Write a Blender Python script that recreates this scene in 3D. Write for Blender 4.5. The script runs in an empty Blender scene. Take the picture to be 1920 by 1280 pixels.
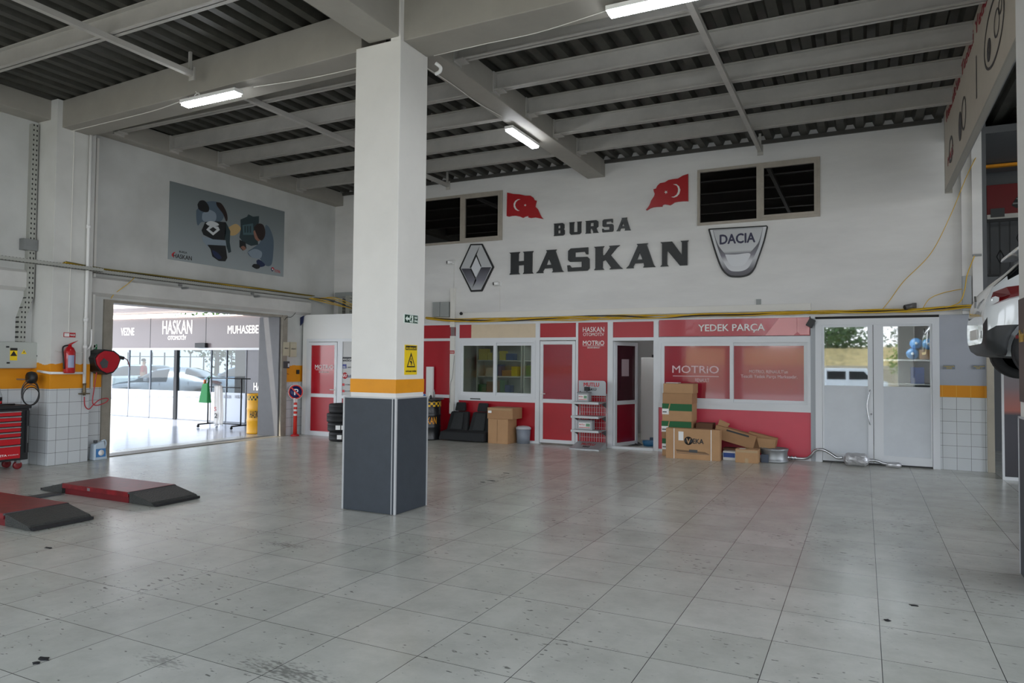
import bpy, bmesh, math, random
from mathutils import Vector, Matrix
random.seed(7)
SC = bpy.context.scene
COL = SC.collection
PI = math.pi
# ------------------------------------------------------------------ camera
FPX = 1328.27
EYE = Vector((0, 0, 1.692))
RT = Vector((0.8958303, 0.4443044, 0.0090366))
UP = Vector((0.0056648, -0.0317499, 0.9994798))
FW = Vector((-0.4443601, 0.8953131, 0.0309594))
cd = bpy.data.cameras.new('camera')
cam = bpy.data.objects.new('camera', cd)
COL.objects.link(cam)
cd.sensor_width = 36.0
cd.lens = FPX / 1920 * 36.0
cd.clip_end = 300
cam.matrix_world = Matrix(((RT.x, UP.x, -FW.x, EYE.x), (RT.y, UP.y, -FW.y, EYE.y), (RT.z, UP.z, -FW.z, EYE.z), (0, 0, 0, 1)))
SC.camera = cam
# ------------------------------------------------------------------ world, sun, exposure
SC.view_settings.view_transform = 'Standard'
SC.view_settings.look = 'None'
SC.view_settings.gamma = 1
SC.view_settings.use_curve_mapping = False
SC.view_settings.exposure = 0.53
w = bpy.data.worlds.new('sky')
SC.world = w
w.use_nodes = True
nt = w.node_tree
bg = nt.nodes['Background']
tc = nt.nodes.new('ShaderNodeTexCoord')
sx = nt.nodes.new('ShaderNodeSeparateXYZ')
rp = nt.nodes.new('ShaderNodeValToRGB')
nt.links.new(tc.outputs['Generated'], sx.inputs[0])
nt.links.new(sx.outputs['Z'], rp.inputs[0])
rp.color_ramp.elements[0].position = 0.0
rp.color_ramp.elements[0].color = (0.93, 0.96, 1.0, 1)
rp.color_ramp.elements[1].position = 0.6
rp.color_ramp.elements[1].color = (0.66, 0.80, 1.0, 1)
nt.links.new(rp.outputs[0], bg.inputs[0])
bg.inputs[1].default_value = 3.2
sd = bpy.data.lights.new('sun', 'SUN')
sd.energy = 4.0
sd.angle = 0.01
sd.color = (1.0, 0.93, 0.82)
sun = bpy.data.objects.new('sun', sd)
COL.objects.link(sun)
sun.rotation_euler = Vector((-0.12, -0.62, 0.78)).to_track_quat('Z', 'Y').to_euler()   # sun from the gate side, high


def portal(name, loc, rot, sx_, sy_):
    l = bpy.data.lights.new(name, 'AREA')
    l.shape = 'RECTANGLE'
    l.size = sx_
    l.size_y = sy_
    l.cycles.is_portal = True
    o = bpy.data.objects.new(name, l)
    COL.objects.link(o)
    o.location = loc
    o.rotation_euler = rot
    return o


portal('gate_portal', (-1.5, -3.9, 2.6), (PI / 2, 0, 0), 21, 5.3)      # open gates behind the camera

portal('side_portal', (8.95, 4.3, 2.6), (PI / 2, 0, PI / 2), 16.4, 5.2)     # open side gates on the right

# ------------------------------------------------------------------ room measures (metres)
WY = 13.784          # back wall
LX = -11.8           # left wall with the doorway
LX2 = -12.1          # left wall, near bay
TOP = 5.88           # underside of roof deck
RX = 1.21            # advertising board over the right-hand column row


def ray(px, py):
    return FW + RT * ((px - 960) / FPX) - UP * ((py - 640) / FPX)


def W(px, py, Y=WY):                 # a pixel measured on the plane of an X-facing surface at depth Y -> (x, z)
    d = ray(px, py)
    p = EYE + d * (Y / d.y)
    return p.x, p.z


def L(px, py, X=LX):                 # on a side plane -> (y, z)
    d = ray(px, py)
    p = EYE + d * (X / d.x)
    return p.y, p.z


def F(px, py, z=0.0):                # on a level plane -> (x, y)
    d = ray(px, py)
    p = EYE + d * ((z - EYE.z) / d.z)
    return p.x, p.y


# ------------------------------------------------------------------ materials
MATS = {}


def lin(c):
    return tuple((v / 12.92 if v <= 0.04045 else ((v + 0.055) / 1.055) ** 2.4) for v in [q / 255 for q in c])


def mat(name, col, rough=0.5, metal=0.0, spec=0.5, noise=0.0, nscale=4.0, emit=0.0, coat=0.0, bump=0.0, bscale=60.0, stretch=None):
    if name in MATS:
        return MATS[name]
    m = bpy.data.materials.new(name)
    m.use_nodes = True
    n = m.node_tree.nodes
    lk = m.node_tree.links
    b = n['Principled BSDF']
    c = lin(col) + (1,)
    b.inputs['Base Color'].default_value = c
    b.inputs['Roughness'].default_value = rough
    b.inputs['Metallic'].default_value = metal
    b.inputs['Specular IOR Level'].default_value = spec
    b.inputs['Coat Weight'].default_value = coat
    if emit:
        b.inputs['Emission Color'].default_value = c
        b.inputs['Emission Strength'].default_value = emit
    if noise or bump:
        g = n.new('ShaderNodeNewGeometry')
        mp = n.new('ShaderNodeMapping')
        lk.new(g.outputs['Position'], mp.inputs[0])
        if stretch:
            mp.inputs['Scale'].default_value = stretch
    if noise:
        t = n.new('ShaderNodeTexNoise')
        t.inputs['Scale'].default_value = nscale
        t.inputs['Detail'].default_value = 5
        t.inputs['Roughness'].default_value = 0.65
        lk.new(mp.outputs[0], t.inputs['Vector'])
        r = n.new('ShaderNodeValToRGB')
        r.color_ramp.elements[0].position = 0.3
        r.color_ramp.elements[1].position = 0.72
        k = 1 - noise
        r.color_ramp.elements[0].color = (c[0] * k, c[1] * k, c[2] * k, 1)
        k = 1 + noise * 0.4
        r.color_ramp.elements[1].color = (min(1, c[0] * k), min(1, c[1] * k), min(1, c[2] * k), 1)
        lk.new(t.outputs['Fac'], r.inputs[0])
        lk.new(r.outputs[0], b.inputs['Base Color'])
    if bump:
        t = n.new('ShaderNodeTexNoise')
        t.inputs['Scale'].default_value = bscale
        lk.new(mp.outputs[0], t.inputs['Vector'])
        bp = n.new('ShaderNodeBump')
        bp.inputs['Strength'].default_value = bump
        bp.inputs['Distance'].default_value = 0.01
        lk.new(t.outputs['Fac'], bp.inputs['Height'])
        lk.new(bp.outputs[0], b.inputs['Normal'])
    MATS[name] = m
    return m


def glass(name, tint, clear=0.85, rough=0.02, boost=0.0):
    if name in MATS:
        return MATS[name]
    m = bpy.data.materials.new(name)
    m.use_nodes = True
    n = m.node_tree.nodes
    lk = m.node_tree.links
    n.remove(n['Principled BSDF'])
    out = n['Material Output']
    tr = n.new('ShaderNodeBsdfTransparent')
    tr.inputs[0].default_value = lin(tint) + (1,)
    gl = n.new('ShaderNodeBsdfGlossy')
    gl.inputs['Roughness'].default_value = rough
    gl.inputs[0].default_value = (1, 1, 1, 1)
    lw = n.new('ShaderNodeLayerWeight')
    lw.inputs[0].default_value = .5
    pw = n.new('ShaderNodeMath')
    pw.operation = 'POWER'
    pw.inputs[1].default_value = 5
    lk.new(lw.outputs['Facing'], pw.inputs[0])
    fr = n.new('ShaderNodeMath')
    fr.operation = 'MULTIPLY_ADD'
    fr.inputs[1].default_value = .9
    fr.inputs[2].default_value = .03
    lk.new(pw.outputs[0], fr.inputs[0])
    ad = n.new('ShaderNodeMath')
    ad.operation = 'ADD'
    ad.use_clamp = True
    ad.inputs[1].default_value = boost
    mx = n.new('ShaderNodeMixShader')
    lk.new(fr.outputs[0], ad.inputs[0])
    lk.new(ad.outputs[0], mx.inputs[0])
    lk.new(tr.outputs[0], mx.inputs[1])
    lk.new(gl.outputs[0], mx.inputs[2])
    lk.new(mx.outputs[0], out.inputs[0])
    MATS[name] = m
    return m


def nmath(n, lk, op, a, b=None):
    q = n.new('ShaderNodeMath')
    q.operation = op
    for i, v in enumerate((a, b)):
        if v is None:
            continue
        if isinstance(v, (int, float)):
            q.inputs[i].default_value = v
        else:
            lk.new(v, q.inputs[i])
    return q.outputs[0]


def mixc(n, lk, fac, a, b):
    q = n.new('ShaderNodeMix')
    q.data_type = 'RGBA'
    lk.new(fac, q.inputs[0]) if not isinstance(fac, (int, float)) else setattr(q.inputs[0], 'default_value', fac)
    for s, v in ((q.inputs[6], a), (q.inputs[7], b)):
        if isinstance(v, tuple):
            s.default_value = v if len(v) == 4 else v + (1,)
        else:
            lk.new(v, s)
    return q.outputs[2]


def floor_mat():
    m = bpy.data.materials.new('floor_tiles')
    m.use_nodes = True
    n = m.node_tree.nodes
    lk = m.node_tree.links
    b = n['Principled BSDF']
    g = n.new('ShaderNodeNewGeometry')
    mp = n.new('ShaderNodeMapping')
    mp.inputs['Location'].default_value = (4.716, -2.876, 0)
    lk.new(g.outputs['Position'], mp.inputs[0])
    br = n.new('ShaderNodeTexBrick')
    br.offset = 0
    br.squash = 1
    br.inputs['Scale'].default_value = 1
    br.inputs['Brick Width'].default_value = 0.6
    br.inputs['Row Height'].default_value = 0.6
    br.inputs['Mortar Size'].default_value = 0.0028
    br.inputs['Mortar Smooth'].default_value = 0.4
    br.inputs['Bias'].default_value = 0
    br.inputs['Color1'].default_value = lin((196, 196, 186)) + (1,)
    br.inputs['Color2'].default_value = lin((206, 205, 196)) + (1,)
    br.inputs['Mortar'].default_value = lin((44, 44, 42)) + (1,)
    lk.new(mp.outputs[0], br.inputs['Vector'])
    # cloudy marbling
    t = n.new('ShaderNodeTexNoise')
    t.inputs['Scale'].default_value = 2.4
    t.inputs['Detail'].default_value = 8
    t.inputs['Roughness'].default_value = 0.7
    lk.new(g.outputs['Position'], t.inputs['Vector'])
    r = n.new('ShaderNodeValToRGB')
    r.color_ramp.elements[0].position = 0.32
    r.color_ramp.elements[0].color = (0.80, 0.80, 0.79, 1)
    r.color_ramp.elements[1].position = 0.62
    r.color_ramp.elements[1].color = (1, 1, 1, 1)
    lk.new(t.outputs['Fac'], r.inputs[0])
    mul = n.new('ShaderNodeMix')
    mul.data_type = 'RGBA'
    mul.blend_type = 'MULTIPLY'
    mul.inputs[0].default_value = 1
    lk.new(br.outputs['Color'], mul.inputs[6])
    lk.new(r.outputs[0], mul.inputs[7])
    # dark specks and scuffs
    m2 = n.new('ShaderNodeMapping')
    m2.inputs['Rotation'].default_value = (0, 0, 0.6)
    m2.inputs['Scale'].default_value = (1, 2.6, 1)
    lk.new(g.outputs['Position'], m2.inputs[0])
    t2 = n.new('ShaderNodeTexNoise')
    t2.inputs['Scale'].default_value = 13
    t2.inputs['Detail'].default_value = 3
    lk.new(m2.outputs[0], t2.inputs['Vector'])
    t3 = n.new('ShaderNodeTexNoise')
    t3.inputs['Scale'].default_value = 0.9
    lk.new(g.outputs['Position'], t3.inputs['Vector'])
    s = nmath(n, lk, 'ADD', t2.outputs['Fac'], nmath(n, lk, 'MULTIPLY', t3.outputs['Fac'], 0.32))
    r2 = n.new('ShaderNodeValToRGB')
    r2.color_ramp.elements[0].position = 0.83
    r2.color_ramp.elements[0].color = (0, 0, 0, 1)
    r2.color_ramp.elements[1].position = 0.87
    r2.color_ramp.elements[1].color = (0.75, 0.75, 0.75, 1)
    lk.new(s, r2.inputs[0])
    c = mixc(n, lk, r2.outputs[0], mul.outputs[2], (0.045, 0.045, 0.04))
    # two worn rubber patches
    for (cx, cy, rx, ry, amt) in ((-2.83, 2.97, .55, .17, .6), (-4.78, 4.98, .42, .14, .5), (-3.55, 2.75, .3, .12, .4)):
        v = n.new('ShaderNodeVectorMath')
        v.operation = 'SUBTRACT'
        v.inputs[1].default_value = (cx, cy, 0)
        lk.new(g.outputs['Position'], v.inputs[0])
        v2 = n.new('ShaderNodeVectorMath')
        v2.operation = 'DIVIDE'
        v2.inputs[1].default_value = (rx, ry, 1)
        lk.new(v.outputs[0], v2.inputs[0])
        ln = n.new('ShaderNodeVectorMath')
        ln.operation = 'LENGTH'
        lk.new(v2.outputs[0], ln.inputs[0])
        t4 = n.new('ShaderNodeTexNoise')
        t4.inputs['Scale'].default_value = 22
        t4.inputs['Detail'].default_value = 6
        lk.new(m2.outputs[0], t4.inputs['Vector'])
        q = nmath(n, lk, 'SUBTRACT', nmath(n, lk, 'MULTIPLY', t4.outputs['Fac'], 2.6), nmath(n, lk, 'ADD', ln.outputs['Value'], 0.75))
        q = nmath(n, lk, 'MULTIPLY', q, amt * 2)
        cl = n.new('ShaderNodeClamp')
        lk.new(q, cl.inputs[0])
        cl.inputs[2].default_value = amt
        c = mixc(n, lk, cl.outputs[0], c, (0.05, 0.05, 0.045))
    lk.new(c, b.inputs['Base Color'])
    b.inputs['Roughness'].default_value = 0.25
    b.inputs['Specular IOR Level'].default_value = 0.55
    return m


def wainscot(name, tile_top, band_top, paint=(205, 206, 202), ragged=0.0, tiled=(206, 210, 212), bandcol=(224, 146, 10), bandgrout=0.0, off=(0.0, 0.0), above=None):
    m = bpy.data.materials.new(name)
    m.use_nodes = True
    n = m.node_tree.nodes
    lk = m.node_tree.links
    b = n['Principled BSDF']
    g = n.new('ShaderNodeNewGeometry')
    s = n.new('ShaderNodeSeparateXYZ')
    lk.new(g.outputs['Position'], s.inputs[0])
    u = nmath(n, lk, 'ADD', nmath(n, lk, 'ADD', s.outputs['X'], s.outputs['Y']), 20 + off[0])
    zz = nmath(n, lk, 'ADD', s.outputs['Z'], off[1])
    cb = n.new('ShaderNodeCombineXYZ')
    lk.new(u, cb.inputs[0])
    lk.new(zz, cb.inputs[1])
    br = n.new('ShaderNodeTexBrick')
    br.offset = 0
    br.inputs['Scale'].default_value = 1
    br.inputs['Brick Width'].default_value = 0.2
    br.inputs['Row Height'].default_value = 0.2
    br.inputs['Mortar Size'].default_value = 0.003
    br.inputs['Mortar Smooth'].default_value = 0.2
    br.inputs['Color1'].default_value = lin(tiled) + (1,)
    br.inputs['Color2'].default_value = lin(tuple(v - 6 for v in tiled)) + (1,)
    br.inputs['Mortar'].default_value = lin((100, 102, 100)) + (1,)
    lk.new(cb.outputs[0], br.inputs['Vector'])
    t = n.new('ShaderNodeTexNoise')
    t.inputs['Scale'].default_value = 1.1
    t.inputs['Detail'].default_value = 7
    lk.new(g.outputs['Position'], t.inputs['Vector'])
    r = n.new('ShaderNodeValToRGB')
    p = lin(paint)
    r.color_ramp.elements[0].position = 0.3
    r.color_ramp.elements[0].color = (p[0] * .8, p[1] * .8, p[2] * .79, 1)
    r.color_ramp.elements[1].position = 0.6
    r.color_ramp.elements[1].color = p + (1,)
    lk.new(t.outputs['Fac'], r.inputs[0])
    t2 = n.new('ShaderNodeTexNoise')
    t2.inputs['Scale'].default_value = 7
    lk.new(g.outputs['Position'], t2.inputs['Vector'])
    zr = nmath(n, lk, 'ADD', s.outputs['Z'], nmath(n, lk, 'MULTIPLY', nmath(n, lk, 'SUBTRACT', t2.outputs['Fac'], 0.5), ragged))
    band = lin(bandcol) + (1,)
    bandc = mixc(n, lk, nmath(n, lk, 'MULTIPLY', br.outputs['Fac'], bandgrout), band, lin((235, 190, 90)) + (1,)) if bandgrout else band
    lower = mixc(n, lk, nmath(n, lk, 'GREATER_THAN', s.outputs['Z'], tile_top), br.outputs['Color'], bandc)
    c = mixc(n, lk, nmath(n, lk, 'GREATER_THAN', zr, band_top), lower, r.outputs[0])
    if above:
        c = mixc(n, lk, nmath(n, lk, 'GREATER_THAN', s.outputs['Z'], above[0]), c, lin(above[1]) + (1,))
    lk.new(c, b.inputs['Base Color'])
    ro = n.new('ShaderNodeMapRange')
    ro.inputs[1].default_value = tile_top - .001
    ro.inputs[2].default_value = tile_top + .001
    ro.inputs[3].default_value = 0.22
    ro.inputs[4].default_value = 0.6
    lk.new(s.outputs['Z'], ro.inputs[0])
    lk.new(ro.outputs[0], b.inputs['Roughness'])
    return m


def ramp_mat(name, axis, lo, hi, stops, rough=0.5, spec=0.5, metal=0.0):
    """A printed colour gradient along one world axis (a printed picture or a shaded logo print)."""
    m = bpy.data.materials.new(name)
    m.use_nodes = True
    n = m.node_tree.nodes
    lk = m.node_tree.links
    b = n['Principled BSDF']
    g = n.new('ShaderNodeNewGeometry')
    s = n.new('ShaderNodeSeparateXYZ')
    lk.new(g.outputs['Position'], s.inputs[0])
    mr = n.new('ShaderNodeMapRange')
    mr.inputs[1].default_value = lo
    mr.inputs[2].default_value = hi
    lk.new(s.outputs[axis], mr.inputs[0])
    r = n.new('ShaderNodeValToRGB')
    cr = r.color_ramp
    while len(cr.elements) < len(stops):
        cr.elements.new(0.5)
    for e, (p, c) in zip(cr.elements, stops):
        e.position = p
        e.color = lin(c) + (1,)
    lk.new(mr.outputs[0], r.inputs[0])
    lk.new(r.outputs[0], b.inputs['Base Color'])
    b.inputs['Roughness'].default_value = rough
    b.inputs['Metallic'].default_value = metal
    b.inputs['Specular IOR Level'].default_value = spec
    return m


def perforated(name, col, axis_u, pitch=0.03, rad=0.3):
    m = bpy.data.materials.new(name)
    m.use_nodes = True
    n = m.node_tree.nodes
    lk = m.node_tree.links
    b = n['Principled BSDF']
    g = n.new('ShaderNodeNewGeometry')
    s = n.new('ShaderNodeSeparateXYZ')
    lk.new(g.outputs['Position'], s.inputs[0])
    a = nmath(n, lk, 'SUBTRACT', nmath(n, lk, 'FRACT', nmath(n, lk, 'DIVIDE', nmath(n, lk, 'ADD', s.outputs['Y'], 50), pitch)), .5)
    c = nmath(n, lk, 'SUBTRACT', nmath(n, lk, 'FRACT', nmath(n, lk, 'DIVIDE', s.outputs['Z'], pitch * 1.6)), .5)
    d = nmath(n, lk, 'SQRT', nmath(n, lk, 'ADD', nmath(n, lk, 'POWER', a, 2), nmath(n, lk, 'POWER', c, 2)))
    k = nmath(n, lk, 'LESS_THAN', d, rad)
    lk.new(mixc(n, lk, k, lin(col) + (1,), (0.02, 0.02, 0.02, 1)), b.inputs['Base Color'])
    b.inputs['Metallic'].default_value = 0.3
    b.inputs['Roughness'].default_value = 0.5
    return m


def checker_mat(name, c1, c2, cell, z0):
    m = bpy.data.materials.new(name)
    m.use_nodes = True
    n = m.node_tree.nodes
    lk = m.node_tree.links
    b = n['Principled BSDF']
    t = n.new('ShaderNodeTexCoord')
    s = n.new('ShaderNodeSeparateXYZ')
    lk.new(t.outputs['Object'], s.inputs[0])
    ang = nmath(n, lk, 'ARCTAN2', s.outputs['Y'], s.outputs['X'])
    a = nmath(n, lk, 'FLOOR', nmath(n, lk, 'MULTIPLY', nmath(n, lk, 'ADD', ang, PI), 32 / (2 * PI)))
    c = nmath(n, lk, 'FLOOR', nmath(n, lk, 'DIVIDE', nmath(n, lk, 'SUBTRACT', s.outputs['Z'], z0), cell))
    k = nmath(n, lk, 'MODULO', nmath(n, lk, 'ADD', nmath(n, lk, 'ADD', a, c), 100), 2)
    lk.new(mixc(n, lk, k, lin(c1) + (1,), lin(c2) + (1,)), b.inputs['Base Color'])
    b.inputs['Roughness'].default_value = .4
    return m


# shared materials
M_FLOOR = floor_mat()
M_WALL = mat('white_wall_paint', (206, 205, 201), .6, noise=.14, nscale=1.3)
M_WALLU = mat('upper_wall_paint', (222, 221, 219), .6, noise=.12, nscale=.9, stretch=(.5, .5, 2.0))
M_COLUMN = mat('column_paint', (226, 224, 219), .55, noise=.05, nscale=2)
M_BEAM = mat('beam_paint', (158, 154, 145), .6, noise=.10, nscale=2)
M_PURLIN = mat('purlin_paint', (174, 171, 165), .5, noise=.12, nscale=3)
M_DECK = mat('roof_deck_metal', (68, 67, 61), .5, metal=.2, noise=.35, nscale=5)
M_ALU = mat('white_frame', (218, 221, 224), .35)
M_ALU2 = mat('silver_frame', (188, 190, 192), .35, metal=.3)
M_OLDFRAME = mat('old_window_frame', (168, 160, 148), .5, noise=.15, nscale=6)
M_RED = mat('red_panel', (170, 12, 32), .35, noise=.05)
M_REDF = mat('faded_red_panel', (205, 62, 82), .32, noise=.08, nscale=2)
M_REDG = mat('red_window_film', (158, 34, 54), .10, spec=.7, coat=1.0)
M_BEIGE = mat('bare_board', (214, 196, 168), .6, noise=.06)
M_WHITE = mat('plain_white', (235, 235, 233), .5)
M_OFFW = mat('off_white', (222, 220, 214), .5)
M_BLACK = mat('plain_black', (22, 23, 25), .45)
M_RUB = mat('black_rubber', (26, 26, 28), .7, noise=.2, nscale=30)
M_CLAD = mat('slate_cladding', (56, 63, 71), .5, noise=.14, nscale=6, bump=.05)
M_YEL = mat('yellow_paint', (228, 150, 12), .5, noise=.08)
M_SIGNY = mat('sign_yellow', (240, 205, 20), .4)
M_YCAB = mat('yellow_cable_sheath', (214, 172, 32), .45)
M_GRAYM = mat('grey_metal', (140, 142, 142), .4, metal=.5, noise=.1)
M_DGREY = mat('dark_grey', (70, 72, 74), .5)
M_CHROME = mat('bright_steel', (200, 202, 205), .22, metal=.95)
M_LREDP = mat('lift_red_paint', (132, 22, 32), .38, noise=.45, nscale=8)
M_CHEQ = mat('chequer_plate', (66, 68, 66), .42, metal=.4, bump=.9, bscale=70)
M_CARD = mat('cardboard', (168, 128, 90), .75, noise=.08, nscale=6)
M_CARD2 = mat('cardboard_pale', (182, 142, 102), .75, noise=.08, nscale=6)
M_GREEN = mat('green_print', (22, 96, 52), .6)
M_BLUE = mat('blue_plastic', (70, 140, 200), .3)
M_LED = mat('led_diffuser', (245, 250, 255), .5, emit=30.0)
M_GLASSD = glass('dark_window_glass', (46, 56, 56), boost=.03)
M_GLASS = glass('clear_glass', (236, 244, 242), boost=.0)
M_GLASSM = glass('shop_glass', (222, 230, 222), boost=.0)
M_GLASSR = glass('mirror_glass', (226, 230, 230), boost=.20)
M_FROST = mat('frosted_film', (206, 211, 216), .35, noise=.06, nscale=3)
M_EXTR = mat('extinguisher_red', (178, 22, 30), .25, coat=.5)
M_CARW = mat('white_car_paint', (226, 230, 232), .12, coat=.8)
M_TAIL = mat('tail_lamp_red', (96, 6, 12), .08, coat=1.0)


# ------------------------------------------------------------------ mesh helpers
class MB:
    def __init__(s):
        s.b = bmesh.new()

    def box(s, x0, x1, y0, y1, z0, z1, mi=0):
        v = [s.b.verts.new(p) for p in ((x0, y0, z0), (x1, y0, z0), (x1, y1, z0), (x0, y1, z0), (x0, y0, z1), (x1, y0, z1), (x1, y1, z1), (x0, y1, z1))]
        for f in ((3, 2, 1, 0), (4, 5, 6, 7), (0, 1, 5, 4), (1, 2, 6, 5), (2, 3, 7, 6), (3, 0, 4, 7)):
            q = s.b.faces.new([v[i] for i in f])
            q.material_index = mi
        return s

    def hexa(s, pts, mi=0):
        v = [s.b.verts.new(p) for p in pts]
        for f in ((3, 2, 1, 0), (4, 5, 6, 7), (0, 1, 5, 4), (1, 2, 6, 5), (2, 3, 7, 6), (3, 0, 4, 7)):
            q = s.b.faces.new([v[i] for i in f])
            q.material_index = mi
        return s

    def obox(s, c, size, rot, mi=0):
        R = rot if isinstance(rot, Matrix) else Matrix.Rotation(rot, 3, 'Z')
        c = Vector(c)
        hx, hy, hz = [q / 2 for q in size]
        P = [c + R @ Vector(p) for p in ((-hx, -hy, -hz), (hx, -hy, -hz), (hx, hy, -hz), (-hx, hy, -hz), (-hx, -hy, hz), (hx, -hy, hz), (hx, hy, hz), (-hx, hy, hz))]
        return s.hexa(P, mi)

    def prism(s, poly, axis, a0, a1, mi=0):
        """poly: 2-D points; axis 'x': (y,z), 'y': (x,z), 'z': (x,y)"""
        def P(p, a):
            return {'x': (a, p[0], p[1]), 'y': (p[0], a, p[1]), 'z': (p[0], p[1], a)}[axis]
        A = [s.b.verts.new(P(p, a0)) for p in poly]
        B = [s.b.verts.new(P(p, a1)) for p in poly]
        n = len(poly)
        fs = [s.b.faces.new(A), s.b.faces.new(B[::-1])]
        for i in range(n):
            fs.append(s.b.faces.new((A[i], B[i], B[(i + 1) % n], A[(i + 1) % n])))
        for f in fs:
            f.material_index = mi
        bmesh.ops.recalc_face_normals(s.b, faces=fs)
        return s

    def tube(s, pts, r, n=8, cap=True, mi=0):
        pts = [Vector(p) for p in pts]
        rings = []
        prev = None
        for i, p in enumerate(pts):
            a = pts[max(0, i - 1)]
            c = pts[min(len(pts) - 1, i + 1)]
            d = (c - a).normalized()
            if prev is None:
                ref = Vector((0, 0, 1)) if abs(d.z) < .9 else Vector((1, 0, 0))
            else:
                ref = prev
            u = (ref - d * ref.dot(d)).normalized()
            v = d.cross(u)
            prev = u
            rr = r[i] if isinstance(r, (list, tuple)) else r
            rings.append([s.b.verts.new(p + (u * math.cos(2 * PI * k / n) + v * math.sin(2 * PI * k / n)) * rr) for k in range(n)])
        for i in range(len(rings) - 1):
            for k in range(n):
                f = s.b.faces.new((rings[i][k], rings[i][(k + 1) % n], rings[i + 1][(k + 1) % n], rings[i + 1][k]))
                f.smooth = n > 6
                f.material_index = mi
        if cap:
            s.b.faces.new(rings[0][::-1]).material_index = mi
            s.b.faces.new(rings[-1]).material_index = mi
        return s

    def lathe(s, prof, c=(0, 0, 0), n=28, axis='z', mi=0, smooth=True):
        """prof: (radius, height) list"""
        c = Vector(c)
        rings = []
        for (r, h) in prof:
            ring = []
            for k in range(n):
                a = 2 * PI * k / n
                p = {'z': Vector((r * math.cos(a), r * math.sin(a), h)), 'y': Vector((r * math.cos(a), h, r * math.sin(a))), 'x': Vector((h, r * math.cos(a), r * math.sin(a)))}[axis]
                ring.append(s.b.verts.new(c + p))
            rings.append(ring)
        fs = []
        for i in range(len(rings) - 1):
            for k in range(n):
                f = s.b.faces.new((rings[i][k], rings[i][(k + 1) % n], rings[i + 1][(k + 1) % n], rings[i + 1][k]))
                f.smooth = smooth
                fs.append(f)
        fs.append(s.b.faces.new(rings[0][::-1]))
        fs.append(s.b.faces.new(rings[-1]))
        for f in fs:
            f.material_index = mi
        bmesh.ops.recalc_face_normals(s.b, faces=fs)
        return s


def spin(path, n=10):
    """Catmull-Rom smoothing of a 3-D path"""
    P = [Vector(p) for p in path]
    P = [P[0]] + P + [P[-1]]
    out = []
    for i in range(1, len(P) - 2):
        for k in range(n):
            t = k / n
            a, b, c, d = P[i - 1], P[i], P[i + 1], P[i + 2]
            out.append(0.5 * ((2 * b) + (c - a) * t + (2 * a - 5 * b + 4 * c - d) * t * t + (3 * b - a - 3 * c + d) * t ** 3))
    out.append(P[-2])
    return out


def place(name, me, m, parent, world):
    o = bpy.data.objects.new(name, me)
    COL.objects.link(o)
    for q in (m if isinstance(m, (list, tuple)) else [m]):
        me.materials.append(q)
    if parent is not None:
        o.parent = parent
        if world:
            loc = parent.location.copy()
            pp = parent.parent
            while pp:
                loc += pp.location
                pp = pp.parent
            me.transform(Matrix.Translation(-loc))
    return o


def part(name, mb, m, parent=None, world=True, bevel=0.0, label=None, subsurf=0):
    me = bpy.data.meshes.new(name)
    if bevel:
        bmesh.ops.bevel(mb.b, geom=list(mb.b.edges), offset=bevel, segments=2, affect='EDGES', profile=.6)
    mb.b.to_mesh(me)
    mb.b.free()
    o = place(name, me, m, parent, world)
    if label:
        o['label'] = label
    if subsurf:
        md = o.modifiers.new('smooth', 'SUBSURF')
        md.levels = md.render_levels = subsurf
        for p in me.polygons:
            p.use_smooth = True
    return o


def tag(o, label, cat, group=None):
    o['label'] = label
    o['category'] = cat
    if group:
        o['group'] = group
    return o


def thing(name, label, cat, loc=(0, 0, 0), rz=0.0, group=None):
    o = bpy.data.objects.new(name, None)
    o.empty_display_size = .1
    COL.objects.link(o)
    o.location = loc
    o.rotation_euler = (0, 0, rz)
    return tag(o, label, cat, group)


def struct(name, mb, m, parent=None, bevel=0.0):
    o = part(name, mb, m, parent, True, bevel)
    if parent is None:
        o['kind'] = 'structure'
    return o


def struct_root(name, loc=(0, 0, 0)):
    o = bpy.data.objects.new(name, None)
    COL.objects.link(o)
    o.location = loc
    o['kind'] = 'structure'
    return o


def dup(root, loc, rz=None, label=None):
    r = root.copy()
    COL.objects.link(r)
    r.location = loc
    if rz is not None:
        r.rotation_euler = (0, 0, rz)
    if label:
        r['label'] = label
    for ch in list(root.children):
        c = ch.copy()
        COL.objects.link(c)
        c.parent = r
        for g in list(ch.children):
            d = g.copy()
            COL.objects.link(d)
            d.parent = c
    return r


FACE = {'front': (PI / 2, 0, 0), 'east': (PI / 2, 0, PI / 2), 'west': (PI / 2, 0, -PI / 2)}


def curve_mesh(splines, depth, z0=0.0):
    """closed 2-D outlines (even-odd holes) extruded to a plate; local x right, y up, z towards the viewer"""
    cu = bpy.data.curves.new('outline', 'CURVE')
    cu.dimensions = '2D'
    cu.fill_mode = 'BOTH'
    cu.extrude = depth / 2
    for sp in splines:
        q = cu.splines.new('POLY')
        q.points.add(len(sp) - 1)
        for i, p in enumerate(sp):
            q.points[i].co = (p[0], p[1], 0, 1)
        q.use_cyclic_u = True
    o = bpy.data.objects.new('outline', cu)
    COL.objects.link(o)
    bpy.context.view_layer.update()
    me = bpy.data.meshes.new_from_object(o.evaluated_get(bpy.context.evaluated_depsgraph_get()))
    bpy.data.objects.remove(o)
    bpy.data.curves.remove(cu)
    me.transform(Matrix.Translation((0, 0, depth / 2 + z0)))
    return me


def put(me, loc, face):
    from mathutils import Euler
    me.transform(Matrix.Translation(loc) @ Euler(FACE[face] if isinstance(face, str) else face).to_matrix().to_4x4())
    return me


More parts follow.
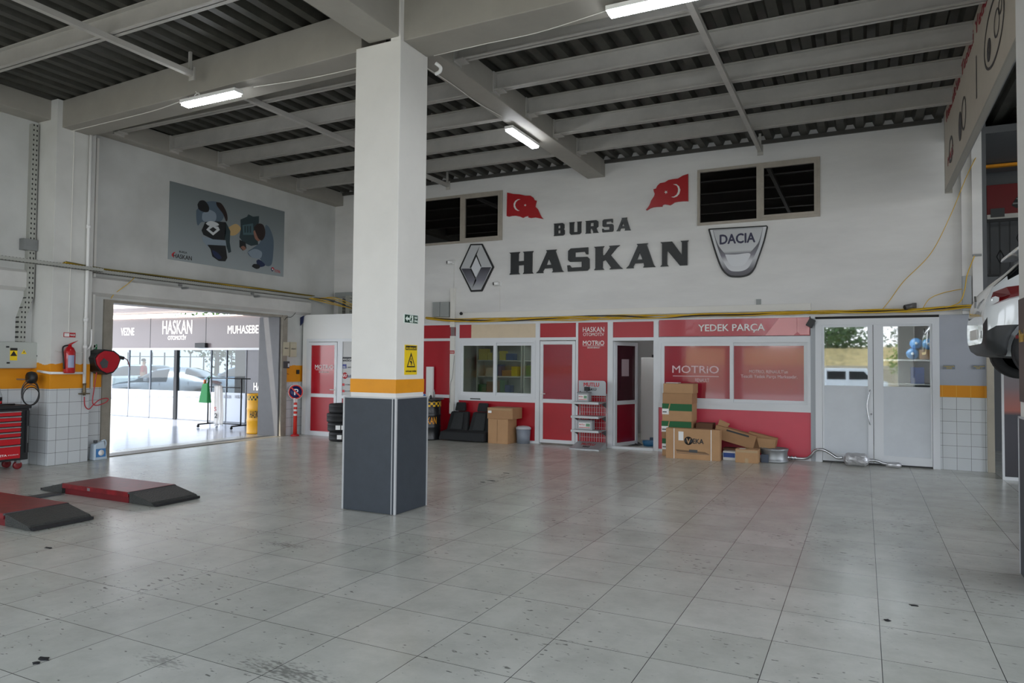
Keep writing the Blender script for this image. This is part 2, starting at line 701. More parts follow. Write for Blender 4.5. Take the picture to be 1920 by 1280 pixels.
def plate(name, splines, depth, loc, face, m, parent=None, lift=0.0):
    me = put(curve_mesh(splines, depth, lift), loc, face)
    me.name = name
    me.materials.clear()
    return place(name, me, m, parent, True)


def text_mesh(s, bold=0.0, depth=.002):
    cu = bpy.data.curves.new('txt', 'FONT')
    cu.body = s
    cu.extrude = depth / 2
    cu.resolution_u = 3
    o = bpy.data.objects.new('txt', cu)
    COL.objects.link(o)
    bpy.context.view_layer.update()
    me = bpy.data.meshes.new_from_object(o.evaluated_get(bpy.context.evaluated_depsgraph_get()))
    bpy.data.objects.remove(o)
    bpy.data.curves.remove(cu)
    if bold:                                   # heavier strokes: the outline repeated a little to each side
        bm = bmesh.new()
        bm.from_mesh(me)
        base = list(bm.verts) + list(bm.edges) + list(bm.faces)
        for k, (dx, dy) in enumerate(((1, 0), (-1, 0), (0, 1), (0, -1))):
            d = bmesh.ops.duplicate(bm, geom=base)
            vs = [g for g in d['geom'] if isinstance(g, bmesh.types.BMVert)]
            bmesh.ops.translate(bm, verts=vs, vec=(dx * bold * .55, dy * bold * .45, -.00012 * (k + 1)))
        bm.to_mesh(me)
        bm.free()
    return me


def text(s, a0, a1, b0, b1, off, face, m, parent=None, bold=0.0, depth=.003, name='lettering', cut=None):
    """writing fitted into a rectangle: a = reading direction coordinate, b = height, off = coordinate of the wall plane"""
    me = text_mesh(s, bold, depth)
    xs = [v.co.x for v in me.vertices]
    ys = [v.co.y for v in me.vertices]
    if not xs:
        return None
    w0, w1, h0, h1 = min(xs), max(xs), min(ys), max(ys)
    W_, H_ = abs(a1 - a0), b1 - b0
    for v in me.vertices:
        v.co.x = (v.co.x - w0) / (w1 - w0) * W_
        v.co.y = (v.co.y - h0) / (h1 - h0) * H_
        v.co.z = v.co.z + depth / 2
    if face == 'front':
        loc = (a0, off, b0)
    else:
        loc = (off, a0, b0)
    put(me, loc, face)
    me.materials.clear()
    me.name = name
    return place(name, me, m, parent, True)


# ------------------------------------------------------------------ shell
fl = MB().box(-12.6, 9.2, -4, 17.6, -.2, 0)
struct('floor', fl, M_FLOOR)
gr = MB().box(-70, 70, -70, 80, -.45, -.22)
o = struct('ground', gr, mat('pale_asphalt', (150, 146, 140), .8, noise=.15, nscale=.7))

# roof deck: trapezoid ribs running from the gates to the back wall
dk = MB()
prof = []
x = -12.1
while x < 9.2:
    prof += [(x, TOP), (x + .12, TOP), (x + .16, TOP + .09), (x + .26, TOP + .09), (x + .30, TOP)]
    x += .30
prev = None
for (x, z) in prof:
    a = dk.b.verts.new((x, -4, z))
    c = dk.b.verts.new((x, 17.6, z))
    if prev:
        dk.b.faces.new((prev[0], prev[1], c, a))
    prev = (a, c)
dk.box(-12.6, 9.2, -4, 17.6, TOP + .12, TOP + .2)
struct('ceiling', dk, M_DECK)

# back wall above the shop front, with holes for the two high windows
WA = (-9.75, -7.10, 4.40, 5.50)      # left high window
WB = (-2.86, -0.68, 4.38, 5.46)      # right high window
Z0 = 2.57
bw = MB()
y0, y1 = WY, WY + .22
bw.box(LX - .3, WA[0], y0, y1, Z0, TOP + .12)
bw.box(WA[0], WA[1], y0, y1, Z0, WA[2]).box(WA[0], WA[1], y0, y1, WA[3], TOP + .12)
bw.box(WA[1], WB[0], y0, y1, Z0, TOP + .12)
bw.box(WB[0], WB[1], y0, y1, Z0, WB[2]).box(WB[0], WB[1], y0, y1, WB[3], TOP + .12)
bw.box(WB[1], 1.46, y0, y1, Z0, TOP + .12)
struct('wall_back', bw, M_WALLU)
# pier closing the back wall on the right
pr_ = MB().box(1.46, 1.74, WY - .10, WY + .3, 2.57, TOP)
pr_.box(1.60, 1.74, WY - .16, WY - .10, 2.57, TOP)
struct('wall_pier', pr_, M_WALLU)
tw = MB().box(1.135, 1.79, WY - .02, WY + .2, 0, 2.57)
struct('wall_tiled', tw, wainscot('tiled_wall_right', 1.20, 1.395, paint=(170, 174, 182), bandgrout=.8, off=(.065, .0)))
tp = MB().box(1.79, 1.89, WY - .06, WY + .3, 0, 2.57)
struct('trim_post', tp, mat('cream_post', (190, 182, 164), .5, noise=.1), bevel=.008)

# left wall: near bay, doorway bay, lintel
M_LW = wainscot('left_wall_finish', 1.22, 1.60, ragged=.06, paint=(200, 201, 198))
lw = MB()
DY0, DY1, DZ = L(203, 700)[0], L(527, 700)[0], 2.72
lw.box(LX - .35, LX, 7.40, DY0, 0, TOP)
lw.box(LX - .35, LX, DY0, DY1, DZ, TOP)
lw.box(LX - .35, LX, DY1, WY + .05, 0, TOP)
struct('wall_left', lw, M_LW)
struct('wall_left_near', MB().box(LX2 - .3, LX2, -4, 7.45, 0, TOP), M_LW)
# shallow concrete tie beam projecting from the left wall
tb = MB()
for (a, b, X) in ((-4, 6.8, LX2), (7.5, 12.9, LX)):
    tb.prism([(X, 2.78), (X + .07, 2.84), (X + .07, 3.08), (X, 3.13)], 'y', a, b)
struct('trim_1', tb, M_WALL)
# door jambs of the roller door
dj = MB()
a, b = L(190, 700)[0], L(207, 700)[0]
dj.box(LX - .36, LX + .035, a, b, 0, DZ + .02)
dj.box(LX - .36, LX + .035, DY1 - .02, DY1 + .14, 0, DZ + .02)
dj.box(LX - .36, LX + .02, b, DY1, DZ - .03, DZ + .02)
struct('door_1', dj, mat('door_jamb', (150, 144, 132), .55, noise=.2, nscale=5))
th = MB().box(LX - .36, LX + .02, DY0, DY1, -.005, .012)
struct('trim_2', th, mat('threshold_stone', (120, 116, 106), .5))

# beams: (built as fixed structure)
Yb0, Yb1, Zb = 6.60, 7.08, 5.37
bmn = MB()
bmn.hexa([(-12.1, 6.94, 5.44), (-5.30, Yb0, Zb), (-5.30, Yb1, Zb), (-12.1, 7.42, 5.44), (-12.1, 6.94, TOP), (-5.30, Yb0, TOP), (-5.30, Yb1, TOP), (-12.1, 7.42, TOP)])
bmn.box(-4.70, 9.2, Yb0, Yb1, Zb, TOP)
struct('ceiling_beam_cross', bmn, M_BEAM, bevel=.012)
b2 = MB().box(-5.12, -4.74, 7.05, WY + .02, 5.54, TOP)
struct('ceiling_beam_far', b2, M_BEAM, bevel=.012)
b3 = MB().box(-5.14, -4.72, -4, 6.55, 5.40, TOP)
struct('ceiling_beam_near', b3, M_BEAM, bevel=.012)
b4 = MB().box(LX - .1, -11.55, 7.0, WY, 5.56, TOP)
b4.box(LX2, -11.75, -4, 6.9, 5.56, TOP)
struct('ceiling_beam_left', b4, M_BEAM, bevel=.012)
b5 = MB().box(RX + .05, RX + .45, -4, WY - .1, 5.45, TOP)
struct('ceiling_beam_right', b5, M_BEAM)
br_ = MB().box(9.0, 9.2, 12.5, 17.6, 0, TOP).box(9.0, 9.2, 3.6, 4.4, 0, TOP).box(9.0, 9.2, -4, 12.5, 5.2, TOP)
struct('wall_right', br_, M_WALL)
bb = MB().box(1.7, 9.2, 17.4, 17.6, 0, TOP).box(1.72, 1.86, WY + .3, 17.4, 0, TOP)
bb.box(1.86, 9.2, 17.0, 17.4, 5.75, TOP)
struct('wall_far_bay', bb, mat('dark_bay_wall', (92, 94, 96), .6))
# gate wall behind the camera: piers, lintel, open gateways
gw = MB()
for (a, b) in ((-12.6, -11.7), (-5.3, -4.6), (1.2, 1.9), (8.6, 9.2)):
    gw.box(a, b, -4.0, -3.6, 0, TOP)
gw.box(-12.6, 9.2, -4.0, -3.6, 5.3, TOP)
struct('wall_front', gw, M_WALL)


struct('trim_9', MB().box(-11.55, 1.2, WY - .05, WY, TOP - .07, TOP - .002), mat('dark_angle', (74, 72, 68), .6))
struct('added_ceiling_far_bay', MB().box(1.86, 9.0, WY + .3, 17.0, 5.62, 5.74), mat('dark_bay_wall', (92, 94, 96), .6))  # dark slab added to cover the roof deck, too brightly lit in this bay
# ------------------------------------------------------------------ steel purlins
def ibeam(name, x0, x1, y, z, label, grp):
    t = thing(name, label, 'beam', (x0, y, z), group=grp)
    h, wd = .25, .12
    m = MB()
    m.box(x0, x1, y - .006, y + .006, z, z + h)
    m.box(x0, x1, y - wd / 2, y + wd / 2, z, z + .014).box(x0, x1, y - wd / 2, y + wd / 2, z + h - .014, z + h)
    part('beam_profile', m, M_PURLIN, t)
    k = MB().box(x0 - .002, x0 + .02, y - .10, y + .10, z - .05, z + h).box(x0, x0 + .14, y - .09, y + .09, z - .02, z - .001)
    part('end_plate', k, M_PURLIN, t)
    return t


ORD = ['nearest', 'second', 'third', 'fourth', 'farthest']
for i, y in enumerate((7.85, 8.95, 10.05, 11.15, 12.25)):
    ibeam('roof_purlin', -4.74, RX + .06, y, TOP - .255, 'grey steel roof beam, %s of the five over the right-hand bay' % ORD[i], 'steel roof beams over the right bay')
for i, y in enumerate((7.85, 8.95, 10.05, 11.15, 12.25)):
    ibeam('roof_purlin', -11.55, -5.12, y, TOP - .255, 'grey steel roof beam, %s of the five over the roller doorway bay' % ORD[i], 'steel roof beams over the left bay')
ibeam('roof_purlin', -11.75, -5.14, 5.42, TOP - .255, 'grey steel roof beam on the camera side of the cross beam, above the lift platforms', None)


def tie(x, ya, yb, z, label, ends=True):
    t = thing('tie_rod', label, 'tie rod', (x, ya, z))
    part('square_tube', MB().box(x - .035, x + .035, ya, yb, z - .035, z + .035), M_PURLIN, t)
    k = MB().box(x - .05, x + .05, yb - .02, yb, z - .09, z + .09)
    k.box(x - .02, x + .02, yb - .06, yb - .03, z, TOP - .01)
    part('bracket', k, M_PURLIN, t)


tie(-1.65, 7.1, 13.35, TOP - .30, 'thin grey tie tube under the roof beams left of the right high window')
tie(-8.15, 7.25, 13.2, TOP - .30, 'thin grey tie tube under the roof beams over the doorway bay')
tie(-8.15, 0.5, 6.58, TOP - .30, 'thin grey tie tube at top left on the camera side of the cross beam')

# ------------------------------------------------------------------ foreground pillar
X0, X1, YA, YB = -5.39, -4.655, 6.50, 7.13
t = thing('pillar', 'large white square pillar with slate base and yellow band in the middle of the hall', 'pillar', ((X0 + X1) / 2, (YA + YB) / 2, 0))
i_ = .035
PIL = t
part('shaft', MB().box(X0 + i_ + .03, X1 - i_, YA + i_, YB - i_, 0, Zb), M_COLUMN, t, bevel=.01)
part('capital', MB().box(X0 + .25 + .31, X1 - i_ - .005, YA + i_ + .005, YB - i_, Zb, TOP), M_COLUMN, t)
e = i_ - .004
part('painted_band', MB().box(X0 + e + .03, X1 - e, YA + e, YB - e, 1.345, 1.50), M_YEL, t, label='yellow painted band')
part('base_cladding', MB().box(X0, X1, YA, YB, .004, 1.285), M_CLAD, t, bevel=.004, label='dark slate cladding')
k = MB()
for (xx, yy) in ((X1 - .004, YA + .004), (X0 + .004, YA + .004), (X1 - .004, YB - .004)):
    k.box(xx - .011, xx + .011, yy - .011, yy + .011, .004, 1.29)
k.box(X1 - .055, X1 - .045, YA - .004, YA + .01, .004, 1.285)
part('edge_trim', k, M_ALU2, t, label='silver corner strips')
k = MB().box(X0 - .003, X1 + .003, YA - .003, YB + .003, 1.283, 1.295)
part('cap_strip', k, M_ALU2, t)

# right pillar
t = thing('pillar', 'white pillar with grey cladding cut by the right edge of the photo', 'pillar', (1.5, 6.8, 0))
part('shaft', MB().box(1.155, 1.80, 6.53, 7.10, 0, TOP), M_COLUMN, t, bevel=.01)
part('base_cladding', MB().box(1.148, 1.84, 6.50, 7.14, .004, 1.285), M_CLAD, t, bevel=.002)
part('edge_trim', MB().box(1.143, 1.155, 7.125, 7.145, .004, 1.29).box(1.143, 1.16, 6.5, 7.14, 1.28, 1.295), M_ALU2, t)
o = part('notice_panel', MB().box(1.140, 1.150, 6.6, 7.04, 1.42, 2.25), mat('brown_poster', (74, 58, 54), .5), t, label='brown notice panel with gold print')
text('Motor Bakım', 7.0, 6.64, 1.9, 2.0, 1.138, 'west', mat('gold_print', (190, 150, 60), .4), o)

# left wall pillar
PX = -11.58
M_PIL = wainscot('left_pillar_finish', 1.22, 1.62, ragged=.09, paint=(212, 212, 208), off=(.03, 0))
t = thing('pillar', 'white pillar against the left wall with tiled base and orange band', 'pillar', (-11.8, 7.15, 0))
part('shaft', MB().box(LX2, PX, 6.83, 7.48, .002, TOP), M_PIL, t, bevel=.006)
t = tag(part('cable_cover', MB().box(LX, LX + .03, 7.62, 7.66, 1.2, 5.5), M_OFFW), 'slim white wall conduit right of the left pillar', 'conduit')

# ------------------------------------------------------------------ LED battens


def lamp(x, y, z, rz, label, m=None):
    t = thing('batten_light', label, 'ceiling light', (x, y, z), rz, 'LED batten lights')
    part('housing', MB().box(-.53, .53, -.075, .075, .02, .07), M_WHITE, t, world=False, bevel=.006)
    part('diffuser', MB().box(-.51, .51, -.062, .062, -.012, .02), m or M_LED, t, world=False, bevel=.006)
    for s in (-.45, .45):
        part('hanger', MB().box(s - .01, s + .01, -.01, .01, .07, .12), M_GRAYM, t, world=False)
    k = MB().tube(spin([(-.3, 0, .07), (-.34, .02, .13), (-.28, .03, .16), (-.24, .02, .12), (-.30, 0, .17)]), .006, 6)
    part('cable_loop', k, M_WHITE, t, world=False)
    return t


lamp(*F(395, 188, 5.24), 5.24, 0, 'lit LED batten under the cross beam left of the big pillar')
lamp(*F(980, 261, 5.44), 5.44, PI / 2, 'lit LED batten under the long beam, right of the big pillar')
lamp(*F(1235, 8, 5.26), 5.26, 0, 'lit LED batten at the top edge of the photo, above the right bay')
# thin cables stapled to the beams
k = MB().tube(spin([(-4.6, 7.09, 5.375), (-3.9, 7.05, 5.362), (-3.2, 7.06, 5.366), (-2.3, 6.9, 5.36)]), .005, 5)
tag(part('cable', k, M_OFFW), 'thin white cable stapled below the cross beam right of the pillar', 'cable')
k = MB().tube(spin([(-11.4, 6.95, 5.364), (-9.5, 6.9, 5.364), (-8.7, 6.8, 5.36)]), .006, 5)
tag(part('cable', k, M_OFFW), 'thin white cable stapled below the cross beam left of the LED batten', 'cable')
k = MB().tube(spin([(-7.3, 6.85, 5.36), (-6.4, 6.95, 5.362), (-5.4, 6.95, 5.362)]), .006, 5)
tag(part('cable', k, M_OFFW), 'thin white cable below the cross beam between LED batten and big pillar', 'cable')
k = MB().tube(spin([(-5.10, 7.2, 5.53), (-5.06, 8.2, 5.53), (-5.08, 9.0, 5.53), (-5.02, 9.7, 5.53)]), .006, 5)
tag(part('cable', k, M_OFFW), 'thin cable along the underside of the long far beam', 'cable')
k = MB().tube(spin([(-4.60, 7.13, 5.30), (-4.55, 7.16, 5.25), (-4.56, 7.16, 5.20), (-4.62, 7.16, 5.18)]), .022, 8)
part('pipe_elbow', k, M_WHITE, PIL, label='short white pipe elbow')

# ------------------------------------------------------------------ high windows in the back wall


def high_window(n, b, mull):
    t = struct_root('window_%d' % n, (b[0], WY, b[2]))
    f = MB()
    x0, x1, z0, z1 = b
    y0, y1 = WY - .03, WY + .06
    f.box(x0, x1, y0, y1, z0, z0 + .05).box(x0, x1, y0, y1, z1 - .05, z1)
    f.box(x0, x0 + .05, y0, y1, z0 + .05, z1 - .05).box(x1 - .05, x1, y0, y1, z0 + .05, z1 - .05)
    f.box(mull - .04, mull + .04, y0, y1, z0 + .05, z1 - .05)
    part('window_frame', f, M_OLDFRAME, t)
    s = MB()
    a, c = mull + .04, x1 - .05
    s.box(a, a + .05, y0 - .01, y1 - .02, z0 + .05, z1 - .05).box(c - .05, c, y0 - .01, y1 - .02, z0 + .05, z1 - .05)
    s.box(a + .05, c - .05, y0 - .01, y1 - .02, z0 + .05, z0 + .10).box(a + .05, c - .05, y0 - .01, y1 - .02, z1 - .10, z1 - .05)
    part('sliding_sash', s, M_OLDFRAME, t)
    part('window_pane', MB().box(x0 + .05, mull - .04, WY + .02, WY + .026, z0 + .05, z1 - .05), M_GLASSD, t)
    part('window_pane', MB().box(a + .05, c - .05, WY + .005, WY + .011, z0 + .10, z1 - .10), M_GLASSD, t)
    k = MB()
    z = z0 + .02
    while z < z1 - .05:
        k.box(x0 + .06, x1 - .06, WY + .12, WY + .125, z, z + .262)
        z += .27
    part('blind', k, mat('dark_blind', (92, 112, 112), .6), t)


high_window(1, WA, -8.13)
high_window(2, WB, -1.73)

# rooms behind the back wall: upper store, parts shop, small store
M_INW = mat('inner_wall', (206, 206, 204), .6)
M_INW2 = mat('inner_wall_grey', (120, 122, 124), .6)
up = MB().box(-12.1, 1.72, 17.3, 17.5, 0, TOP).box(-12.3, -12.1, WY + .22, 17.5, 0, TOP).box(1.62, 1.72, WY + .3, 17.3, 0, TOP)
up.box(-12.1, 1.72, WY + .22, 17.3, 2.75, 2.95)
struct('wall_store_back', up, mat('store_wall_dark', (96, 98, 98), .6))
sh = MB().box(-9.62, -9.52, WY + .1, 17.2, 0, 2.75).box(-.84, -.74, WY + .12, 17.2, 0, 2.75).box(-9.52, -.84, 17.1, 17.3, 0, 2.75)
sh.box(-9.52, -.84, WY + .1, 17.1, 2.66, 2.75)
struct('wall_shop', sh, M_INW)

# ------------------------------------------------------------------ shop front
sf = struct_root('wall_shopfront', (-5, WY, 0))
YF0, YF1 = WY - .02, WY + .06       # frame depth
YP0, YP1 = WY, WY + .04             # infill panels
fr = MB()


def bar(x0, x1, z0, z1, d=0.0, b=fr):
    b.box(x0, x1, YF0 - d, YF1, z0, z1)


VB = .003
for (a, b) in ((-9.30, -9.22), (-8.25, -8.16), (-6.27, -6.17), (-5.35, -5.30), (-4.66, -4.55), (-3.71, -3.61)):
    bar(a, b, 0, Z0, VB)
bar(-9.22, -5.35, 2.19, 2.25)
bar(-4.55, -.85, 2.17, 2.235)
bar(-9.22, -8.25, .90, .97)
bar(-8.16, -6.27, .86, .94)
bar(-3.61, -.85, .86, .95)
bar(-9.22, -8.16, 0, .05)
bar(-8.16, -6.27, 0, .05)
bar(-3.61, -.85, 0, .05)
bar(-5.30, -4.66, 0, .03)
bar(-9.30, -.78, Z0 - .02, Z0 + .03, .006)
part('frame', fr, M_ALU, sf)
for nm, (x0, x1, z0, z1), m in (
        ('infill_panel', (-9.22, -8.25, .05, .90), M_RED), ('infill_panel', (-9.22, -8.25, .97, 2.19), M_RED),
        ('infill_panel', (-9.22, -8.25, 2.25, Z0 - .02), M_RED), ('infill_panel', (-8.16, -7.86, 2.25, Z0 - .02), M_RED),
        ('infill_panel', (-7.86, -6.27, 2.25, Z0 - .02), M_BEIGE), ('infill_panel', (-8.16, -6.27, .05, .86), M_RED),
        ('infill_panel', (-6.17, -5.35, 2.25, Z0 - .02), M_RED), ('infill_panel', (-4.55, -3.71, 2.235, Z0 - .02), M_RED),
        ('infill_panel', (-3.61, -.85, .05, .86), M_REDF)):
    part(nm, MB().box(x0, x1, YP0, YP1, z0, z1), m, sf)
part('corner_post', MB().box(-.85, -.77, YF0, YF1 + .04, 0, Z0), mat('post_grey', (150, 154, 158), .4, metal=.3), sf)
o = part('lettered_panel', MB().box(-5.30, -4.66, YP0 - .01, YP1, .03, Z0 - .02), M_RED, sf)


def wtext(s, px0, px1, py0, py1, off, m, parent, Y=None, **k):
    """writing measured on an X-facing surface: pixel box -> wall rectangle"""
    Y = Y or off
    a0, b1 = W(px0, py0, Y)
    a1, b0 = W(px1, py1, Y)
    return text(s, a0, a1, b0, b1, off, 'front', m, parent, **k)


yp = YP0 - .012
wtext('HASKAN', 1093, 1133, 613, 622, yp, M_WHITE, o)
wtext('OTOMOTİV', 1093.5, 1132.5, 622, 629.5, yp, M_WHITE, o)
wtext('MOTRiO', 1093, 1133, 638.5, 647, yp, M_WHITE, o, bold=.02)
wtext('GROUPE RENAULT', 1101, 1125, 650, 653, yp, M_WHITE, o, bold=.01)
q = MB()
x0, z0 = W(1093, 648.5)
x1, _ = W(1133, 648.5)
part('underline', q.box(x0, x1, yp - .002, yp, z0, z0 + .006), M_WHITE, o)
# sign over the wide window
M_SIGN = mat('sign_red', (176, 26, 48), .22, coat=.3)
M_SIGNP = mat('sign_pink', (228, 150, 152), .25)
sg = part('sign_board', MB().box(-3.60, -.86, YP0 - .03, YP0, 2.245, Z0 + .0), M_SIGN, sf)
k = MB()
k.prism([(-1.62, 2.25), (-1.13, 2.25), (-1.08, 2.30), (-1.08, Z0 - .01), (-1.38, Z0 - .01)], 'y', YP0 - .034, YP0 - .03)
k.prism([(-1.07, Z0 - .01), (-1.07, 2.31), (-1.02, 2.26), (-.87, 2.26), (-.87, Z0 - .01)], 'y', YP0 - .034, YP0 - .03)
part('pink_print', k, M_SIGNP, sg)
wtext('YEDEK PARÇA', 1310, 1434.5, 608.5, 623, YP0 - .036, M_WHITE, sg, Y=WY, bold=.025)

# shop window left (sliding, with clear dark glass)


def shop_window(n, x0, x1, z0, z1, mull, left_film, right_film, mglass):
    t = struct_root('window_%d' % n, (x0, WY, z0))
    f = MB()
    for (a, b, c, d) in ((x0, x1, z0, z0 + .05), (x0, x1, z1 - .05, z1), (x0, x0 + .05, z0 + .05, z1 - .05), (x1 - .05, x1, z0 + .05, z1 - .05)):
        f.box(a, b, YF0 - .015, YF1, c, d)
    part('window_frame', f, M_ALU, t)
    for (a, b, yy) in ((x0 + .05, mull + .03, WY - .022), (mull - .03, x1 - .05, WY + .012)):
        s = MB()
        c, d = z0 + .05, z1 - .05
        s.box(a, b, yy, yy + .03, c, c + .06).box(a, b, yy, yy + .03, d - .06, d)
        s.box(a, a + .065, yy, yy + .03, c + .06, d - .06).box(b - .065, b, yy, yy + .03, c + .06, d - .06)
        sa = part('sliding_sash', s, M_ALU, t)
        part('window_pane', MB().box(a + .065, b - .065, yy + .012, yy + .017, c + .06, d - .06), mglass, sa)
    return t


shop_window(3, -8.16, -6.27, .94, 2.19, -7.25, None, None, M_GLASSM)
w4 = shop_window(4, -3.61, -.85, .95, 2.17, -2.22, None, None, M_REDG)
M_TXT = mat('pale_film_letters', (222, 190, 196), .3)
wtext('MOTRiO', 1261, 1348, 685, 700, WY - .016, M_TXT, w4, Y=WY, bold=.012)
wtext('RENAULT', 1304, 1330, 709, 716, WY - .016, M_TXT, w4, Y=WY)
x0, z0 = W(1262, 705)
x1, _ = W(1348, 705)
part('underline', MB().box(x0, x1, WY - .016, WY - .014, z0, z0 + .012), M_TXT, w4)
wtext("MOTRIO, RENAULT'un", 1405, 1477, 693, 701, WY + .020, M_TXT, w4, Y=WY + .02)
wtext('Tescilli Yedek Parça Markasıdır.', 1389, 1495, 702, 711, WY + .020, M_TXT, w4, Y=WY + .02)
k = MB().tube([(-7.85, YF0 - .01, .90), (-7.6, YF0 - .01, .90)], .012, 6)
part('sill_handle', k, M_DGREY, sf)


# panel doors
def panel_door(n, x0, x1, z1, rail, y, handle_right, panel_m=M_RED, root=None, rz=None):
    t = root or struct_root('door_%d' % n, (x0, y, 0))
    f = MB()
    a0, a1 = y - .02, y + .035
    s = .07
    f.box(x0, x0 + s, a0, a1, .03, z1).box(x1 - s, x1, a0, a1, .03, z1)
    f.box(x0 + s, x1 - s, a0, a1, .03, .03 + s).box(x0 + s, x1 - s, a0, a1, z1 - s, z1).box(x0 + s, x1 - s, a0, a1, rail, rail + .08)
    part('door_frame', f, M_ALU, t)
    part('door_panel', MB().box(x0 + s, x1 - s, y, y + .02, .03 + s, rail), M_RED, t)
    part('door_pane', MB().box(x0 + s, x1 - s, y, y + .02, rail + .08, z1 - s), panel_m, t)
    hx = x1 - .035 if handle_right else x0 + .035
    d = -1 if handle_right else 1
    h = MB().box(hx - .014, hx + .014, a0 - .012, a0, .92, 1.12)
    h.tube([(hx, a0 - .012, 1.06), (hx, a0 - .05, 1.06), (hx + d * .11, a0 - .05, 1.06)], .009, 8)
    part('door_handle', h, M_WHITE, t)
    return t


M_REDD = mat('dark_red_glazing', (140, 16, 40), .12, coat=.3)
panel_door(2, -6.16, -5.36, 2.17, .87, WY, False, M_REDD)
# open leaf of the shop door, hinged on the left post and swung inward
t = struct_root('door_3', (-4.53, WY + .03, 0))
t.rotation_euler = (0, 0, math.radians(72))
f = MB()
s = .07
wd = .80
f.box(0, s, -.02, .035, .03, 2.15).box(wd - s, wd, -.02, .035, .03, 2.15)
f.box(s, wd - s, -.02, .035, .03, .1).box(s, wd - s, -.02, .035, 2.08, 2.15).box(s, wd - s, -.02, .035, .87, .95)
part('door_frame', f, M_ALU, t, world=False)
part('door_panel', MB().box(s, wd - s, 0, .02, .1, .87), M_REDD, t, world=False)
g_ = part('door_pane', MB().box(s, wd - s, 0, .02, .95, 2.08), mat('open_door_glass', (70, 30, 40), .1, coat=.3), t, world=False)
k = MB().box(.25, .50, -.004, 0, 1.45, 1.80)
part('notice_sticker', k, mat('sticker_grey', (180, 160, 165), .4), t, world=False)
part('door_sill', MB().box(-.02, .82, -.04, .05, 0, .05), M_ALU, None).location = (-4.53, WY - .01, 0)
bpy.data.objects['door_sill'].name = 'trim_3'
bpy.data.objects['trim_3']['kind'] = 'structure'

# double aluminium door on the right
t = struct_root('door_4', (-.76, WY, 0))
f = MB()
f.box(-.77, -.66, YF0 - .03, YF1, 0, 2.53).box(1.03, 1.135, YF0 - .03, YF1, 0, 2.53).box(-.66, 1.03, YF0 - .03, YF1, 2.42, 2.53)
f.box(-.66, .14, YF0, YF1, 2.40, 2.42)
part('door_frame', f, M_ALU, t)


def leaf(x0, x1, gl0, gl1, zb):
    f = MB()
    y0, y1 = WY - .035, WY + .02
    f.box(x0, gl0, y0, y1, zb, 2.42).box(gl1, x1, y0, y1, zb, 2.42)
    f.box(gl0, gl1, y0, y1, zb, .17).box(gl0, gl1, y0, y1, 2.385, 2.42)
    lf = part('door_leaf', f, M_ALU, t)
    part('frosted_pane', MB().box(gl0, gl1, WY - .012, WY - .004, .17, 1.355), M_FROST, lf)
    part('clear_pane', MB().box(gl0, gl1, WY - .010, WY - .005, 1.355, 2.385), M_GLASSR, lf)
    return lf


lf = leaf(-.655, .145, -.625, .065, .03)
hd = MB().tube(spin([(.10, WY - .035, 1.29), (.085, WY - .08, 1.24), (.05, WY - .09, 1.0), (.085, WY - .08, .74), (.10, WY - .035, .69)]), .011, 8)
part('pull_handle', hd, M_CHROME, lf)
k = MB().lathe([(.0, 0), (.016, 0), (.016, -.012), (0, -.012)], (.115, WY - .036, .87), 12, 'y')
part('door_lock', k, M_CHROME, lf)
leaf(.155, 1.025, .305, 1.0, .03)
dgap = MB().box(-.66, 1.03, WY + .021, WY + .06, 0, .03)
struct('trim_4', dgap, M_BLACK)
# dark gap and light strip above the door
struct('trim_5', MB().box(-.84, 1.14, WY - .01, WY + .1, 2.53, 2.575), mat('dark_gap', (30, 30, 30), .7))
# wall plates on the grey wall
for i, (px, lab) in enumerate(((1779, 'left of two small grey plates with yellow print, right of the double door'), (1835, 'right of two small grey plates with yellow print, under the car'))):
    x, z = W(px, 688)
    t = thing('wall_plate', lab, 'sign', (x, WY - .03, z), group='small wall plates')
    part('plate', MB().box(x - .085, x + .085, WY - .036, WY - .021, z - .035, z + .035), mat('plate_grey', (120, 128, 140), .4), t)
    text('KOMPRESÖR' if i == 0 else 'AKÜ ODASI', x - .075, x + .075, z + .004, z + .022, WY - .037, 'front', M_SIGNY, t)
    text('ODASI' if i == 0 else 'NO 1', x - .04, x + .04, z - .024, z - .006, WY - .037, 'front', M_SIGNY, t)

# ------------------------------------------------------------------ white box office left, in front of the back wall
YO = 12.66
so = struct_root('wall_office', (-10.5, YO, 0))
bx_ = MB()
# header with a rounded corner
hdr = [(-11.74, 2.22), (-11.74, 2.66)] + [(-11.74 + .12 - .12 * math.cos(a), 2.66 + .12 * math.sin(a)) for a in [PI / 2 * k / 6 for k in range(1, 7)]] + [(-9.30, 2.78), (-9.30, 2.22)]
bx_.prism(hdr, 'y', YO, WY - .02)
bx_.box(-11.74, -11.62, YO, YO + .08, 0, 2.22)
bx_.box(-9.35, -9.30, YO, WY - .02, 0, 2.22)
part('white_shell', bx_, M_WHITE, so, bevel=.0)
f = MB()
f.box(-11.62, -11.55, YO - .01, YO + .06, 0, 2.22).box(-10.70, -10.56, YO - .01, YO + .06, 0, 2.22)
f.box(-11.55, -10.70, YO - .01, YO + .06, 2.15, 2.22).box(-10.56, -9.35, YO - .01, YO + .06, 2.15, 2.22).box(-10.56, -9.35, YO - .01, YO + .06, .87, .94)
f.box(-10.56, -9.35, YO - .01, YO + .06, 0, .06).box(-11.62, -9.35, YO - .02, YO + .06, 0, .03)
part('frame', f, M_ALU, so)
part('infill_panel', MB().box(-10.56, -9.35, YO + .01, YO + .04, .06, .87), M_RED, so)
pn = part('notice_pane', MB().box(-10.56, -9.35, YO + .01, YO + .03, .94, 2.15), mat('notice_pane_grey', (178, 178, 176), .3), so)
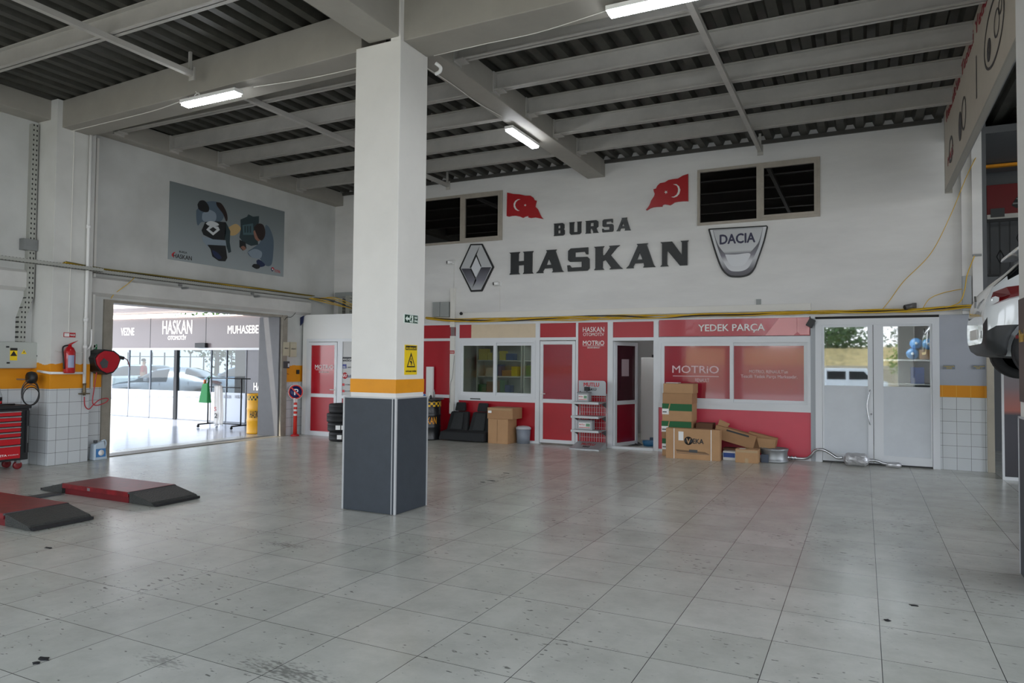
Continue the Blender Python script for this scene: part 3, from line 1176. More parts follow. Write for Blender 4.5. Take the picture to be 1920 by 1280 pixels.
panel_door(5, -11.54, -10.71, 2.14, .88, YO, True, mat('door_red_film', (176, 24, 40), .15, coat=.3))
dr = bpy.data.objects['door_5']
YT = YO - .004


def otext(s, a, b, c, d, m, parent, off=YT, **k):
    return wtext(s, a, b, c, d, off, m, parent, Y=YO, **k)


otext('MOTRiO', 591, 625.5, 683.5, 692, M_WHITE, dr, bold=.015)
otext('GROUPE RENAULT', 598, 618, 695.5, 699, M_WHITE, dr)
x0, z0 = W(592, 693.3, YO)
x1, _ = W(625, 693.3, YO)
part('underline', MB().box(x0, x1, YT, YO - .001, z0, z0 + .008), M_WHITE, dr)
# insurer board behind the pane
YT2 = YO + .004
x0, z1 = W(640.5, 669, YO)
x1, z0 = W(700, 677.5, YO)
part('heading_strip', MB().box(x0, x1, YT2, YO + .009, z0, z1), M_BLACK, pn)
otext('ANLAŞMALI SİGORTALAR', 642.5, 697, 671, 676.5, M_WHITE, pn, off=YT2 - .003, bold=.02)
x0, z1 = W(642, 682.5, YO)
x1, z0 = W(649, 690.5, YO)
part('blue_logo', MB().box(x0, x1, YT2, YO + .009, z0, z1), mat('axa_blue', (20, 40, 130), .4), pn)
otext('AXA', 643, 648, 686, 689.5, M_WHITE, pn, off=YT2 - .003, bold=.02)
otext('AXA SİGORTA', 651.5, 680, 686, 690, M_DGREY, pn, off=YT2)
cx, cz = W(646.5, 704, YO)
part('red_logo', MB().lathe([(0, 0), (.072, 0), (.072, -.004), (0, -.004)], (cx, YT2, cz), 24, 'y'), mat('ray_red', (200, 24, 36), .4), pn)
otext('RAY', 641.5, 651, 700.5, 707, M_WHITE, pn, off=YT2 - .007, bold=.04)
otext('SİGORTA', 652, 685, 702, 708, mat('ray_blue', (30, 60, 110), .4), pn, off=YT2, bold=.03)
for (py, s) in ((721, 'TÜRKİYE SİGORTA'), (733, 'KORU SİGORTA')):
    x0, z1 = W(641.5, py - 2.5, YO)
    x1, z0 = W(645.5, py + 2.2, YO)
    part('red_logo', MB().box(x0, x1, YT2, YO + .009, z0, z1), mat('ray_red', (200, 24, 36), .4), pn)
    otext(s, 647, 685, py - 2, py + 2, M_DGREY, pn, off=YT2, bold=.01)
# small dark blue flag-like sign at the office corner
x0, z1 = W(556, 597, 12.5)
k = MB().prism([(-11.78, 2.72), (-11.68, 2.76), (-11.70, 2.60), (-11.78, 2.53)], 'y', YO - .06, YO - .04)
tag(part('corner_sign', k, mat('navy', (20, 32, 74), .4)), 'small navy sign at the top left corner of the white office box', 'sign')
"""boxes"""
# ------------------------------------------------------------------ back wall fittings
# cable trunking
k = MB().box(W(862, 590)[0], -.84, WY - .055, WY, 2.69, 2.82)
tag(part('cable_trunking', k, M_OFFW, bevel=.004), 'long white cable trunking above the shop front', 'trunking')
t = thing('trunking_post', 'white vertical trunking left of the shop window, with a small red sign', 'trunking', (-8.31, WY, 0))
part('lower_trunk', MB().box(-8.36, -8.25, WY - .09, WY - .021, .55, 2.30), M_OFFW, t, bevel=.004)
part('upper_trunk', MB().box(-8.38, -8.26, WY - .07, WY, 2.50, 3.38), M_OFFW, t, bevel=.004)
k = MB()
for i in range(5):
    k.tube([(-8.36 + i * .022, WY - .05, 2.50), (-8.35 + i * .022, WY - .055, 2.30)], .007, 6)
part('pipe_bundle', k, M_GRAYM, t)
k = MB().box(-8.37, -8.24, WY - .095, WY - .09, 1.90, 1.97)
sgn = part('red_sign', k, M_EXTR, t)
text('YANGIN', -8.355, -8.255, 1.92, 1.95, WY - .096, 'front', M_WHITE, sgn)
k = MB().tube(spin([(-8.24, WY - .09, 1.86), (-8.27, WY - .11, 1.4), (-8.33, WY - .10, 1.2), (-8.34, WY - .10, .8)]), .004, 5)
part('loose_wire', k, M_DGREY, t)
for (a, b, lab) in ((815, 828, 'left of two grey junction boxes under the left high window'), (829, 845, 'right of two grey junction boxes, beside the white trunking post')):
    x0, z1 = W(a, 567)
    x1, z0 = W(b, 594)
    tag(part('junction_box', MB().box(x0, x1, WY - .09, WY, z0, z1), mat('box_grey', (150, 154, 152), .5), bevel=.006), lab, 'junction box', 'grey junction boxes')
k = MB().tube([(-8.32, WY - .012, 3.38), (-8.32, WY - .012, 3.93)], .006, 6)
tag(part('conduit', k, M_OFFW), 'thin conduit running up to the left wall camera', 'conduit')
k = MB().tube([(W(938, 540)[0], WY - .012, 3.36), (W(938, 540)[0], WY - .012, 2.82)], .005, 6)
tag(part('conduit', k, M_OFFW), 'thin conduit running down from the camera by the diamond emblem', 'conduit')


def cctv(px, py, d, lab, body=M_WHITE, L_=.12):
    x, z = W(px, py)
    t = thing('security_camera', lab, 'camera', (x, WY, z), group='wall cameras')
    part('mount', MB().box(x - .02, x + .05, WY - .05, WY, z - .045, z + .045), body, t, bevel=.006)
    a = Vector((x + .01, WY - .07, z))
    b = a + Vector(d).normalized() * L_
    part('camera_body', MB().tube([a, b], .042, 14), body, t)
    part('lens', MB().tube([b - (b - a) * .05, b + (b - a).normalized() * .008], .034, 14), M_BLACK, t)
    return t


cctv(850, 492, (-.7, -.7, -.1), 'white wall camera up left of the diamond emblem')
cctv(937, 532, (-.7, -.7, -.1), 'white wall camera under the first big black letter')
cctv(1712, 573, (-.8, -.4, -.2), 'dark wall camera above the right leaf of the double door', mat('camera_grey', (90, 88, 86), .4), .16)
x, z = W(868, 588)
t = tag(part('dome_camera', MB().lathe([(.0, 0), (.03, 0), (.038, -.03), (.02, -.06), (0, -.062)], (x, WY - .055, z), 14, 'y'), M_BLACK), 'tiny black camera on the white trunking near its left end', 'camera')
# black projector-like flood lamp at the sign's right end
x, z = W(1521, 606)
t = thing('flood_lamp', 'small black flood lamp tilted at the right end of the red sign', 'lamp', (x, WY - .1, z))
part('lamp_body', MB().obox((x, WY - .12, z), (.11, .1, .15), Matrix.Rotation(.5, 3, 'Y')), M_BLACK, t, bevel=.008)
part('bracket', MB().tube([(x, WY - .1, z + .05), (x - .02, WY - .03, z + .12), (x - .02, WY, z + .13)], .008, 6), M_BLACK, t)
x0, z1 = W(1418, 561)
x1, z0 = W(1427, 575)
tag(part('wall_socket', MB().box(x0, x1, WY - .02, WY, z0, z1), mat('box_grey', (150, 154, 152), .5)), 'small grey socket box above the trunking near its right end', 'socket')
# grey patch box on the right pier
x0, z1 = W(1803, 518, WY - .1)
x1, z0 = W(1821, 582, WY - .1)
tag(part('junction_box', MB().box(x0, x1, WY - .16, WY - .101, z0, z1), mat('box_grey2', (160, 164, 166), .5), bevel=.006), 'tall grey box on the right pier beside the yellow cables', 'junction box')

# yellow cable bundle


def cable(pts, r, m, lab, name='cable', grp=None, n=7):
    return tag(part(name, MB().tube(spin(pts), r, n), m), lab, 'cable', grp)


random.seed(3)
xs = [-9.0, -8.3, -7.6, -6.9, -6.0, -5.2, -4.4, -3.6, -2.8, -2.0, -1.2, -.6, .1, .7, 1.2, 1.6, 1.9]
for i in range(6):
    pts = []
    for j, x in enumerate(xs):
        dz = 2.645 + .02 * math.sin(x * 1.7 + i) + random.uniform(-.02, .02) - (.03 if -6 < x < -4.6 and i == 2 else 0)
        if x < -8.5:
            dz += .07
        if x > 1:
            dz += .03
        pts.append((x, WY - .075 - .012 * i + (.0 if x < 1.3 else -.12), dz))
    cable(pts, .009 if i < 4 else .012, M_YCAB if i != 4 else M_BLACK, ('yellow cable in the bundle along the top of the shop front' if i != 4 else 'black cable in the bundle along the top of the shop front'), grp='yellow cables over the shop front' if i != 4 else None)
cable([(1.70, WY - .13, 5.2), (1.52, WY - .22, 4.8), (1.30, WY - .14, 4.2), (1.02, WY - .05, 3.6), (.62, WY - .03, 3.15), (.42, WY - .03, 2.85), (.28, WY - .04, 2.66)], .006, M_YCAB, 'loose thin yellow cable hanging in a long curve on the right of the wall')
cable([(1.62, WY - .22, 3.5), (1.52, WY - .2, 3.2), (1.48, WY - .2, 2.95), (1.4, WY - .2, 2.75), (1.15, WY - .1, 2.66)], .008, M_YCAB, 'yellow cable dropping from the hook on the right pier')
cable([(1.47, WY - .14, 2.98), (1.2, WY - .1, 2.93), (1.0, WY - .06, 2.84), (.9, WY - .06, 2.68)], .006, M_YCAB, 'yellow cable arching to the corner above the double door')
k = MB().box(1.60, 1.72, WY - .22, WY - .161, 3.50, 3.53)
tag(part('cable_hook', k, M_GRAYM), 'small metal hook for cables on the right pier', 'hook')

# ------------------------------------------------------------------ big wall lettering
GL = {
 'H': [[(0, 0), (.44, 0), (.38, .07), (.38, .40), (.62, .40), (.62, .07), (.57, 0), (1, 0), (.95, .07), (.95, .93), (1, 1), (.57, 1), (.62, .93), (.62, .58), (.38, .58), (.38, .93), (.44, 1), (0, 1), (.06, .93), (.06, .07)]],
 'A': [[(0, 0), (.26, 0), (.24, .06), (.30, .19), (.60, .19), (.62, .06), (.58, 0), (1, 0), (.94, .08), (.70, .93), (.74, 1), (.36, 1), (.40, .93), (.10, .12)], [(.37, .34), (.46, .66), (.56, .34)]],
 'S': [[(.03, 0), (.92, 0), (1, .10), (1, .50), (.92, .59), (.36, .61), (.36, .82), (.80, .82), (.86, .70), (.94, .70), (.94, 1), (.16, 1), (.04, .90), (.04, .50), (.12, .42), (.66, .40), (.66, .16), (.20, .16), (.12, .27), (0, .27)]],
 'K': [[(0, 0), (.36, 0), (.30, .07), (.30, .36), (.40, .42), (.60, .07), (.54, 0), (1, 0), (.92, .08), (.58, .60), (.80, .92), (.90, 1), (.52, 1), (.56, .93), (.38, .62), (.30, .60), (.30, .93), (.36, 1), (0, 1), (.05, .93), (.05, .07)]],
 'N': [[(0, 0), (.30, 0), (.24, .07), (.24, .66), (.70, 0), (.96, 0), (.96, .93), (1, 1), (.72, 1), (.77, .93), (.77, .42), (.42, 1), (0, 1), (.06, .93), (.06, .07)]],
 'B': [[(0, 0), (.86, 0), (1, .10), (1, .42), (.90, .52), (.97, .60), (.97, .90), (.84, 1), (0, 1), (.06, .93), (.06, .07)], [(.40, .18), (.40, .43), (.64, .43), (.64, .18)], [(.40, .60), (.40, .83), (.62, .83), (.62, .60)]],
 'U': [[(.16, 0), (.84, 0), (.95, .12), (.95, .93), (1, 1), (.62, 1), (.68, .93), (.68, .18), (.38, .18), (.38, .93), (.44, 1), (0, 1), (.06, .93), (.06, .12)]],
 'R': [[(0, 0), (.44, 0), (.38, .07), (.38, .36), (.50, .36), (.62, .07), (.58, 0), (1, 0), (.94, .08), (.82, .38), (.96, .48), (.96, .90), (.84, 1), (0, 1), (.06, .93), (.06, .07)], [(.38, .54), (.38, .82), (.64, .82), (.64, .54)]],
}
M_LET = mat('black_letter_face', (30, 34, 36), .4)


def letters(word, boxes, z0, z1, labs):
    for ch, (a, b), lab in zip(word, boxes, labs):
        zc = (z0 + z1) / 2
        x0 = W(a, 500 if z1 < 4.3 else 425)[0]
        x1 = W(b, 500 if z1 < 4.3 else 425)[0]
        sp = [[(p[0] * (x1 - x0), p[1] * (z1 - z0)) for p in s] for s in GL[ch]]
        o = plate('wall_letter', sp, .04, (x0, WY - .004, z0), 'front', M_LET)
        tag(o, lab, 'letter', 'black letters on the back wall')


letters('HASKAN', [(956.4, 1001), (1006.6, 1058), (1064.7, 1106), (1114.8, 1168.6), (1175, 1230), (1239, 1291.5)], 3.625, 4.105,
        ['big black wall letter H, first of the lower word', 'big black wall letter A, second of the lower word', 'big black wall letter S in the lower word', 'big black wall letter K in the lower word', 'big black wall letter A between K and N', 'big black wall letter N, last of the lower word'])
letters('BURSA', [(1039.4, 1059.5), (1068, 1091.5), (1098.5, 1123.2), (1130, 1150.8), (1156.5, 1183.6)], 4.395, 4.655,
        ['small black wall letter B of the upper word', 'small black wall letter U of the upper word', 'small black wall letter R of the upper word', 'small black wall letter S of the upper word', 'small black wall letter A ending the upper word'])


# traced plates on the wall: outline points in photo pixels measured on the wall plane
def wall_pts(pts, zoom, org):
    s = zoom
    out = []
    for (u, v) in pts:
        x, z = W(org[0] + u / s, org[1] + v / s)
        out.append((x, z))
    return out


def wplate(name, outlines, depth, y, m, parent=None, zoom=1.0, org=(0, 0)):
    sp = [wall_pts(p, zoom, org) for p in outlines]
    return plate(name, sp, depth, (0, y, 0), 'front', m, parent)


def crescent(cx, cy, R, r, dx, flip=1, n=26, gap=.45):
    a = [(cx + flip * R * math.cos(t), cy + R * math.sin(t)) for t in [gap + (2 * PI - 2 * gap) * k / n for k in range(n + 1)]]
    ga = math.atan2(R * math.sin(gap), R * math.cos(gap) - dx)
    b = [(cx + flip * (dx + r * math.cos(t)), cy + r * math.sin(t)) for t in [ga + (2 * PI - 2 * ga) * k / n for k in range(n + 1)]]
    return a + b[::-1]


def star(cx, cy, R, rot=0, sx_=1):
    return [(cx + sx_ * (R if k % 2 == 0 else R * .4) * math.cos(rot + k * PI / 5), cy + (R if k % 2 == 0 else R * .4) * math.sin(rot + k * PI / 5)) for k in range(10)]


M_FLAG = mat('flag_red', (168, 14, 24), .4)
# left flag (zoom crop 5.82x from 840,340)
flL = [(652, 125), (720, 140), (790, 145), (850, 158), (905, 158), (935, 180), (950, 208), (972, 212), (962, 250), (958, 278), (985, 305), (1005, 350), (1025, 390), (1045, 412), (1010, 405), (960, 395), (910, 402), (882, 395), (885, 378), (850, 385), (822, 400), (790, 385), (740, 376), (700, 378), (670, 386), (646, 380)]
t = thing('wall_flag', 'red waving flag emblem with crescent, right of the left high window', 'flag', (*[W(980, 385)[0], WY], 5.1))
wplate('flag_plate', [flL], .03, WY - .002, M_FLAG, t, 5.82, (840, 340))
cr = [(797, 199), (770, 198), (742, 215), (725, 245), (725, 280), (742, 310), (768, 325), (790, 322), (768, 312), (750, 292), (740, 262), (748, 232), (768, 210)]
wplate('crescent', [cr], .006, WY - .032, M_OFFW, t, 5.82, (840, 340))
wplate('star', [star(850, 263, 15, 0, 1)], .006, WY - .032, M_OFFW, t, 5.82, (840, 340))
# right flag (zoom crop 5.565x from 1200,310)
flR = [(505, 92), (505, 376), (455, 376), (400, 382), (365, 388), (342, 405), (318, 418), (290, 412), (262, 408), (240, 415), (235, 432), (180, 435), (140, 440), (110, 450), (75, 472), (66, 466), (88, 440), (105, 412), (120, 370), (150, 325), (158, 300), (148, 275), (143, 252), (170, 245), (185, 215), (215, 188), (262, 180), (300, 156), (350, 146), (400, 140), (450, 110)]
t = thing('wall_flag', 'red waving flag emblem with crescent, left of the right high window', 'flag', (*[W(1260, 355)[0], WY], 5.1))
wplate('flag_plate', [flR], .03, WY - .002, M_FLAG, t, 5.565, (1200, 310))
cr = [(350, 201), (385, 200), (412, 222), (425, 258), (415, 300), (390, 328), (358, 340), (330, 333), (358, 328), (385, 310), (400, 280), (402, 245), (388, 215)]
wplate('crescent', [cr], .006, WY - .032, M_OFFW, t, 5.565, (1200, 310))
wplate('star', [star(276, 283, 20, 0.2, -1)], .006, WY - .032, M_OFFW, t, 5.565, (1200, 310))

# diamond emblem
t = thing('wall_emblem', 'silver and black diamond-shaped emblem left of the big letters', 'emblem', (W(895, 502)[0], WY, 3.8))
Zr = 5.82
O_ = (840, 340)
wplate('emblem_border', [[(252, 685), (382, 682), (507, 935), (378, 1200), (256, 1206), (130, 950)]], .03, WY - .002, M_BLACK, t, Zr, O_)
M_S1 = mat('print_silver_light', (196, 198, 200), .3, metal=.2)
zt, zb = W(895, 460)[1], W(895, 545)[1]
M_S2 = ramp_mat('print_silver_shade', 'Z', zb, (zt + zb) / 2, [(0, (190, 192, 196)), (.45, (120, 120, 130)), (1, (60, 60, 68))], .3)
M_S3 = mat('print_silver_mid', (150, 152, 154), .3, metal=.2)
yy = WY - .032
wplate('emblem_face', [[(262, 700), (374, 698), (488, 936), (368, 1182), (266, 1186), (148, 950)]], .004, yy, M_S1, t, Zr, O_)
wplate('emblem_shade', [[(155, 953), (250, 953), (320, 1080), (268, 1180)]], .003, yy - .004, M_S2, t, Zr, O_)
wplate('emblem_shade', [[(372, 940), (480, 938), (366, 1180), (270, 1182), (300, 1085)]], .003, yy - .004, M_S2, t, Zr, O_)
wplate('emblem_line', [[(355, 708), (308, 800), (245, 945), (262, 945), (318, 822), (366, 935), (374, 930), (322, 800)]], .003, yy - .004, M_BLACK, t, Zr, O_)
wplate('emblem_line', [[(250, 955), (262, 948), (314, 1050), (306, 1068)]], .003, yy - .0072, M_BLACK, t, Zr, O_)
wplate('emblem_centre', [[(318, 828), (366, 938), (312, 1050), (264, 946)]], .003, yy - .0075, mat('emblem_white', (214, 216, 220), .3), t, Zr, O_)

# shield emblem (5.565x from 1200,310)
t = thing('wall_emblem', 'silver shield-shaped emblem under the right high window', 'emblem', (W(1384, 470)[0], WY, 3.8))
Zs, Os = 5.565, (1200, 310)


def q3(pts, n=7):
    P = spin([(a, b, 0) for a, b in pts], n)
    return [(p.x, p.y) for p in P]


outer = [(722, 662), (1325, 628), (1336, 640)] + q3([(1334, 660), (1300, 800), (1235, 990), (1200, 1080), (1150, 1140), (1080, 1166), (1000, 1170), (930, 1160), (870, 1110), (825, 1030), (770, 870), (714, 672)])
wplate('emblem_border', [outer], .03, WY - .002, M_BLACK, t, Zs, Os)
zt, zb = W(1384, 425)[1], W(1384, 518)[1]
M_D1 = ramp_mat('print_shield_rim', 'Z', zb, zt, [(0, (76, 74, 82)), (.14, (96, 94, 102)), (.34, (190, 192, 196)), (1, (206, 208, 210))], .3)
inner = [(736, 676), (1322, 642)] + q3([(1318, 664), (1285, 800), (1222, 985), (1188, 1070), (1142, 1122), (1078, 1148), (1000, 1152), (938, 1142), (885, 1098), (842, 1020), (788, 865), (736, 684)])
wplate('emblem_rim', [inner], .004, WY - .032, M_D1, t, Zs, Os)
M_D2 = ramp_mat('print_shield_channel', 'Z', zb, zt, [(0, (210, 212, 216)), (.3, (205, 206, 210)), (.42, (120, 118, 128)), (.6, (80, 80, 86)), (1, (150, 152, 156))], .3)
ch = [(762, 678), (1288, 648)] + q3([(1270, 740), (1240, 850), (1190, 960), (1140, 1060), (1080, 1100), (1000, 1108), (940, 1095), (890, 1035), (840, 930), (795, 800)])
wplate('emblem_channel', [ch], .003, WY - .036, M_D2, t, Zs, Os)
up_ = [(770, 684), (1284, 654)] + q3([(1262, 740), (1230, 820), (1155, 908), (1140, 915), (1000, 925), (905, 925), (880, 912), (830, 850), (795, 770)])
M_D3 = ramp_mat('print_shield_top', 'Z', W(1384, 476)[1], W(1384, 430)[1], [(0, (110, 110, 118)), (.12, (196, 198, 200)), (1, (186, 188, 190))], .3)
wplate('emblem_top', [up_], .003, WY - .0395, M_D3, t, Zs, Os)
lo_ = q3([(892, 932), (1000, 932), (1148, 920), (1130, 985), (1085, 1040), (1000, 1055), (950, 1040), (915, 990), (892, 932)])
wplate('emblem_centre', [lo_], .003, WY - .0395, mat('emblem_white', (214, 216, 220), .3), t, Zs, Os)
wtext('DACIA', 1350, 1417, 440.5, 455, WY - .044, mat('navy_letters', (40, 40, 70), .4), t, Y=WY, bold=.06)

# ------------------------------------------------------------------ forecourt and glass front beyond the roller doorway
GY = 14.02
M_PAVE = mat('pale_blue_tiles', (182, 187, 196), .18, noise=.08, nscale=3)
struct('floor_forecourt', MB().box(-26, -12.6, 4.0, 14.6, -.2, -.004), M_PAVE)
fc = MB().box(-15.0, -12.0, GY, GY + .2, 0, 3.4)
fc.box(-12.45, LX - .36, DY1 + .0, GY, 0, 3.4)
struct('wall_forecourt', fc, mat('forecourt_grey', (128, 126, 128), .5, noise=.06))
# deep grey jamb lining on the right of the doorway
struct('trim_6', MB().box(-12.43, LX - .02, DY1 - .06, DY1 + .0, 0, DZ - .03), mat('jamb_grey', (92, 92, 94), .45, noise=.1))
can = MB().box(-21.5, -12.4, 12.45, 14.3, 3.08, 3.25).box(-16.4, -12.4, 4.0, 12.45, 3.08, 3.25)
struct('ceiling_canopy', can, mat('canopy_soffit', (196, 180, 172), .5))
# glass front
t = struct_root('window_5', (-17.8, GY, 0))
HDR = (-20.62, -14.98)
HDX = -14.40
part('header_panel', MB().box(HDR[0], HDX, GY - .05, GY + .05, 2.05, 2.93), mat('header_taupe', (118, 108, 108), .25, coat=.2), t)
hp = list(t.children)[-1]
part('header_strip', MB().box(HDR[0], HDX, GY - .07, GY + .05, 1.99, 2.05), M_WHITE, t)
part('light_line', MB().box(HDR[0], HDX, GY - .09, GY - .05, 2.93, 2.96), mat('line_light', (255, 236, 214), .4, emit=4), t)
k = MB()
for px in (285, 389):
    x = W(px, 620, GY)[0]
    k.box(x - .008, x + .008, GY - .055, GY + .05, 2.05, 2.93)
part('panel_joint', k, M_DGREY, t)
k = MB()
for px in (242, 282, 396, 425, 462):
    x = W(px, 700, GY)[0]
    k.box(x - .012, x + .012, GY - .02, GY + .03, 0, 2.0)
k.box(HDR[0], HDR[1], GY - .02, GY + .03, 0, .03)
part('glazing_bars', k, mat('bar_grey', (130, 134, 140), .4), t)
x = W(332, 700, GY)[0]
part('door_edge', MB().box(x - .07, x + .05, GY - .06, GY + .04, 0, 2.0), M_BLACK, t)
part('glass_pane', MB().box(HDR[0], HDR[1], GY + .004, GY + .010, .82, 2.0), glass('front_glass', (170, 180, 184), boost=.03), t)
lower = part('lower_film', MB().box(HDR[0], HDR[1], GY - .004, GY + .014, .03, .82), mat('white_film', (204, 209, 218), .3), t)
for px in (248, 270, 291, 312, 345, 365, 400, 420, 441):
    wtext('HASKAN', px, px + 13.5, 740, 747, GY - .006, mat('film_letters', (150, 152, 158), .5), lower, Y=GY, bold=.01)
ML = mat('header_letters', (250, 246, 240), .4, emit=.5)
wtext('VEZNE', 230, 254.5, 615, 628.5, GY - .052, ML, hp, Y=GY, bold=.035)
wtext('HASKAN', 308, 363, 601, 626, GY - .052, ML, hp, Y=GY, bold=.02)
wtext('OTOMOTİV', 318, 352, 627, 637, GY - .052, ML, hp, Y=GY, bold=.05)
wtext('MUHASEBE', 430, 487.5, 610.5, 625, GY - .052, ML, hp, Y=GY, bold=.035)
# lettering continuing on the grey wall, cut by the jamb
o = bpy.data.objects['wall_forecourt']
wtext('HASKAN', 476, 516, 717, 733, GY - .006, ML, o, Y=GY, bold=.02)
# dark sales room behind the right end of the glass
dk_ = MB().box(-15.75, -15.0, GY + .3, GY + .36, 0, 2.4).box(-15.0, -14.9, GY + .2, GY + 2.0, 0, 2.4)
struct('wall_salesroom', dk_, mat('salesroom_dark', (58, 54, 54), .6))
x0, z1 = W(374, 643, GY)
x1, z0 = W(393, 652, GY)
tag(part('door_sensor', MB().box(x0, x1, GY - .16, GY - .071, z0, z1), M_BLACK, bevel=.01), 'small black sensor box over the glass entrance outside', 'sensor')

# clothes rack on wheels
ry = 12.9
xa, xb = -15.12, -13.95
t = thing('clothes_rack', 'black wheeled clothes rack outside the roller doorway', 'clothes rack', ((xa + xb) / 2, ry, 0))
for i, x in enumerate((xa, xb)):
    part('post', MB().tube([(x, ry, .09), (x, ry, 1.26)], .018, 8), M_BLACK, t)
    ft = part('foot', MB().tube([(x, ry - .30, .08), (x, ry + .30, .08)], .018, 8), M_BLACK, t)
    for s in (-.29, .29):
        part('caster', MB().lathe([(0, -.012), (.036, -.012), (.036, .012), (0, .012)], (x, ry + s, .036), 12, 'x'), M_BLACK, ft)
part('rail', MB().tube([(xa - .02, ry, 1.25), (xb + .30, ry, 1.25)], .014, 8), M_BLACK, t)
part('rail', MB().tube([(xa, ry, 1.02), (xb, ry, 1.02)], .012, 8), M_BLACK, t)
part('rail', MB().tube([(xa, ry, .10), (xb, ry, .10)], .012, 8), M_BLACK, t)


def cloth(path_top, drop, wtop, wbot, y, folds, m, name):
    b = MB()
    n, r = 14, 12
    grid = []
    for j in range(r + 1):
        v = j / r
        row = []
        for i in range(n + 1):
            u = i / n - .5
            wd = wtop + (wbot - wtop) * v
            row.append(b.b.verts.new((path_top[0] + u * wd + .05 * v * math.sin(v * 3), y + .03 * math.sin(u * folds + v * 2), path_top[1] - drop * v + .02 * math.sin(u * 9) * v)))
        grid.append(row)
    for j in range(r):
        for i in range(n):
            b.b.faces.new((grid[j][i], grid[j][i + 1], grid[j + 1][i + 1], grid[j + 1][i])).smooth = True
    o = part(name, b, m)
    md = o.modifiers.new('thick', 'SOLIDIFY')
    md.thickness = .006
    return o


o = cloth((-14.72, 1.06), 1.0, .22, .36, ry - .03, 16, mat('white_cloth', (240, 238, 234), .8), 'apron')
tag(o, 'long white apron with a red and black print hanging on the clothes rack', 'apron')
text('S', -14.82, -14.74, .42, .52, ry - .07, 'front', M_EXTR, o, bold=.03)
text('2', -14.80, -14.70, .24, .36, ry - .07, 'front', M_BLACK, o, bold=.03)
t = thing('shopping_bag', 'green bag hanging at the left end of the clothes rack', 'bag', (-15.08, ry - .09, .62))
b = MB()
b.hexa([(-15.24, ry - .20, .62), (-14.92, ry - .20, .62), (-14.92, ry - .06, .62), (-15.24, ry - .06, .62), (-15.17, ry - .15, 1.10), (-14.98, ry - .15, 1.12), (-14.98, ry - .10, 1.12), (-15.17, ry - .10, 1.10)])
part('bag_body', b, mat('green_bag', (20, 130, 60), .6), t, bevel=.02)
part('handle', MB().tube(spin([(-15.14, ry - .13, 1.09), (-15.12, ry - .02, 1.27), (-15.04, ry - .02, 1.27), (-15.02, ry - .13, 1.1)]), .008, 6), mat('green_bag', (20, 130, 60), .6), t)
b = MB().tube(spin([(-15.22, ry - .02, 1.20), (-15.22, ry - .03, 1.05), (-15.2, ry - .02, .82)]), [.02] + [.035] * 18 + [.025] * 2, 8)
tag(part('orange_strap', b, mat('orange_cloth', (220, 90, 50), .7)), 'orange-red strap hanging on the left rack post beside the green bag', 'strap')

# drums


def drum(x, y, r, h, m, lab, band_m, writing, wm, name='oil_drum', py=None):
    t = thing(name, lab, 'drum', (x, y, 0))
    pr = [(0, 0), (r * .97, 0), (r, .02), (r * .98, .04)]
    for z in (.33, .62):
        zz = z * h
        pr += [(r * .98, zz - .03), (r * 1.02, zz), (r * .98, zz + .03)]
    pr += [(r * .98, h - .03), (r, h - .02), (r, h), (r * .94, h), (r * .94, h - .02), (0, h - .02)]
    part('drum_body', MB().lathe(pr, (0, 0, 0), 40), m, t, world=False)
    zb = h - .15
    bd = MB()
    n = 40
    prev = None
    for k in range(n + 1):
        a = 2 * PI * k / n
        p, q = (bd.b.verts.new((r * 1.004 * math.cos(a), r * 1.004 * math.sin(a), z)) for z in (zb, zb + .11))
        if prev:
            bd.b.faces.new((prev[0], p, q, prev[1]))
        prev = (p, q)
    part('checker_band', bd, band_m, t, world=False, label='black and yellow checker band')
    me = text_mesh(writing, .02, .002)
    xs_ = [v.co.x for v in me.vertices]
    ys_ = [v.co.y for v in me.vertices]
    w_, h0, h1 = max(xs_) - min(xs_), min(ys_), max(ys_)
    a0 = math.atan2(-y, -x)
    span = .95
    for v in me.vertices:
        a = a0 + ((v.co.x - min(xs_)) / w_ - .5) * span * 1.5
        rr = r * 1.006 + v.co.z
        z = h * .40 + (v.co.y - h0) / (h1 - h0) * h * .18
        v.co = (rr * math.cos(a), rr * math.sin(a), z)
    me.materials.clear()
    place('lettering', me, wm, t, False)
    return t


M_CK = checker_mat('checker_print', (230, 180, 20), (20, 20, 20), .055, .0)
drum(-12.80, 12.30, .215, .93, mat('yellow_drum', (236, 172, 20), .35), 'yellow drum with black lettering and checker band outside the doorway', M_CK, 'HASKAN', M_BLACK)
dx, dy = -8.68, 13.30
drum(dx, dy, .30, .88, mat('black_drum', (24, 25, 27), .3), 'black drum with checker band used as a table right of the big pillar', M_CK, 'HASKAN', M_YEL)
t = thing('round_tabletop', 'thin dark round top lying on the black drum', 'table top', (dx, dy, .882))
part('board', MB().lathe([(0, 0), (.36, 0), (.36, .02), (0, .02)], (dx, dy, .882), 32), M_DGREY, t)
for i, (ox, oy, r, h, c, lab) in enumerate(((-.02, -.10, .03, .10, (60, 120, 190), 'small blue can on the drum table'), (.08, -.05, .035, .13, (235, 235, 230), 'small white bottle on the drum table'), (.16, -.12, .028, .08, (40, 40, 40), 'small black pot on the drum table'), (.13, .06, .02, .19, (150, 150, 150), 'slim grey bottle at the back of the drum table'))):
    z0 = .903
    b = MB().lathe([(0, 0), (r, 0), (r, h * .7), (r * .45, h * .82), (r * .45, h), (0, h)], (dx + ox, dy + oy, z0), 14)
    tag(part('bottle', b, mat('item_%d' % i, c, .4)), lab, 'bottle')
tag(part('leaning_panel', MB().box(-8.98, -8.80, WY - .10, WY - .05, 0, 1.60), M_WHITE), 'narrow white panel leaning on the red wall behind the black drum', 'panel')



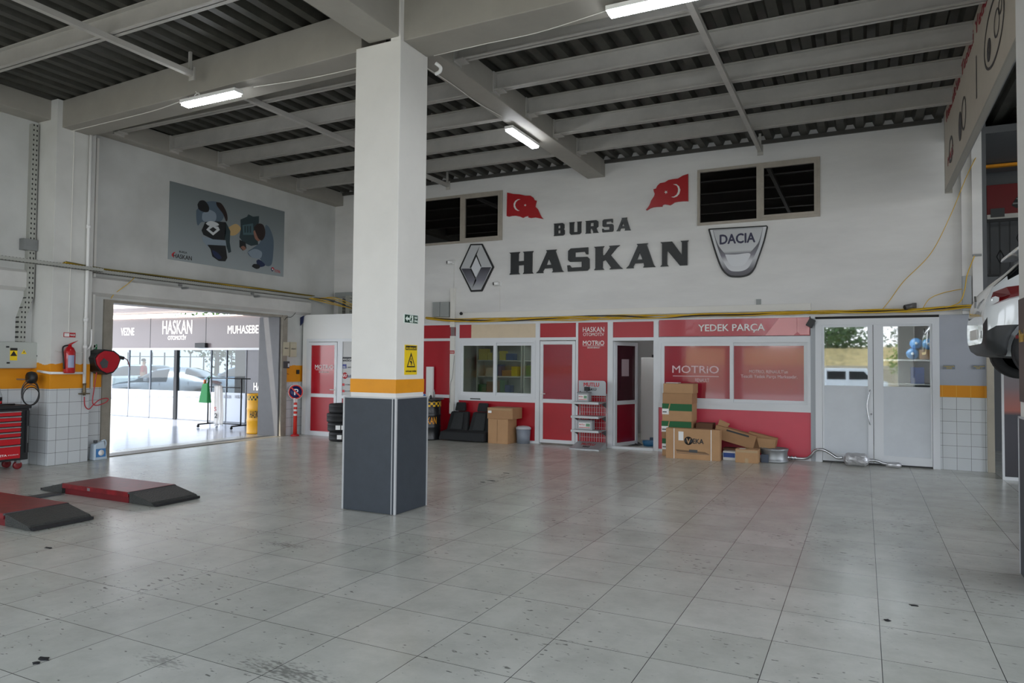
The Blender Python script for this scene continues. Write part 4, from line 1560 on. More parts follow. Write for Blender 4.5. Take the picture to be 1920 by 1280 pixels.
def tyre_profile(R, r, wd):
    h = wd / 2
    return [(r, -h * .8), (r * 1.03, -h), (R * .90, -h), (R * .975, -h * .86), (R, -h * .6), (R, -h * .18), (R * .985, -h * .16), (R * .985, -h * .10), (R, -h * .08), (R, h * .08), (R * .985, h * .10), (R * .985, h * .16), (R, h * .18), (R, h * .6), (R * .975, h * .86), (R * .90, h), (r * 1.03, h), (r, h * .8), (r, -h * .8)]


def ring_lathe(b, prof, c=(0, 0, 0), n=40, axis='z'):
    c = Vector(c)
    rings = []
    for (r, h) in prof[:-1]:
        rings.append([b.b.verts.new(c + ({'z': Vector((r * math.cos(a), r * math.sin(a), h)), 'y': Vector((r * math.cos(a), h, r * math.sin(a))), 'x': Vector((h, r * math.cos(a), r * math.sin(a)))}[axis])) for a in [2 * PI * k / n for k in range(n)]])
    m = len(rings)
    fs = []
    for i in range(m):
        for k in range(n):
            f = b.b.faces.new((rings[i][k], rings[i][(k + 1) % n], rings[(i + 1) % m][(k + 1) % n], rings[(i + 1) % m][k]))
            f.smooth = True
            fs.append(f)
    bmesh.ops.recalc_face_normals(b.b, faces=fs)
    return b


# no-parking bollard
bx, by = F(553, 817)
t = thing('bollard', 'red and white flexible bollard with round no-parking sign by the office', 'bollard', (bx, by, 0))
part('base', MB().lathe([(0, 0), (.10, 0), (.09, .03), (.05, .05), (0, .05)], n=20), M_EXTR, t, world=False)
M_OR = mat('bollard_red', (214, 52, 40), .4)
part('post', MB().lathe([(0, .05), (.045, .05), (.038, .72), (.03, .76), (0, .76)], n=18), M_OR, t, world=False)
for z in (.46, .56, .66):
    part('white_band', MB().lathe([(.044, z), (.044, z + .045), (.036, z + .045)], n=18), M_WHITE, t, world=False)
fa = math.atan2(-by, -bx)
t2 = part('sign_disc', MB().lathe([(0, -.01), (.17, -.01), (.17, .01), (0, .01)], (0, 0, 1.0), 32, 'x'), M_WHITE, t, world=False)
t2.rotation_euler = (0, 0, fa)
part('red_ring', ring_lathe(MB(), [(.135, .012), (.16, .012), (.16, .016), (.135, .016), (.135, .012)], (0, 0, 1.0), 32, 'x'), M_OR, t2, world=False)
part('blue_disc', MB().lathe([(0, .012), (.135, .012), (.135, .014), (0, .014)], (0, 0, 1.0), 32, 'x'), mat('sign_navy', (24, 34, 88), .4), t2, world=False)
me = text_mesh('P', .02, .002)
me.transform(Matrix.Translation((.0146, -.045, .93)) @ Matrix.Rotation(PI / 2, 4, 'Z') @ Matrix.Rotation(PI / 2, 4, 'X') @ Matrix.Scale(.2, 4))
me.materials.clear()
place('lettering', me, M_WHITE, t2, False)
part('red_bar', MB().obox((.017, 0, 1.0), (.003, .03, .29), Matrix.Rotation(.78, 3, 'X')), M_OR, t2, world=False)
part('sign_neck', MB().box(-.012, .012, -.05, .05, .76, .86), M_WHITE, t, world=False)

# tyre stack
tc_ = (-10.09, 12.13)
first = None
labs = ['lowest black tyre of the stack left of the big pillar, with white labels', 'second tyre from the floor in the stack, with white labels', 'third tyre from the floor in the stack, with a torn label', 'topmost black tyre of the stack left of the big pillar']
for i in range(4):
    ox, oy = [(.03, 0), (-.02, .01), (-.03, -.01), (.0, .02)][i]
    t = thing('tyre', labs[i], 'tyre', (tc_[0] + ox, tc_[1] + oy, .1 + .198 * i + .001), .4 * i, 'stacked tyres')
    part('tyre_body', ring_lathe(MB(), tyre_profile(.305, .195, .196)), M_RUB, t, world=False)
    if i < 3:
        ns = 2 if i < 2 else 1
        for q in range(ns):
            a0 = math.atan2(-tc_[1], -tc_[0]) - .4 * i + (-.45 + .40 * q if i < 2 else .15)
            lb = MB()
            prev = None
            for s in range(5):
                a = a0 + .33 * s / 4
                R_ = .3065
                p, q_ = (lb.b.verts.new((R_ * math.cos(a), R_ * math.sin(a), z)) for z in (-.045, .045))
                if prev:
                    lb.b.faces.new((prev[0], p, q_, prev[1]))
                prev = (p, q_)
            part('paper_label', lb, M_WHITE, t, world=False)

# ------------------------------------------------------------------ bench seat
M_SEAT = mat('seat_fabric', (34, 36, 38), .85, noise=.2, nscale=25)
M_SEATC = mat('seat_fabric_centre', (46, 49, 50), .85, noise=.2, nscale=25)
sx0, sx1, sy = -8.33, -7.20, 13.22
t = thing('car_seat_bench', 'black double car seat with headrests standing against the red wall', 'car seat', ((sx0 + sx1) / 2, sy, 0))
part('seat_cushion', MB().hexa([(sx0, sy - .02, .02), (sx1, sy - .02, .02), (sx1, sy + .45, .02), (sx0, sy + .45, .02), (sx0 + .02, sy + .02, .20), (sx1 - .02, sy + .02, .20), (sx1 - .02, sy + .42, .24), (sx0 + .02, sy + .42, .24)]), M_SEAT, t, bevel=.035)
for i, c in enumerate((-8.02, -7.46)):
    part('backrest', MB().hexa([(c - .27, sy + .22, .18), (c + .27, sy + .22, .18), (c + .27, sy + .36, .18), (c - .27, sy + .36, .18), (c - .22, sy + .36, .62), (c + .22, sy + .36, .62), (c + .22, sy + .47, .62), (c - .22, sy + .47, .62)]), M_SEAT, t, bevel=.04)
    part('centre_panel', MB().hexa([(c - .15, sy + .19, .24), (c + .15, sy + .19, .24), (c + .15, sy + .30, .24), (c - .15, sy + .30, .24), (c - .12, sy + .325, .60), (c + .12, sy + .325, .60), (c + .12, sy + .42, .60), (c - .12, sy + .42, .60)]), M_SEATC, t, bevel=.02)
    part('headrest', MB().hexa([(c - .13, sy + .36, .63), (c + .13, sy + .36, .63), (c + .13, sy + .46, .63), (c - .13, sy + .46, .63), (c - .11, sy + .40, .82), (c + .11, sy + .40, .82), (c + .11, sy + .48, .82), (c - .11, sy + .48, .82)]), M_SEAT, t, bevel=.03)

# ------------------------------------------------------------------ cartons


def carton(x0, x1, y0, y1, z0, z1, lab, m=M_CARD, name='cardboard_box', rot=None, grp=None, tape=True):
    c = ((x0 + x1) / 2, (y0 + y1) / 2, z0)
    t = thing(name, lab, 'box', c, 0, grp)
    hx, hy, h = (x1 - x0) / 2, (y1 - y0) / 2, z1 - z0
    part('carton', MB().box(-hx, hx, -hy, hy, 0, h), m, t, world=False, bevel=.006)
    if tape:
        k = MB().box(-hx * .98, hx * .98, -.025, .025, h, h + .0015).box(-.004, .004, -hy, hy, h + .0005, h + .0008)
        part('tape', k, mat('packing_tape', (176, 148, 110), .25), t, world=False)
    if rot:
        t.rotation_euler = rot
    return t


t = carton(-7.15, -6.68, 13.30, 13.72, 0, .52, 'upright brown box, lower of the two boxes between car seat and grey bin', M_CARD2)
part('split_line', MB().box(-.02, -.014, -.2125, -.21, .02, .50), mat('crease', (120, 90, 62), .8), t, world=False)
t = carton(-7.16, -6.56, 13.28, 13.74, .521, .755, 'brown box, upper of the two boxes between car seat and grey bin')
part('label', MB().box(-.28, -.20, -.235, -.231, .12, .17), M_WHITE, t, world=False)
part('edge_tape', MB().box(-.28, .27, -.236, -.2315, .185, .215), mat('packing_tape', (176, 148, 110), .25), t, world=False)
x, y = F(975, 832)
t = thing('bucket', 'grey plastic bin with pale lid right of the brown boxes', 'bucket', (x, y + .16, 0))
part('bucket_body', MB().lathe([(0, 0), (.135, 0), (.155, .30), (0, .30)], n=26), mat('bin_grey', (136, 144, 156), .4), t, world=False)
part('lid', MB().lathe([(.155, .30), (.163, .30), (.163, .335), (.12, .36), (0, .375)], n=26), mat('lid_pale', (196, 200, 206), .4), t, world=False)

# ------------------------------------------------------------------ battery display rack
RY = 13.50
rx0, rx1 = -5.20, -4.62
t = thing('display_rack', 'grey wire display rack with two car batteries and a header sign', 'display rack', ((rx0 + rx1) / 2, RY, 0))
M_RK = mat('rack_silver', (176, 180, 182), .35, metal=.4)
for s in (rx0 + .02, rx1 - .0):
    part('upright', MB().tube([(s, RY + .08, .0), (s, RY + .08, 1.10)], .013, 8), M_RK, t)
k = MB()
x = rx0 + .07
while x < rx1 - .03:
    k.tube([(x, RY + .08, .05), (x, RY + .08, 1.08)], .0035, 5)
    x += .052
z = .12
while z < 1.05:
    k.tube([(rx0 + .02, RY + .075, z), (rx1, RY + .075, z)], .0035, 5)
    z += .1
part('wire_panel', k, M_RK, t)
for z in (.94, .66, .38):
    b = MB().hexa([(rx0 - .06, RY - .22, z - .045), (rx1 - .06, RY - .22, z - .045), (rx1 - .0, RY + .07, z - .012), (rx0 + .0, RY + .07, z - .012), (rx0 - .06, RY - .22, z), (rx1 - .06, RY - .22, z), (rx1 - .0, RY + .07, z), (rx0 + .0, RY + .07, z)])
    part('shelf', b, M_RK, t)
    b = MB().prism([(RY - .16, z - .045), (RY + .07, z - .015), (RY + .07, z - .12)], 'x', rx0 - .02, rx0 - .012).prism([(RY - .16, z - .045), (RY + .07, z - .015), (RY + .07, z - .12)], 'x', rx1 - .01, rx1 - .002)
    part('shelf_bracket', b, M_DGREY, t)
b = MB().hexa([(rx0 - .06, RY - .30, 0.0), (rx1 - .02, RY - .30, 0.0), (rx1 + .01, RY + .12, 0), (rx0 - .01, RY + .12, 0), (rx0 - .06, RY - .30, .02), (rx1 - .02, RY - .30, .02), (rx1 + .01, RY + .06, .13), (rx0 - .01, RY + .06, .13)])
base = part('base', b, M_RK, t)
M_MR = mat('battery_red', (190, 24, 34), .4)
me = text_mesh('MUTLU', .05, .003)


def on_slope(s, x0, x1, ya, yb, m, parent, bold=.03):
    me = text_mesh(s, bold, .003)
    xs_ = [v.co.x for v in me.vertices]
    ys_ = [v.co.y for v in me.vertices]
    for v in me.vertices:
        u = (v.co.x - min(xs_)) / (max(xs_) - min(xs_))
        w_ = (v.co.y - min(ys_)) / (max(ys_) - min(ys_))
        y = ya + (yb - ya) * w_
        v.co = (x0 + (x1 - x0) * u, y, .02 + (y - (RY - .30)) / .36 * .11 + .003 + v.co.z)
    me.materials.clear()
    return place('lettering', me, m, parent, True)


on_slope('MUTLU', -5.08, -4.80, RY - .12, RY - .02, M_MR, base)
on_slope('AKÜ', -5.02, -4.88, RY - .22, RY - .14, M_BLACK, base)
hd = [(rx0 + .0, 1.06), (rx1, 1.06), (rx1, 1.30)] + [(rx1 - .06 + .06 * math.cos(a), 1.30 + .06 * math.sin(a)) for a in (PI / 8, PI / 4, 3 * PI / 8, PI / 2)] + [(rx0, 1.36)]
h_ = part('header_sign', MB().prism(hd, 'y', RY + .05, RY + .065), mat('header_grey', (176, 180, 184), .4), t)
text('MUTLU', rx0 + .11, rx0 + .44, 1.24, 1.32, RY + .048, 'front', M_MR, h_, bold=.05)
text('AKÜ', rx0 + .20, rx0 + .38, 1.16, 1.22, RY + .048, 'front', M_BLACK, h_, bold=.04)


def battery(x, y, z, wd, h, lab, label=None):
    t = thing('car_battery', lab, 'battery', (x, y, z), group='car batteries on the rack')
    part('battery_case', MB().box(-wd / 2, wd / 2, -.085, .085, 0, h * .88), mat('battery_grey', (160, 163, 165), .45), t, world=False, bevel=.005)
    part('battery_top', MB().box(-wd / 2 - .004, wd / 2 + .004, -.089, .089, h * .88, h), mat('battery_top', (120, 122, 124), .45), t, world=False, bevel=.004)
    for s in (-.3, .3):
        part('terminal', MB().lathe([(0, h), (.012, h), (.010, h + .02), (0, h + .02)], (wd * s, -.04, 0), 10), M_DGREY, t, world=False)
    lb = part('battery_label', MB().box(-wd * .38, wd * .38, -.0875, -.0855, h * .18, h * .72), M_WHITE, t, world=False)
    part('label_stripe', MB().box(-wd * .36, wd * .36, -.089, -.0876, h * .22, h * .28), M_MR, lb, world=False)
    part('label_patch', MB().box(wd * .1, wd * .36, -.089, -.0876, h * .34, h * .64), mat('battery_green', (110, 150, 120), .5), lb, world=False)
    text('MUTLU', x - wd * .34, x + wd * .02, z + h * .44, z + h * .60, y - .0885, 'front', M_MR, lb, bold=.03).parent = lb
    o = list(lb.children)[-1]
    return t


battery(-5.03, RY - .08, .942, .24, .19, 'smaller car battery on the top shelf of the wire rack')
battery(-4.99, RY - .08, .382, .32, .20, 'larger car battery on the bottom shelf of the wire rack')
carton(-5.02, -4.93, RY - .12, RY - .02, 1.155, 1.235, 'tiny dark carton on top of the upper car battery', M_BLACK, tape=False)

# ------------------------------------------------------------------ carton stack and scrap by the wide window
SX0, SX1 = -3.38, -2.83
zs = [(0, .325), (.326, .65), (.651, .975), (.976, 1.165), (1.166, 1.345)]
labs = ['bottom carton with green stripe of the tall stack, behind the big flat carton', 'second carton from the floor in the tall stack, green stripe on top edge', 'third carton from the floor in the tall stack, green stripe', 'fourth carton from the floor in the tall stack, plain brown', 'topmost plain brown carton of the tall stack under the wide window']
for i, (a, b) in enumerate(zs):
    sh_ = [0, -.01, .0, .005, .02][i]
    t = carton(SX0 + sh_, SX1 + sh_, 13.16, 13.60, a, b, labs[i], M_CARD if i % 2 else M_CARD2, grp='cartons of the tall stack')
    h = b - a
    if i < 3:
        part('green_stripe', MB().box(-.277, .277, -.2225, -.2205, h - .135, h - .005), M_GREEN, t, world=False)
        part('stripe_gap', MB().prism([(-.17, h - .135), (-.15, h - .135), (-.12, h - .005), (-.14, h - .005)], 'y', -.2235, -.2226), M_CARD2, t, world=False)
        lb = part('label', MB().box(-.277, -.15, -.2245, -.2226, h - .205, h - .10), M_WHITE, t, world=False)
        part('barcode', MB().box(-.265, -.19, -.2255, -.2246, h - .17, h - .15), M_DGREY, lb, world=False)
tag(part('paper_slip', MB().box(-3.34, -3.10, 13.25, 13.45, 1.349, 1.362), M_OFFW), 'pale folded paper lying on top of the carton stack', 'paper')
t = carton(-3.24, -2.28, 12.88, 13.06, 0, .545, 'large flat brown carton with black lettering in front of the stack', M_CARD2, tape=False)
yy = -.0925
for sx_ in (-.33, .33):
    part('strap', MB().box(sx_ - .006, sx_ + .006, yy, -.0905, 0, .545), M_WHITE, t, world=False)
part('label', MB().box(-.25, -.16, yy, -.0905, .33, .49), M_WHITE, t, world=False)
me_y = 12.97 + yy
part('round_logo', MB().lathe([(0, 0), (.075, 0), (.075, -.002), (0, -.002)], (-.07, -.0905, .33), 24, 'y'), M_BLACK, t, world=False)
text('V', -2.87, -2.79, .275, .375, 12.97 - .094, 'front', M_CARD2, t, bold=.05)
text('EKA', -2.755, -2.56, .285, .375, 12.97 - .092, 'front', M_BLACK, t, bold=.05)
k = MB().prism([(-.30, .165), (.22, .145), (.30, .11), (-.28, .125)], 'y', yy, -.0905)
part('printed_band', k, mat('print_brown', (120, 92, 66), .7), t, world=False)
k = MB().box(-.06, .09, yy - .001, yy, .125, .175)
part('printed_picture', k, M_DGREY, t, world=False)
part('printed_line', MB().box(-.28, .30, yy, -.0905, .10, .106), M_DGREY, t, world=False)
# heap of opened cartons
carton(-2.79, -2.49, 13.62 - .30, 13.62, .0, .62, 'dark brown opened box behind the flat carton, right of the stack', mat('cardboard_dark', (104, 72, 50), .8), tape=False)
t = thing('cardboard_box', 'crumpled brown box leaning behind the flat carton with torn flap', 'box', (-2.12, 13.42, .0))
R1 = Matrix.Rotation(math.radians(14), 3, 'Y')
part('carton', MB().obox((-2.10, 13.42, .40), (.72, .24, .24), R1), M_CARD, t, bevel=.006)
part('flap', MB().hexa([(-2.45, 13.30, .40), (-2.36, 13.31, .38), (-2.36, 13.32, .38), (-2.45, 13.31, .40), (-2.38, 13.42, .70), (-2.20, 13.46, .62), (-2.20, 13.47, .62), (-2.38, 13.43, .70)]), M_CARD, t)
part('opening_slot', MB().obox((-2.04, 13.295, .47), (.40, .004, .03), R1), M_BLACK, t)
part('support_carton', MB().box(-2.30, -1.85, 13.32, 13.55, .0, .19), mat('cardboard_dark', (104, 72, 50), .8), t)
t = thing('cardboard_box', 'tilted brown box with bent flap leaning on the pink wall left of the wheel rim', 'box', (-1.70, 13.5, 0))
part('carton', MB().obox((-1.66, 13.55, .29), (.50, .16, .32), Matrix.Rotation(math.radians(12), 3, 'Y')), M_CARD, t, bevel=.006)
part('flap', MB().hexa([(-1.66, 13.42, .12), (-1.44, 13.42, .10), (-1.44, 13.43, .10), (-1.66, 13.43, .12), (-1.72, 13.36, .40), (-1.40, 13.38, .38), (-1.40, 13.39, .38), (-1.72, 13.37, .40)]), M_CARD2, t)
t = carton(-2.02, -1.64, 12.90, 13.16, 0, .235, 'small taped brown box on the floor left of the wheel rim', M_CARD2)
part('edge_tape', MB().box(-.18, .18, -.1335, -.131, .18, .215), mat('packing_tape', (176, 148, 110), .25), t, world=False)
part('edge_tape', MB().box(-.03, .03, -.1335, -.131, .0, .08), mat('packing_tape', (176, 148, 110), .25), t, world=False)
part('label', MB().box(-.13, -.03, -.10, .0, .236, .238), M_WHITE, t, world=False)
t = carton(-2.27, -2.05, 13.12, 13.30, 0, .16, 'small blue and white carton behind the flat carton, on the floor', M_WHITE, tape=False)
part('blue_print', MB().box(-.10, .10, -.0915, -.090, .05, .13), mat('blue_print', (40, 80, 160), .5), t, world=False)
carton(-1.62, -1.50, 13.12, 13.26, 0, .14, 'little dark grey carton between small brown box and wheel rim', mat('carton_slate', (70, 80, 96), .6), tape=False)

# wheel rim lying flat
rx_, ry_ = F(1449, 868)
ry_ += .24
t = thing('wheel_rim', 'bare steel wheel rim lying flat on the floor against the pink wall', 'wheel rim', (rx_, ry_, 0))
M_RIM = mat('rim_steel', (150, 153, 155), .38, metal=.6)
part('rim_barrel', MB().lathe([(.225, .0), (.235, .012), (.232, .03), (.222, .045), (.218, .10), (.220, .17), (.226, .19), (.235, .215), (.240, .235), (.225, .24), (.212, .222), (.195, .19), (.185, .10), (.19, .04), (.21, .0)], n=44), M_RIM, t, world=False)
b = MB()
for k in range(5):
    a = 2 * PI * k / 5 + .3
    c, s = math.cos(a), math.sin(a)
    b.hexa([(.05 * c - .03 * -s, .05 * s - .03 * c, .19), (.21 * c - .022 * -s, .21 * s - .022 * c, .205), (.21 * c + .022 * -s, .21 * s + .022 * c, .205), (.05 * c + .03 * -s, .05 * s + .03 * c, .19),
            (.05 * c - .03 * -s, .05 * s - .03 * c, .22), (.21 * c - .022 * -s, .21 * s - .022 * c, .232), (.21 * c + .022 * -s, .21 * s + .022 * c, .232), (.05 * c + .03 * -s, .05 * s + .03 * c, .22)])
part('spokes', b, M_RIM, t, world=False)
part('hub', MB().lathe([(0, .17), (.07, .17), (.07, .225), (.03, .235), (0, .235)], n=20), M_RIM, t, world=False)

# exhaust pipe
ey = 13.62
t = thing('exhaust_pipe', 'silver car exhaust with wrapped silencer lying in front of the double door', 'exhaust', (-.5, ey, 0))
part('front_pipe', MB().tube(spin([(-1.22, ey + .02, .055), (-1.05, ey + .02, .05), (-.92, ey, .06), (-.84, ey - .03, .12), (-.76, ey - .05, .215), (-.64, ey - .08, .235), (-.52, ey - .10, .18), (-.42, ey - .12, .12), (-.33, ey - .14, .13)]), .026, 12), M_CHROME, t)
k = MB()
for x in (-1.22, -1.16, -1.10):
    k.lathe([(.0, -.012), (.042, -.012), (.042, .012), (0, .012)], (x, ey + .02, .055), 14, 'x')
part('flange', k, M_CHROME, t)
pr = [(0, -.19), (.05, -.19), (.105, -.16), (.118, -.12), (.112, -.06), (.12, 0), (.113, .07), (.118, .13), (.09, .17), (.045, .20), (0, .20)]
b = MB()
rings = []
for (r, h) in pr[1:-1]:
    rings.append([b.b.verts.new((-.12 + h, ey - .16 + r * 1.15 * math.cos(a) + random.uniform(-.008, .008), .115 + r * .93 * math.sin(a) + random.uniform(-.006, .006))) for a in [2 * PI * q / 18 for q in range(18)]])
for i in range(len(rings) - 1):
    for q in range(18):
        b.b.faces.new((rings[i][q], rings[i + 1][q], rings[i + 1][(q + 1) % 18], rings[i][(q + 1) % 18]))
b.b.faces.new(rings[0])
b.b.faces.new(rings[-1][::-1])
part('silencer', b, mat('wrapped_steel', (196, 196, 198), .28, metal=.5, bump=1.0, bscale=25), t)
part('tail_pipe', MB().tube(spin([(.06, ey - .17, .115), (.16, ey - .15, .115), (.28, ey - .12, .075), (.36, ey - .10, .06)]), .024, 12), M_CHROME, t)
part('end_wrap', MB().tube([(.33, ey - .10, .055), (.38, ey - .09, .05), (.52, ey - .06, .048), (.55, ey - .05, .045)], [.035, .045, .048, .03], 12), mat('wrapped_steel', (196, 196, 198), .28), t)

# ------------------------------------------------------------------ interior of the parts shop
M_SHELF = mat('shelf_white', (214, 214, 210), .5)
COLS = [(190, 40, 40), (220, 200, 60), (200, 200, 196), (60, 90, 150), (40, 44, 46), (170, 130, 90), (90, 140, 90), (225, 225, 220)]


def shelf(x0, x1, y0, y1, h, levels, lab, seed, fill=.8, nmax=5, back=False):
    rnd = random.Random(seed)
    t = thing('shelf_unit', lab, 'shelf', ((x0 + x1) / 2, (y0 + y1) / 2, 0))
    for x in (x0, x1 - .03):
        part('side_panel', MB().box(x, x + .03, y0, y1, 0, h), M_SHELF, t)
    for i in range(levels + 1):
        z = .06 + (h - .09) * i / levels
        part('shelf_board', MB().box(x0 + .03, x1 - .03, y0, y1, z, z + .03), M_SHELF, t)
    part('back_panel', MB().box(x0 + .03, x1 - .03, y1 - .012, y1, .0, h), M_SHELF, t)
    for i in range(levels + (1 if back else 0)):
        z = .06 + (h - .09) * i / levels + .031
        x = x0 + .06
        hh = (h - .09) / levels - .08
        while x < x1 - .16:
            w_ = rnd.uniform(.12, .30)
            if x + w_ > x1 - .05:
                break
            if rnd.random() < fill:
                bh = rnd.uniform(.45, .95) * hh
                c = rnd.choice(COLS)
                b = MB().box(x, x + w_, y0 + .02, y0 + .02 + rnd.uniform(.15, .26), z, z + bh)
                tag(part('parts_box', b, mat('carton_%d_%d_%d' % c, c, .5)), 'small coloured parts box on the %s' % lab.split(' full')[0], 'box', 'parts boxes on the ' + lab.split(' full')[0])
            x += w_ + rnd.uniform(.01, .05)
    return t


shelf(-9.3, -7.95, 16.6, 17.0, 2.2, 5, 'left white shelf full of boxes behind the shop window', 1)
shelf(-7.9, -6.5, 16.6, 17.0, 2.2, 5, 'middle white shelf full of boxes behind the shop window', 2)
shelf(-5.9, -5.0, 16.6, 17.0, 2.2, 4, 'right white shelf full of boxes at the back of the shop', 5)
# cabinet seen through the open shop door
shelf(-3.80, -3.30, 15.2, 15.6, 1.85, 4, 'white cabinet full of parts seen through the open shop door', 9, .5)
b = MB().box(-4.38, -3.82, 15.2, 15.75, .05, 1.85)
tag(part('cabinet', b, M_SHELF, bevel=.01), 'tall plain white cabinet seen through the open shop door', 'cabinet')
for i, (x, z, w_, h, lab) in enumerate(((-4.15, 1.852, .34, .06, 'flat black carton on the tall white cabinet'), (-4.10, 1.913, .30, .10, 'dark carton lying on the flat black carton'), (-3.75, 1.852, .20, .16, 'red printed tin on the white cabinet'))):
    tag(part('carton', MB().box(x, x + w_, 15.25, 15.5, z, z + h), M_BLACK if i < 2 else M_MR), lab, 'box')
t = thing('broom', 'blue-headed floor brush leaning on the tall white cabinet', 'broom', (-3.98, 15.0, 0))
part('handle', MB().tube([(-3.98, 15.05, .12), (-4.00, 15.18, 1.0)], .012, 8), mat('broom_blue', (70, 110, 170), .4), t)
part('brush_head', MB().box(-4.12, -3.84, 14.99, 15.08, .02, .13), mat('broom_slate', (70, 90, 110), .7), t)
b = MB().lathe([(0, 0), (.14, 0), (.17, .10), (.16, .10), (.13, .012), (0, .012)], (-4.0, 14.6, .0), 20)
tag(part('dustpan_tray', b, mat('tray_blue', (50, 110, 150), .4)), 'small blue tray on the shop floor near the door', 'tray')
b = MB().hexa([(-4.42, 14.5, 0), (-4.18, 14.45, 0), (-4.16, 14.7, 0), (-4.40, 14.75, 0), (-4.44, 14.5, .14), (-4.25, 14.47, .02), (-4.24, 14.7, .02), (-4.42, 14.75, .14)])
tag(part('floor_pad', b, M_BLACK, bevel=.01), 'black wedge-shaped pad on the shop floor beside the open door leaf', 'pad')
# small store behind the double door
shelf(.2, 1.25, 14.6, 15.0, 1.83, 4, 'dark store shelf full of cartons behind the double door', 21, .7)
M_BOT = mat('water_bottle_blue', (70, 150, 215), .15, coat=.4)
for (px, pz, lab) in ((1711, 1.932, 'lower left blue water bottle behind the right door glass'), (1718, 2.118, 'upper middle blue water bottle behind the right door glass'), (1741, 2.105, 'upper right blue water bottle behind the right door glass')):
    xx = W(px, 660, 14.6)[0]
    t = thing('water_bottle', lab, 'bottle', (xx, 14.72, pz), group='blue water bottles')
    part('bottle_body', MB().lathe([(0, 0), (.04, 0), (.085, .01), (.10, .04), (.098, .30), (.04, .34), (0, .34)], (xx, 14.60, pz), 22, 'y'), M_BOT, t)
    part('cap', MB().lathe([(0, -.02), (.025, -.02), (.025, .0), (0, .0)], (xx, 14.60, pz), 12, 'y'), M_WHITE, t)
xx = W(1736, 660, 14.6)[0]
carton(xx - .10, xx + .12, 14.60, 14.85, 1.831, 2.003, 'small brown carton beside the lower water bottle behind the door glass', M_CARD2, tape=False)
lamp(.15, 14.25, 2.46, 0, 'added LED batten lighting the store behind the double door', M_LED)  # unseen lamp, added to brighten the bottles behind the door glass
struct('ceiling_store', MB().box(-.74, 1.62, WY + .22, 17.3, 2.62, 2.70), M_INW)
for i, (px, py, a, b, lab) in enumerate(((91, 1027, .05, .02, 'small dark spot on the floor below the near lift platform'), (82, 1235, .045, .022, 'larger of two dark spots on the floor at the bottom left'), (68, 1243, .025, .018, 'smaller of two dark spots on the floor at the bottom left'), (922, 901, .06, .02, 'dark spot on the floor right of the big pillar, the farther right one'), (905, 904, .035, .015, 'dark spot on the floor right of the big pillar, the farther left one'), (949, 887, .06, .012, 'thin dark spot on the floor in front of the grey bin'), (1714, 1135, .03, .018, 'dark spot on the floor at the lower right, the farther one'), (1664, 1163, .02, .024, 'dark spot on the floor at the lower right, the nearer one'))):
    x, y = F(px, py)
    b_ = MB().lathe([(0, .0005), (1, .0005), (.9, .004), (0, .005)], (0, 0, 0), 9)
    for v in b_.b.verts:
        k_ = 1 + .25 * math.sin(5 * math.atan2(v.co.y, v.co.x) + i)
        v.co.x = v.co.x * a * k_ + x
        v.co.y = v.co.y * b * k_ + y
    tag(part('floor_spot', b_, M_RUB), lab, 'stain')  # flat flakes standing in for dark oil and gum spots

# ------------------------------------------------------------------ left wall fittings
# cable tray along the wall
M_TRAY = perforated('tray_metal', (170, 171, 164), 'y', .05, .22)
k = MB().box(LX + .02, LX + .13, 7.55, 13.68, 3.17, 3.175).box(LX + .125, LX + .13, 7.55, 13.68, 3.17, 3.23)
k.box(PX + .0, PX + .11, -3.6, 7.6, 3.17, 3.175).box(PX + .105, PX + .11, -3.6, 7.6, 3.17, 3.23)
tag(part('cable_tray', k, M_TRAY), 'long perforated metal cable tray running along the left wall', 'cable tray')
for i in range(4):
    pts = []
    y = 6.95
    while y < 13.7:
        X = PX if y < 7.5 else LX
        pts.append((X + .06 + .025 * i + random.uniform(-.008, .008), y, 3.235 + .008 * i + random.uniform(-.006, .012)))
        y += .75
    cable(pts, .009, [M_YCAB, M_BLACK, M_YCAB, mat('olive_cable', (120, 112, 60), .5)][i], 'cable lying in the tray along the left wall', grp='cables in the wall tray')
for y in (9.35, 11.15):
    tag(part('tray_bracket', MB().box(LX, LX + .22, y - .02, y + .02, 3.06, 3.10).box(LX, LX + .02, y - .04, y + .04, 3.0, 3.16), M_GRAYM), 'short steel bracket under the wall tray, %s the poster' % ('left below' if y < 10 else 'right below'), 'bracket')
cable([(LX + .1, 8.35, 3.2), (LX + .12, 8.2, 3.05), (LX + .06, 8.0, 2.86), (LX + .05, 7.93, 2.76)], .006, M_YCAB, 'thin yellow cable dropping from the tray at the doorway corner')
# tangle in the far left corner
for i in range(5):
    pts = [(LX + .08, 12.6 + .15 * i, 3.20), (LX + .25 + .1 * i, 13.1, 3.12 + .02 * i), (-11.2 + .15 * i, 13.4 + .03 * i, 3.02 - .03 * i), (-10.6, 13.62, 2.92 - .02 * i), (-10.0, 13.7, 2.86 - .02 * i), (-9.1, 13.71, 2.78 - .01 * i)]
    cable(pts, .009, M_YCAB if i != 2 else M_BLACK, 'yellow cable fanning over the white office roof' if i != 2 else 'black cable among yellow ones over the white office roof', grp='yellow cables over the office' if i != 2 else None)
cable([(LX + .04, 12.5, 2.9), (LX + .05, 12.3, 2.72), (LX + .05, 12.15, 2.70), (LX + .03, 12.08, 2.62)], .006, M_BLACK, 'thin dark cable above the right door jamb')
k = MB().box(-11.5, -11.38, 13.60, 13.78, 2.80, 3.24).box(-11.28, -11.16, 13.60, 13.78, 2.80, 3.30)
tag(part('cable_duct', k, M_TRAY), 'pair of perforated steel ducts above the office roof in the corner', 'cable duct')
tag(part('cable_duct', MB().box(-11.7, -10.6, 13.70, 13.78, 3.28, 3.40), mat('box_grey', (150, 154, 152), .5)), 'short horizontal grey duct high above the office roof', 'cable duct')

